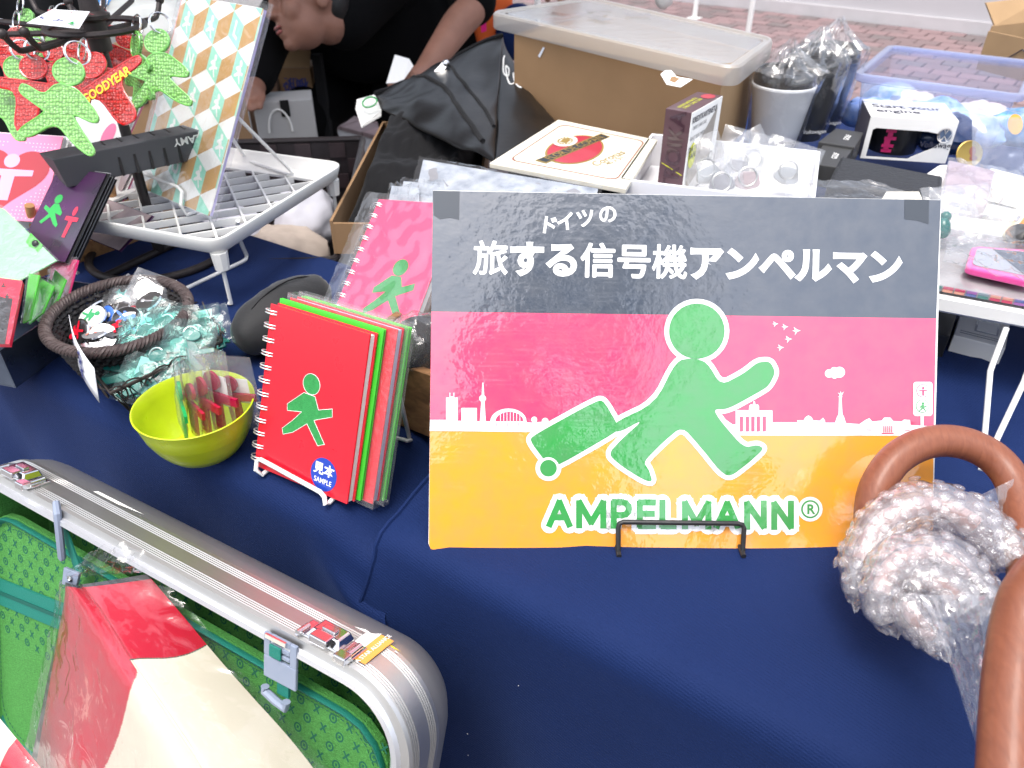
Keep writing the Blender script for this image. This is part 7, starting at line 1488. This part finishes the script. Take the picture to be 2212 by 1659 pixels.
# things behind the basket
def upbox(name, label, cat_, bl_, br_, ztop, dep, m_, zbot=0.0, bevel=.002, parts=True):
    a, c = Vector(bl_), Vector(br_); x = (c - a); x.z = 0; w_ = x.length; x.normalize(); y = Vector((-x.y, x.x, 0)); f = Fr(Vector((a.x, a.y, zbot)), x, y, ZX); t = thing(name, label, cat_, f(w_ / 2, dep / 2, 0)); h = ztop - zbot
    b = MB(); b.fbox(f, 0, w_, 0, dep, 0, h); part('body', b, m_, t, bevel=bevel); return t, f, w_, h
M['black_felt'] = mat('black_felt', (.006, .006, .007), .9)
p = [D(545, 222, 2.0), D(672, 201, 2.02)]; t, f, w_, h = upbox('paper_bag', 'white paper carrier bag with a loop handle behind the black basket', 'bag', p[0], p[1], p[0].z, .10, mat('bag_paper', (.42, .42, .42), .7), 0.30)
b = MB(); b.tube([f(.03 + .03 * (1 - math.cos(a)) , -.002, h - .08 + .06 * math.sin(a)) for a in [k * math.pi / 10 for k in range(11)]], .003, 6); part('handle', b, M['card_white'], t)
b = MB(); b.fbox(f, w_ * .45, w_ * .60, -.003, -.0005, h - .04, h + .002); part('dark_clip', b, M['black_felt'], t)
p = [D(598, 150, 2.35), D(671, 160, 2.35)]; t, f, w_, h = upbox('cardboard_box', 'brown cardboard box with dark blue lettering behind the vendor arm', 'box', p[0], p[1], p[0].z + .005, .2, M['carton'], 0.0)
b = MB(); f2 = Fr(f(w_ * .5, -.002, h - .045), -f.x, -ZX, -f.y); b.text('横股', f2, .042, off=.02); part('lettering', b, M['ink_blue'], t)
b = MB(); b.hull8([f(0, .0, h + .002), f(w_, .0, h + .002), f(w_, .004, h + .002), f(0, .004, h + .002)], [f(-.01, .04, h + .06), f(w_, .04, h + .06), f(w_, .044, h + .06), f(-.01, .044, h + .06)]); part('flap', b, M['carton_light'], t)
p = [D(520, 150, 2.3), D(592, 160, 2.32)]; upbox('cardboard_box', 'dim brown box left of the lettered one behind the patterned notebook', 'box', p[0], p[1], p[0].z - .03, .2, mat('carton_dim', (.20, .12, .08), .8), 0.0)
p = [D(671, 118, 2.3), D(691, 122, 2.3)]; upbox('black_post', 'short black square post beside the lettered cardboard box', 'post', p[0], p[1], p[0].z, .03, M['black_felt'], 0.0)
p = [D(215, 100, 1.52), D(410, 190, 1.50)]; t, f, w_, h = upbox('cardboard_box', 'brown cardboard box behind the keyrings and the patterned notebook', 'box', p[0], p[1], p[0].z, .16, M['carton'], 0.0)
b = MB(); b.tube([f(.04, -.002, h - .06), f(.09, -.002, h - .05), f(.085, -.002, h - .10), f(.05, -.002, h - .11)], .0022, 5); part('pen_scrawl', b, M['ink_dark'], t)
M['plastic_bag_white'] = mat('plastic_bag_white', (.62, .63, .60), .4, sss=.1, coat=.3)
p = D(345, 62, 1.60); b = MB(); b.ball(p, (.13, .07, .055), 40, 26, 0, Fr((0, 0, 0), CR, CB, CU))
for v in b.v: d = v - p; v += d * (.18 * pnoise(d * 20) + .12 * abs(pnoise(d * 70)))
solo('plastic_bag', b, M['plastic_bag_white'], 'crumpled whitish plastic bag on the box behind the green keyrings', 'bag', p)
p = D(262, 10, 1.72); b = MB(); b.ball(p, (.07, .03, .03), 20, 12, 0, Fr((0, 0, 0), CR, CB, CU)); solo('blue_pouch', b, mat('pouch_blue', (.05, .25, .6), .5), 'small blue pouch on the plastic bag behind the carousel', 'pouch', p)
# black sheet put in to fill the dark backdrop behind the carousel
b = MB()
def fn(i, j): return Vector((-2.6 + 1.75 * i + .02 * math.sin(i * 40) * j, 2.35 - .25 * i + .03 * math.sin(i * 60), 1.5 - 1.48 * j))
b.grid(fn, 90, 6); solo('black_cloth', b, M['black_felt'], 'black sheet put in as the dark backdrop behind the carousel', 'cloth', (-1.7, 2.2, 0), solid=.004)
# orange and pink things right of the vendor
p = D(1068, 40, 2.3); b = MB(); b.ball(p, (.055, .05, .11), 24, 16, 0, Fr((0, 0, 0), CR, VX, ZX))
for v in b.v: d = v - p; v += d * (.15 * pnoise(d * 25))
M['orange_cloth'] = mat('orange_cloth', (.62, .10, .015), .8); M['hot_pink'] = mat('hot_pink', (.85, .01, .22), .6)
t = solo('orange_bag', b, M['orange_cloth'], 'orange cloth bag beyond the vendor arm', 'bag', p)
b = MB(); q = [D(1034, -10, 2.2), D(1047, -10, 2.2), D(1051, 66, 2.15), D(1040, 70, 2.15)]; b.prism(q, CB * -.003); solo('pink_strap', b, M['hot_pink'], 'bright pink strap hanging between the vendor arm and the orange bag', 'strap', q[0])
p = D(1118, 70, 2.3); b = MB(); b.ball(p, (.06, .05, .08), 20, 14, 0, Fr((0, 0, 0), CR, VX, ZX)); solo('blue_bag', b, M['navy'], 'dark blue bag under the left end of the frosted lid', 'bag', p)
p = D(1438, -22, 3.6); b = MB(); b.ball(p, (.05, .05, .085), 20, 14, 0, Fr((0, 0, 0), CR, VX, ZX))
for v in b.v:
    d = v - p; v += d * (.15 * pnoise(d * 30))
b.tube([p + ZX * .05, p + ZX * 1.2], .004, 6); solo('hanging_bag', b, M['plastic_bag_white'], 'white plastic bag hanging above the big lid at the top edge', 'bag', p)

# ------------------------------------------------------------------ vendor: one continuous body, clothes and hair on it
M['skin'] = mat('skin', (.30, .145, .10), .55, sss=.10, var=.22, vscale=18, bump=.12, bscale=500); M['hair'] = mat('hair', (.008, .007, .007), .5, bump=.5, bscale=400); M['lips'] = mat('lips', (.36, .11, .10), .4); M['shirt'] = mat('shirt', (.004, .004, .0045), .95, spec=.1); M['eye_dark'] = mat('eye_dark', (.02, .014, .012), .4)
def limb(b, P, rs, n=14):
    C = cat([tuple(p) + (r_,) for p, r_ in zip(P, rs)], 5); b.tube([c[:3] for c in C], [c[3] for c in C], n); b.ball(C[0][:3], C[0][3], 12, 8); b.ball(C[-1][:3], C[-1][3], 12, 8)
hc = D(668, 8, 2.02); hu = (CU * .93 + CB * .25 - CR * .12).normalized(); hf = (-CR * .84 + CB * .50 - CU * .16); hf = (hf - hu * hf.dot(hu)).normalized(); hr = hf.cross(hu)
HD = Fr(hc, hr, hf, hu)
SHm = D(850, -125, 2.28); shR = D(975, -150, 2.22); shL = D(715, -150, 2.36); pel = D(810, 165, 2.75)
elR, wrR, haR = D(1022, 5, 2.04), D(915, 158, 1.93), D(872, 192, 1.88)
elL, wrL, haL = D(590, 70, 2.15), D(552, 185, 2.0), D(542, 208, 1.96)
hipA, hipB = pel + Vector((-.10, 0, 0)), pel + Vector((.10, 0, 0)); knA, knB = Vector((pel.x - .16, pel.y - .40, .50)), Vector((pel.x + .14, pel.y - .40, .50)); ftA, ftB = Vector((pel.x - .16, pel.y - .05, .07)), Vector((pel.x + .14, pel.y - .05, .07))
b = MB()
b.ball(HD(0, -.012, .03), (.076, .096, .098), 32, 22, 0, HD); b.ball(HD(0, .028, -.045), (.062, .066, .068), 28, 18, 0, HD); b.ball(HD(0, .066, -.098), (.026, .022, .018), 16, 12, 0, HD); b.ball(HD(0, .05, -.082), (.042, .035, .026), 16, 12, 0, HD)
for s_ in (-1, 1):
    b.ball(HD(.036 * s_, .062, -.022), (.030, .024, .032), 16, 12, 0, HD); b.ball(HD(.030 * s_, .078, .036), (.030, .014, .012), 16, 10, 0, HD); b.ball(HD(.031 * s_, .073, .014), (.017, .014, .013), 16, 10, 0, HD); b.ball(HD(.013 * s_, .098, -.030), (.010, .012, .009), 12, 8, 0, HD); b.ball(HD(.078 * s_, -.008, .0), (.010, .022, .032), 14, 10, 0, HD)
b.ball(HD(0, .096, -.008), (.011, .014, .032), 14, 10, 0, HD); b.ball(HD(0, .108, -.026), (.015, .015, .013), 14, 10, 0, HD); b.ball(HD(0, .086, -.056), (.026, .014, .012), 14, 10, 0, HD); b.ball(HD(0, .084, -.074), (.022, .012, .010), 14, 10, 0, HD)
limb(b, [HD(0, -.02, -.03), HD(.02, -.09, -.03), SHm + ZX * .01], [.056, .056, .07])
limb(b, [SHm, SHm.lerp(pel, .45) + ZX * .03, pel], [.12, .135, .14], 20); limb(b, [shL, SHm, shR], [.062, .085, .062], 16)
limb(b, [shR, shR.lerp(elR, .5), elR, elR.lerp(wrR, .35), wrR], [.056, .050, .043, .042, .028]); limb(b, [shL, shL.lerp(elL, .5), elL, elL.lerp(wrL, .35), wrL], [.056, .050, .043, .040, .028])
for wr_, ha_, sg_ in ((wrR, haR, 1), (wrL, haL, -1)):
    d = (ha_ - wr_).normalized(); sd3 = d.cross(CB).normalized(); pm_ = wr_ + d * .05; limb(b, [wr_, pm_], [.026, .034])
    for k in range(4):
        o = pm_ + sd3 * ((k - 1.5) * .020) + d * .025; b.tube([o - d * .02, o + d * (.030 - .004 * abs(k - 1.2)) - CB * .004, o + d * (.055 - .007 * abs(k - 1.2)) - CB * .018], [.0095, .009, .0075], 10)
    o = pm_ - sd3 * (.034 * sg_); b.tube([pm_ - d * .03, o, o + d * .03], [.012, .011, .009], 10)
for hp_, kn, ft in ((hipA, knA, ftA), (hipB, knB, ftB)): limb(b, [hp_, hp_.lerp(kn, .5), kn, kn.lerp(ft, .4), ft], [.092, .082, .058, .055, .038]); limb(b, [ft - ZX * .02, ft + Vector((0, -.12, -.04))], [.042, .032])
vend = solo('person', b, M['skin'], 'vendor in a black T-shirt bending forward with one hand behind the black tote', 'person', Vector((pel.x, pel.y, 0)))
md = vend.modifiers.new('r', 'REMESH'); md.mode = 'VOXEL'; md.voxel_size = .0055; md.use_smooth_shade = True
md = vend.modifiers.new('s', 'SMOOTH'); md.factor = .5; md.iterations = 5
b = MB(); b.ball(D(800, 55, 2.36), (.24, .12, .17), 24, 16); b.ball(D(900, 70, 2.45), (.24, .12, .20), 24, 16); limb(b, [HD(.02, -.10, -.035), SHm, SHm.lerp(pel, .25), SHm.lerp(pel, .6) + ZX * .03, pel], [.080, .15, .152, .158, .152], 22); limb(b, [shL, SHm, shR], [.076, .10, .078], 18)
limb(b, [shR, shR.lerp(elR, .5), shR.lerp(elR, .98)], [.076, .070, .066], 16); limb(b, [shL, shL.lerp(elL, .5), elL, elL.lerp(wrL, .88)], [.076, .068, .060, .046], 16)
limb(b, [HD(.02, -.095, -.035), SHm], [.078, .12], 16)
sh = part('tshirt', b, M['shirt'], vend); md = sh.modifiers.new('r', 'REMESH'); md.mode = 'VOXEL'; md.voxel_size = .009; md.use_smooth_shade = True; md = sh.modifiers.new('s', 'SMOOTH'); md.factor = .5; md.iterations = 6
b = MB()
limb(b, [hipA, pel, hipB], [.13, .155, .13], 18)
for hp_, kn, ft in ((hipA, knA, ftA), (hipB, knB, ftB)): limb(b, [hp_, hp_.lerp(kn, .5), kn, kn.lerp(ft, .5), ft + ZX * .03], [.118, .105, .082, .076, .07], 18)
sh = part('trousers', b, M['shirt'], vend); md = sh.modifiers.new('r', 'REMESH'); md.mode = 'VOXEL'; md.voxel_size = .010; md.use_smooth_shade = True; md = sh.modifiers.new('s', 'SMOOTH'); md.factor = .5; md.iterations = 6
b = MB(); b.ball(HD(0, -.022, .048), (.084, .100, .096), 40, 26, 0, HD); b.v = [p if (p - HD.o).dot(hf) < .055 + .0 or (p - HD.o).dot(hu) > .085 else p - hf * .05 for p in b.v]
b.ball(HD(0, -.055, .0), (.070, .055, .07), 24, 16, 0, HD); b.ball(HD(0, .052, .098), (.066, .042, .034), 20, 14, 0, HD); part('hair', b, M['hair'], vend)
b = MB()
for s_ in (-1, 1): b.tube([HD(s_ * (.012 + .007 * k), .0905 - .0016 * (k - 2) ** 2, .040 + .0035 * math.sin(k * .7)) for k in range(6)], [.002, .0035, .0038, .0035, .003, .0015], 8)
part('eyebrows', b, M['hair'], vend, kind='stuff')
for s_ in (-1, 1):
    b = MB(); b.tube([HD(s_ * (.016 + .0065 * k), .0868 - .0012 * (k - 2) ** 2, .008 - .0018 * math.sin(k * .8)) for k in range(6)], [.0008, .0015, .0018, .0018, .0015, .0008], 8); part('eyelash', b, M['eye_dark'], vend)
b = MB(); b.ball(HD(0, .0965, -.058), (.023, .0065, .0050), 20, 10, 0, HD); b.ball(HD(0, .0935, -.0685), (.019, .0065, .0056), 20, 10, 0, HD); part('lips', b, M['lips'], vend)
b = MB(); b.tube([HD(x, .1015 - abs(x) * .35, -.0632) for x in (-.021, -.012, 0, .012, .021)], .0011, 6); part('mouth_line', b, M['eye_dark'], vend)
# note paper and bagged prints by the hand
b = MB(); pxpanel(b, [(853, 118, 1.84), (884, 127, 1.84), (893, 142, 1.82), (868, 178, 1.80), (834, 180, 1.80)], .001); solo('paper_slip', b, M['paper'], 'creased white paper slip sticking out behind the black tote', 'paper', D(860, 150, 1.82))
b = MB()
for k in range(4): pxpanel(b, [(770 - k, 215 + k * 6, 1.60), (810, 204 + k * 6, 1.60), (824, 238 + k * 4, 1.58), (784 - k, 270 + k * 2, 1.57)], .002)
t = solo('bagged_prints', b, M['card_white'], 'small stack of white bagged prints with a green ring left of the black tote', 'prints', D(795, 240, 1.59))
f_, a, c = pxframe((784, 250, 1.565), (820, 238, 1.565), (776, 214, 1.58)); b = MB(); b.tube([f_(a * .6 + a * .42 * math.cos(q), c * .55 + c * .28 * math.sin(q), .004) for q in [k * math.pi / 12 for k in range(24)]], .0018, 5, True); part('green_ring', b, M['ink_green'], t)
# a second hand reaching in over the lid
b = MB(); hd = [D(1183, 4, 1.72), D(1212, 11, 1.72), D(1244, 8, 1.72), D(1262, 1, 1.72)]; pc_ = D(1225, -95, 1.75)
for k, p in enumerate(hd): b.tube([pc_ + (p - pc_) * .35, p + CU * .028 + CB * .010, p + CU * .008], [.012, .0105, .0085], 10); b.ball(p + CU * .008, .0088, 10, 8)
limb(b, [pc_ + CU * .05, pc_, pc_ - CU * .030], [.028, .040, .036], 14); limb(b, [pc_ + CU * .05, pc_ + CU * .25 + CB * -.1], [.029, .038], 14); b.tube([pc_ - CR * .02, pc_ - CR * .05 - CU * .02, pc_ - CR * .055 - CU * .05], [.016, .013, .010], 10)
h2 = solo('person', b, M['skin'], 'hand of a second person reaching down over the frosted lid at the top edge', 'person', pc_); md = h2.modifiers.new('r', 'REMESH'); md.mode = 'VOXEL'; md.voxel_size = .003; md.use_smooth_shade = True
md = h2.modifiers.new('s', 'SMOOTH'); md.factor = .5; md.iterations = 3

# the photographer behind the camera, mirrored in the sign; a tree added for its dark reflection
b = MB(); ph = Vector((-.02, -.30, TZ + CH + .30)); pc2 = ph + Vector((0, -.10, -.28)); pp = Vector((-.02, -.48, .86))
b.ball(ph, (.078, .098, .115), 24, 16, 0, Fr((0, 0, 0), (1, 0, 0), (0, 1, 0), (0, 0, 1))); b.ball(ph + Vector((0, .09, -.02)), (.014, .018, .022), 10, 8)
limb(b, [ph - ZX * .05, pc2], [.055, .06]); limb(b, [pc2, pc2.lerp(pp, .5), pp], [.13, .135, .13], 18)
for s_ in (-1, 1):
    sh_ = pc2 + Vector((s_ * .17, 0, -.01)); el_ = sh_ + Vector((s_ * .07, .08, -.27)); wr2 = Vector((s_ * .075, -.06, TZ + CH - .05)); limb(b, [pc2, sh_], [.085, .062], 16); limb(b, [sh_, sh_.lerp(el_, .5), el_, el_.lerp(wr2, .4), wr2], [.058, .05, .043, .040, .028]); limb(b, [wr2, wr2 + Vector((-s_ * .012, .02, .035))], [.028, .03])
    for k in range(4): o = wr2 + Vector((-s_ * .015, .022, .030 + .018 * (k - 1.5))); b.tube([o, o + Vector((-s_ * .022, .018, .012)), o + Vector((-s_ * .045, .010, .014))], [.009, .0085, .007], 8)
    o = wr2 + Vector((-s_ * .01, -.01, .04)); b.tube([o, o + Vector((-s_ * .02, -.01, .03))], [.010, .008], 8)
    hp_ = pp + Vector((s_ * .10, 0, -.02)); kn = Vector((s_ * .12, -.44, .48)); ft = Vector((s_ * .13, -.50, .07)); limb(b, [hp_, hp_.lerp(kn, .5), kn, kn.lerp(ft, .4), ft], [.10, .085, .06, .056, .04]); limb(b, [ft - ZX * .02, ft + Vector((0, .13, -.035))], [.042, .032])
pho = solo('person', b, M['skin'], 'photographer in dark clothes holding the camera in front of the table', 'person', Vector((pp.x, pp.y, 0))); md = pho.modifiers.new('r', 'REMESH'); md.mode = 'VOXEL'; md.voxel_size = .008; md.use_smooth_shade = True
M['dark_jacket'] = mat('dark_jacket', (.03, .03, .035), .8); b = MB(); limb(b, [pc2 + ZX * .07, pc2, pc2.lerp(pp, .5), pp], [.075, .15, .155, .15], 20)
for s_ in (-1, 1):
    sh_ = pc2 + Vector((s_ * .17, 0, -.01)); el_ = sh_ + Vector((s_ * .07, .08, -.27)); wr2 = Vector((s_ * .075, -.06, TZ + CH - .05)); limb(b, [pc2, sh_], [.10, .078], 16); limb(b, [sh_, el_, el_.lerp(wr2, .85)], [.075, .06, .045], 16)
j = part('jacket', b, M['dark_jacket'], pho); md = j.modifiers.new('r', 'REMESH'); md.mode = 'VOXEL'; md.voxel_size = .010; md.use_smooth_shade = True
b = MB()
for s_ in (-1, 1): hp_ = pp + Vector((s_ * .10, 0, -.02)); kn = Vector((s_ * .12, -.44, .48)); ft = Vector((s_ * .13, -.50, .10)); limb(b, [pp, hp_, hp_.lerp(kn, .5), kn, ft], [.14, .125, .105, .08, .07])
j = part('trousers', b, M['dark_jacket'], pho); md = j.modifiers.new('r', 'REMESH'); md.mode = 'VOXEL'; md.voxel_size = .010; md.use_smooth_shade = True
b = MB(); b.ball(ph + Vector((0, -.022, .025)), (.088, .100, .112), 24, 16); part('hair', b, M['hair'], pho)
M['bark'] = mat('bark', (.10, .07, .05), .9, bump=.6, bscale=30); M['leaf'] = mat('leaf', (.05, .085, .025), .6, var=.5, vscale=3)
tb = Vector((.95, -5.7, 0)); t = thing('tree', 'unseen tree added behind the photographer for a dark reflection in the sign', 'tree', tb); b = MB(); b.tube([tb, tb + Vector((.05, 0, 2.5)), tb + Vector((0, .1, 5.2)), tb + Vector((.1, 0, 6.8))], [.16, .13, .10, .04], 12); part('trunk', b, M['bark'], t)
rn = random.Random(3); b = MB()
for k in range(5): a = k * 1.3; b.tube([tb + Vector((.03, .05, 4.6 + .3 * k)), tb + Vector((.5 * math.cos(a), .5 * math.sin(a), 5.3 + .3 * k)), tb + Vector((.95 * math.cos(a), .95 * math.sin(a), 5.9 + .35 * k))], [.05, .035, .012], 8)
part('limbs', b, M['bark'], t); b = MB()
for k in range(4200):
    q = Vector((rn.gauss(0, 1), rn.gauss(0, 1), rn.gauss(0, 1))).normalized() * rn.random() ** .4; cl = pnoise(q * 2.5); 
    if cl < -.12: continue
    p = tb + Vector((0, 0, 6.7)) + Vector((q.x * 1.25, q.y * 1.25, q.z * 1.5)); a = Vector((rn.gauss(0, 1), rn.gauss(0, 1), rn.gauss(0, 1))).normalized() * .07; c = a.cross(Vector((rn.random(), rn.random(), rn.random()))).normalized() * .04; b.quad(p - a, p + c, p + a, p - c)
part('crown', b, M['leaf'], t, kind='stuff')
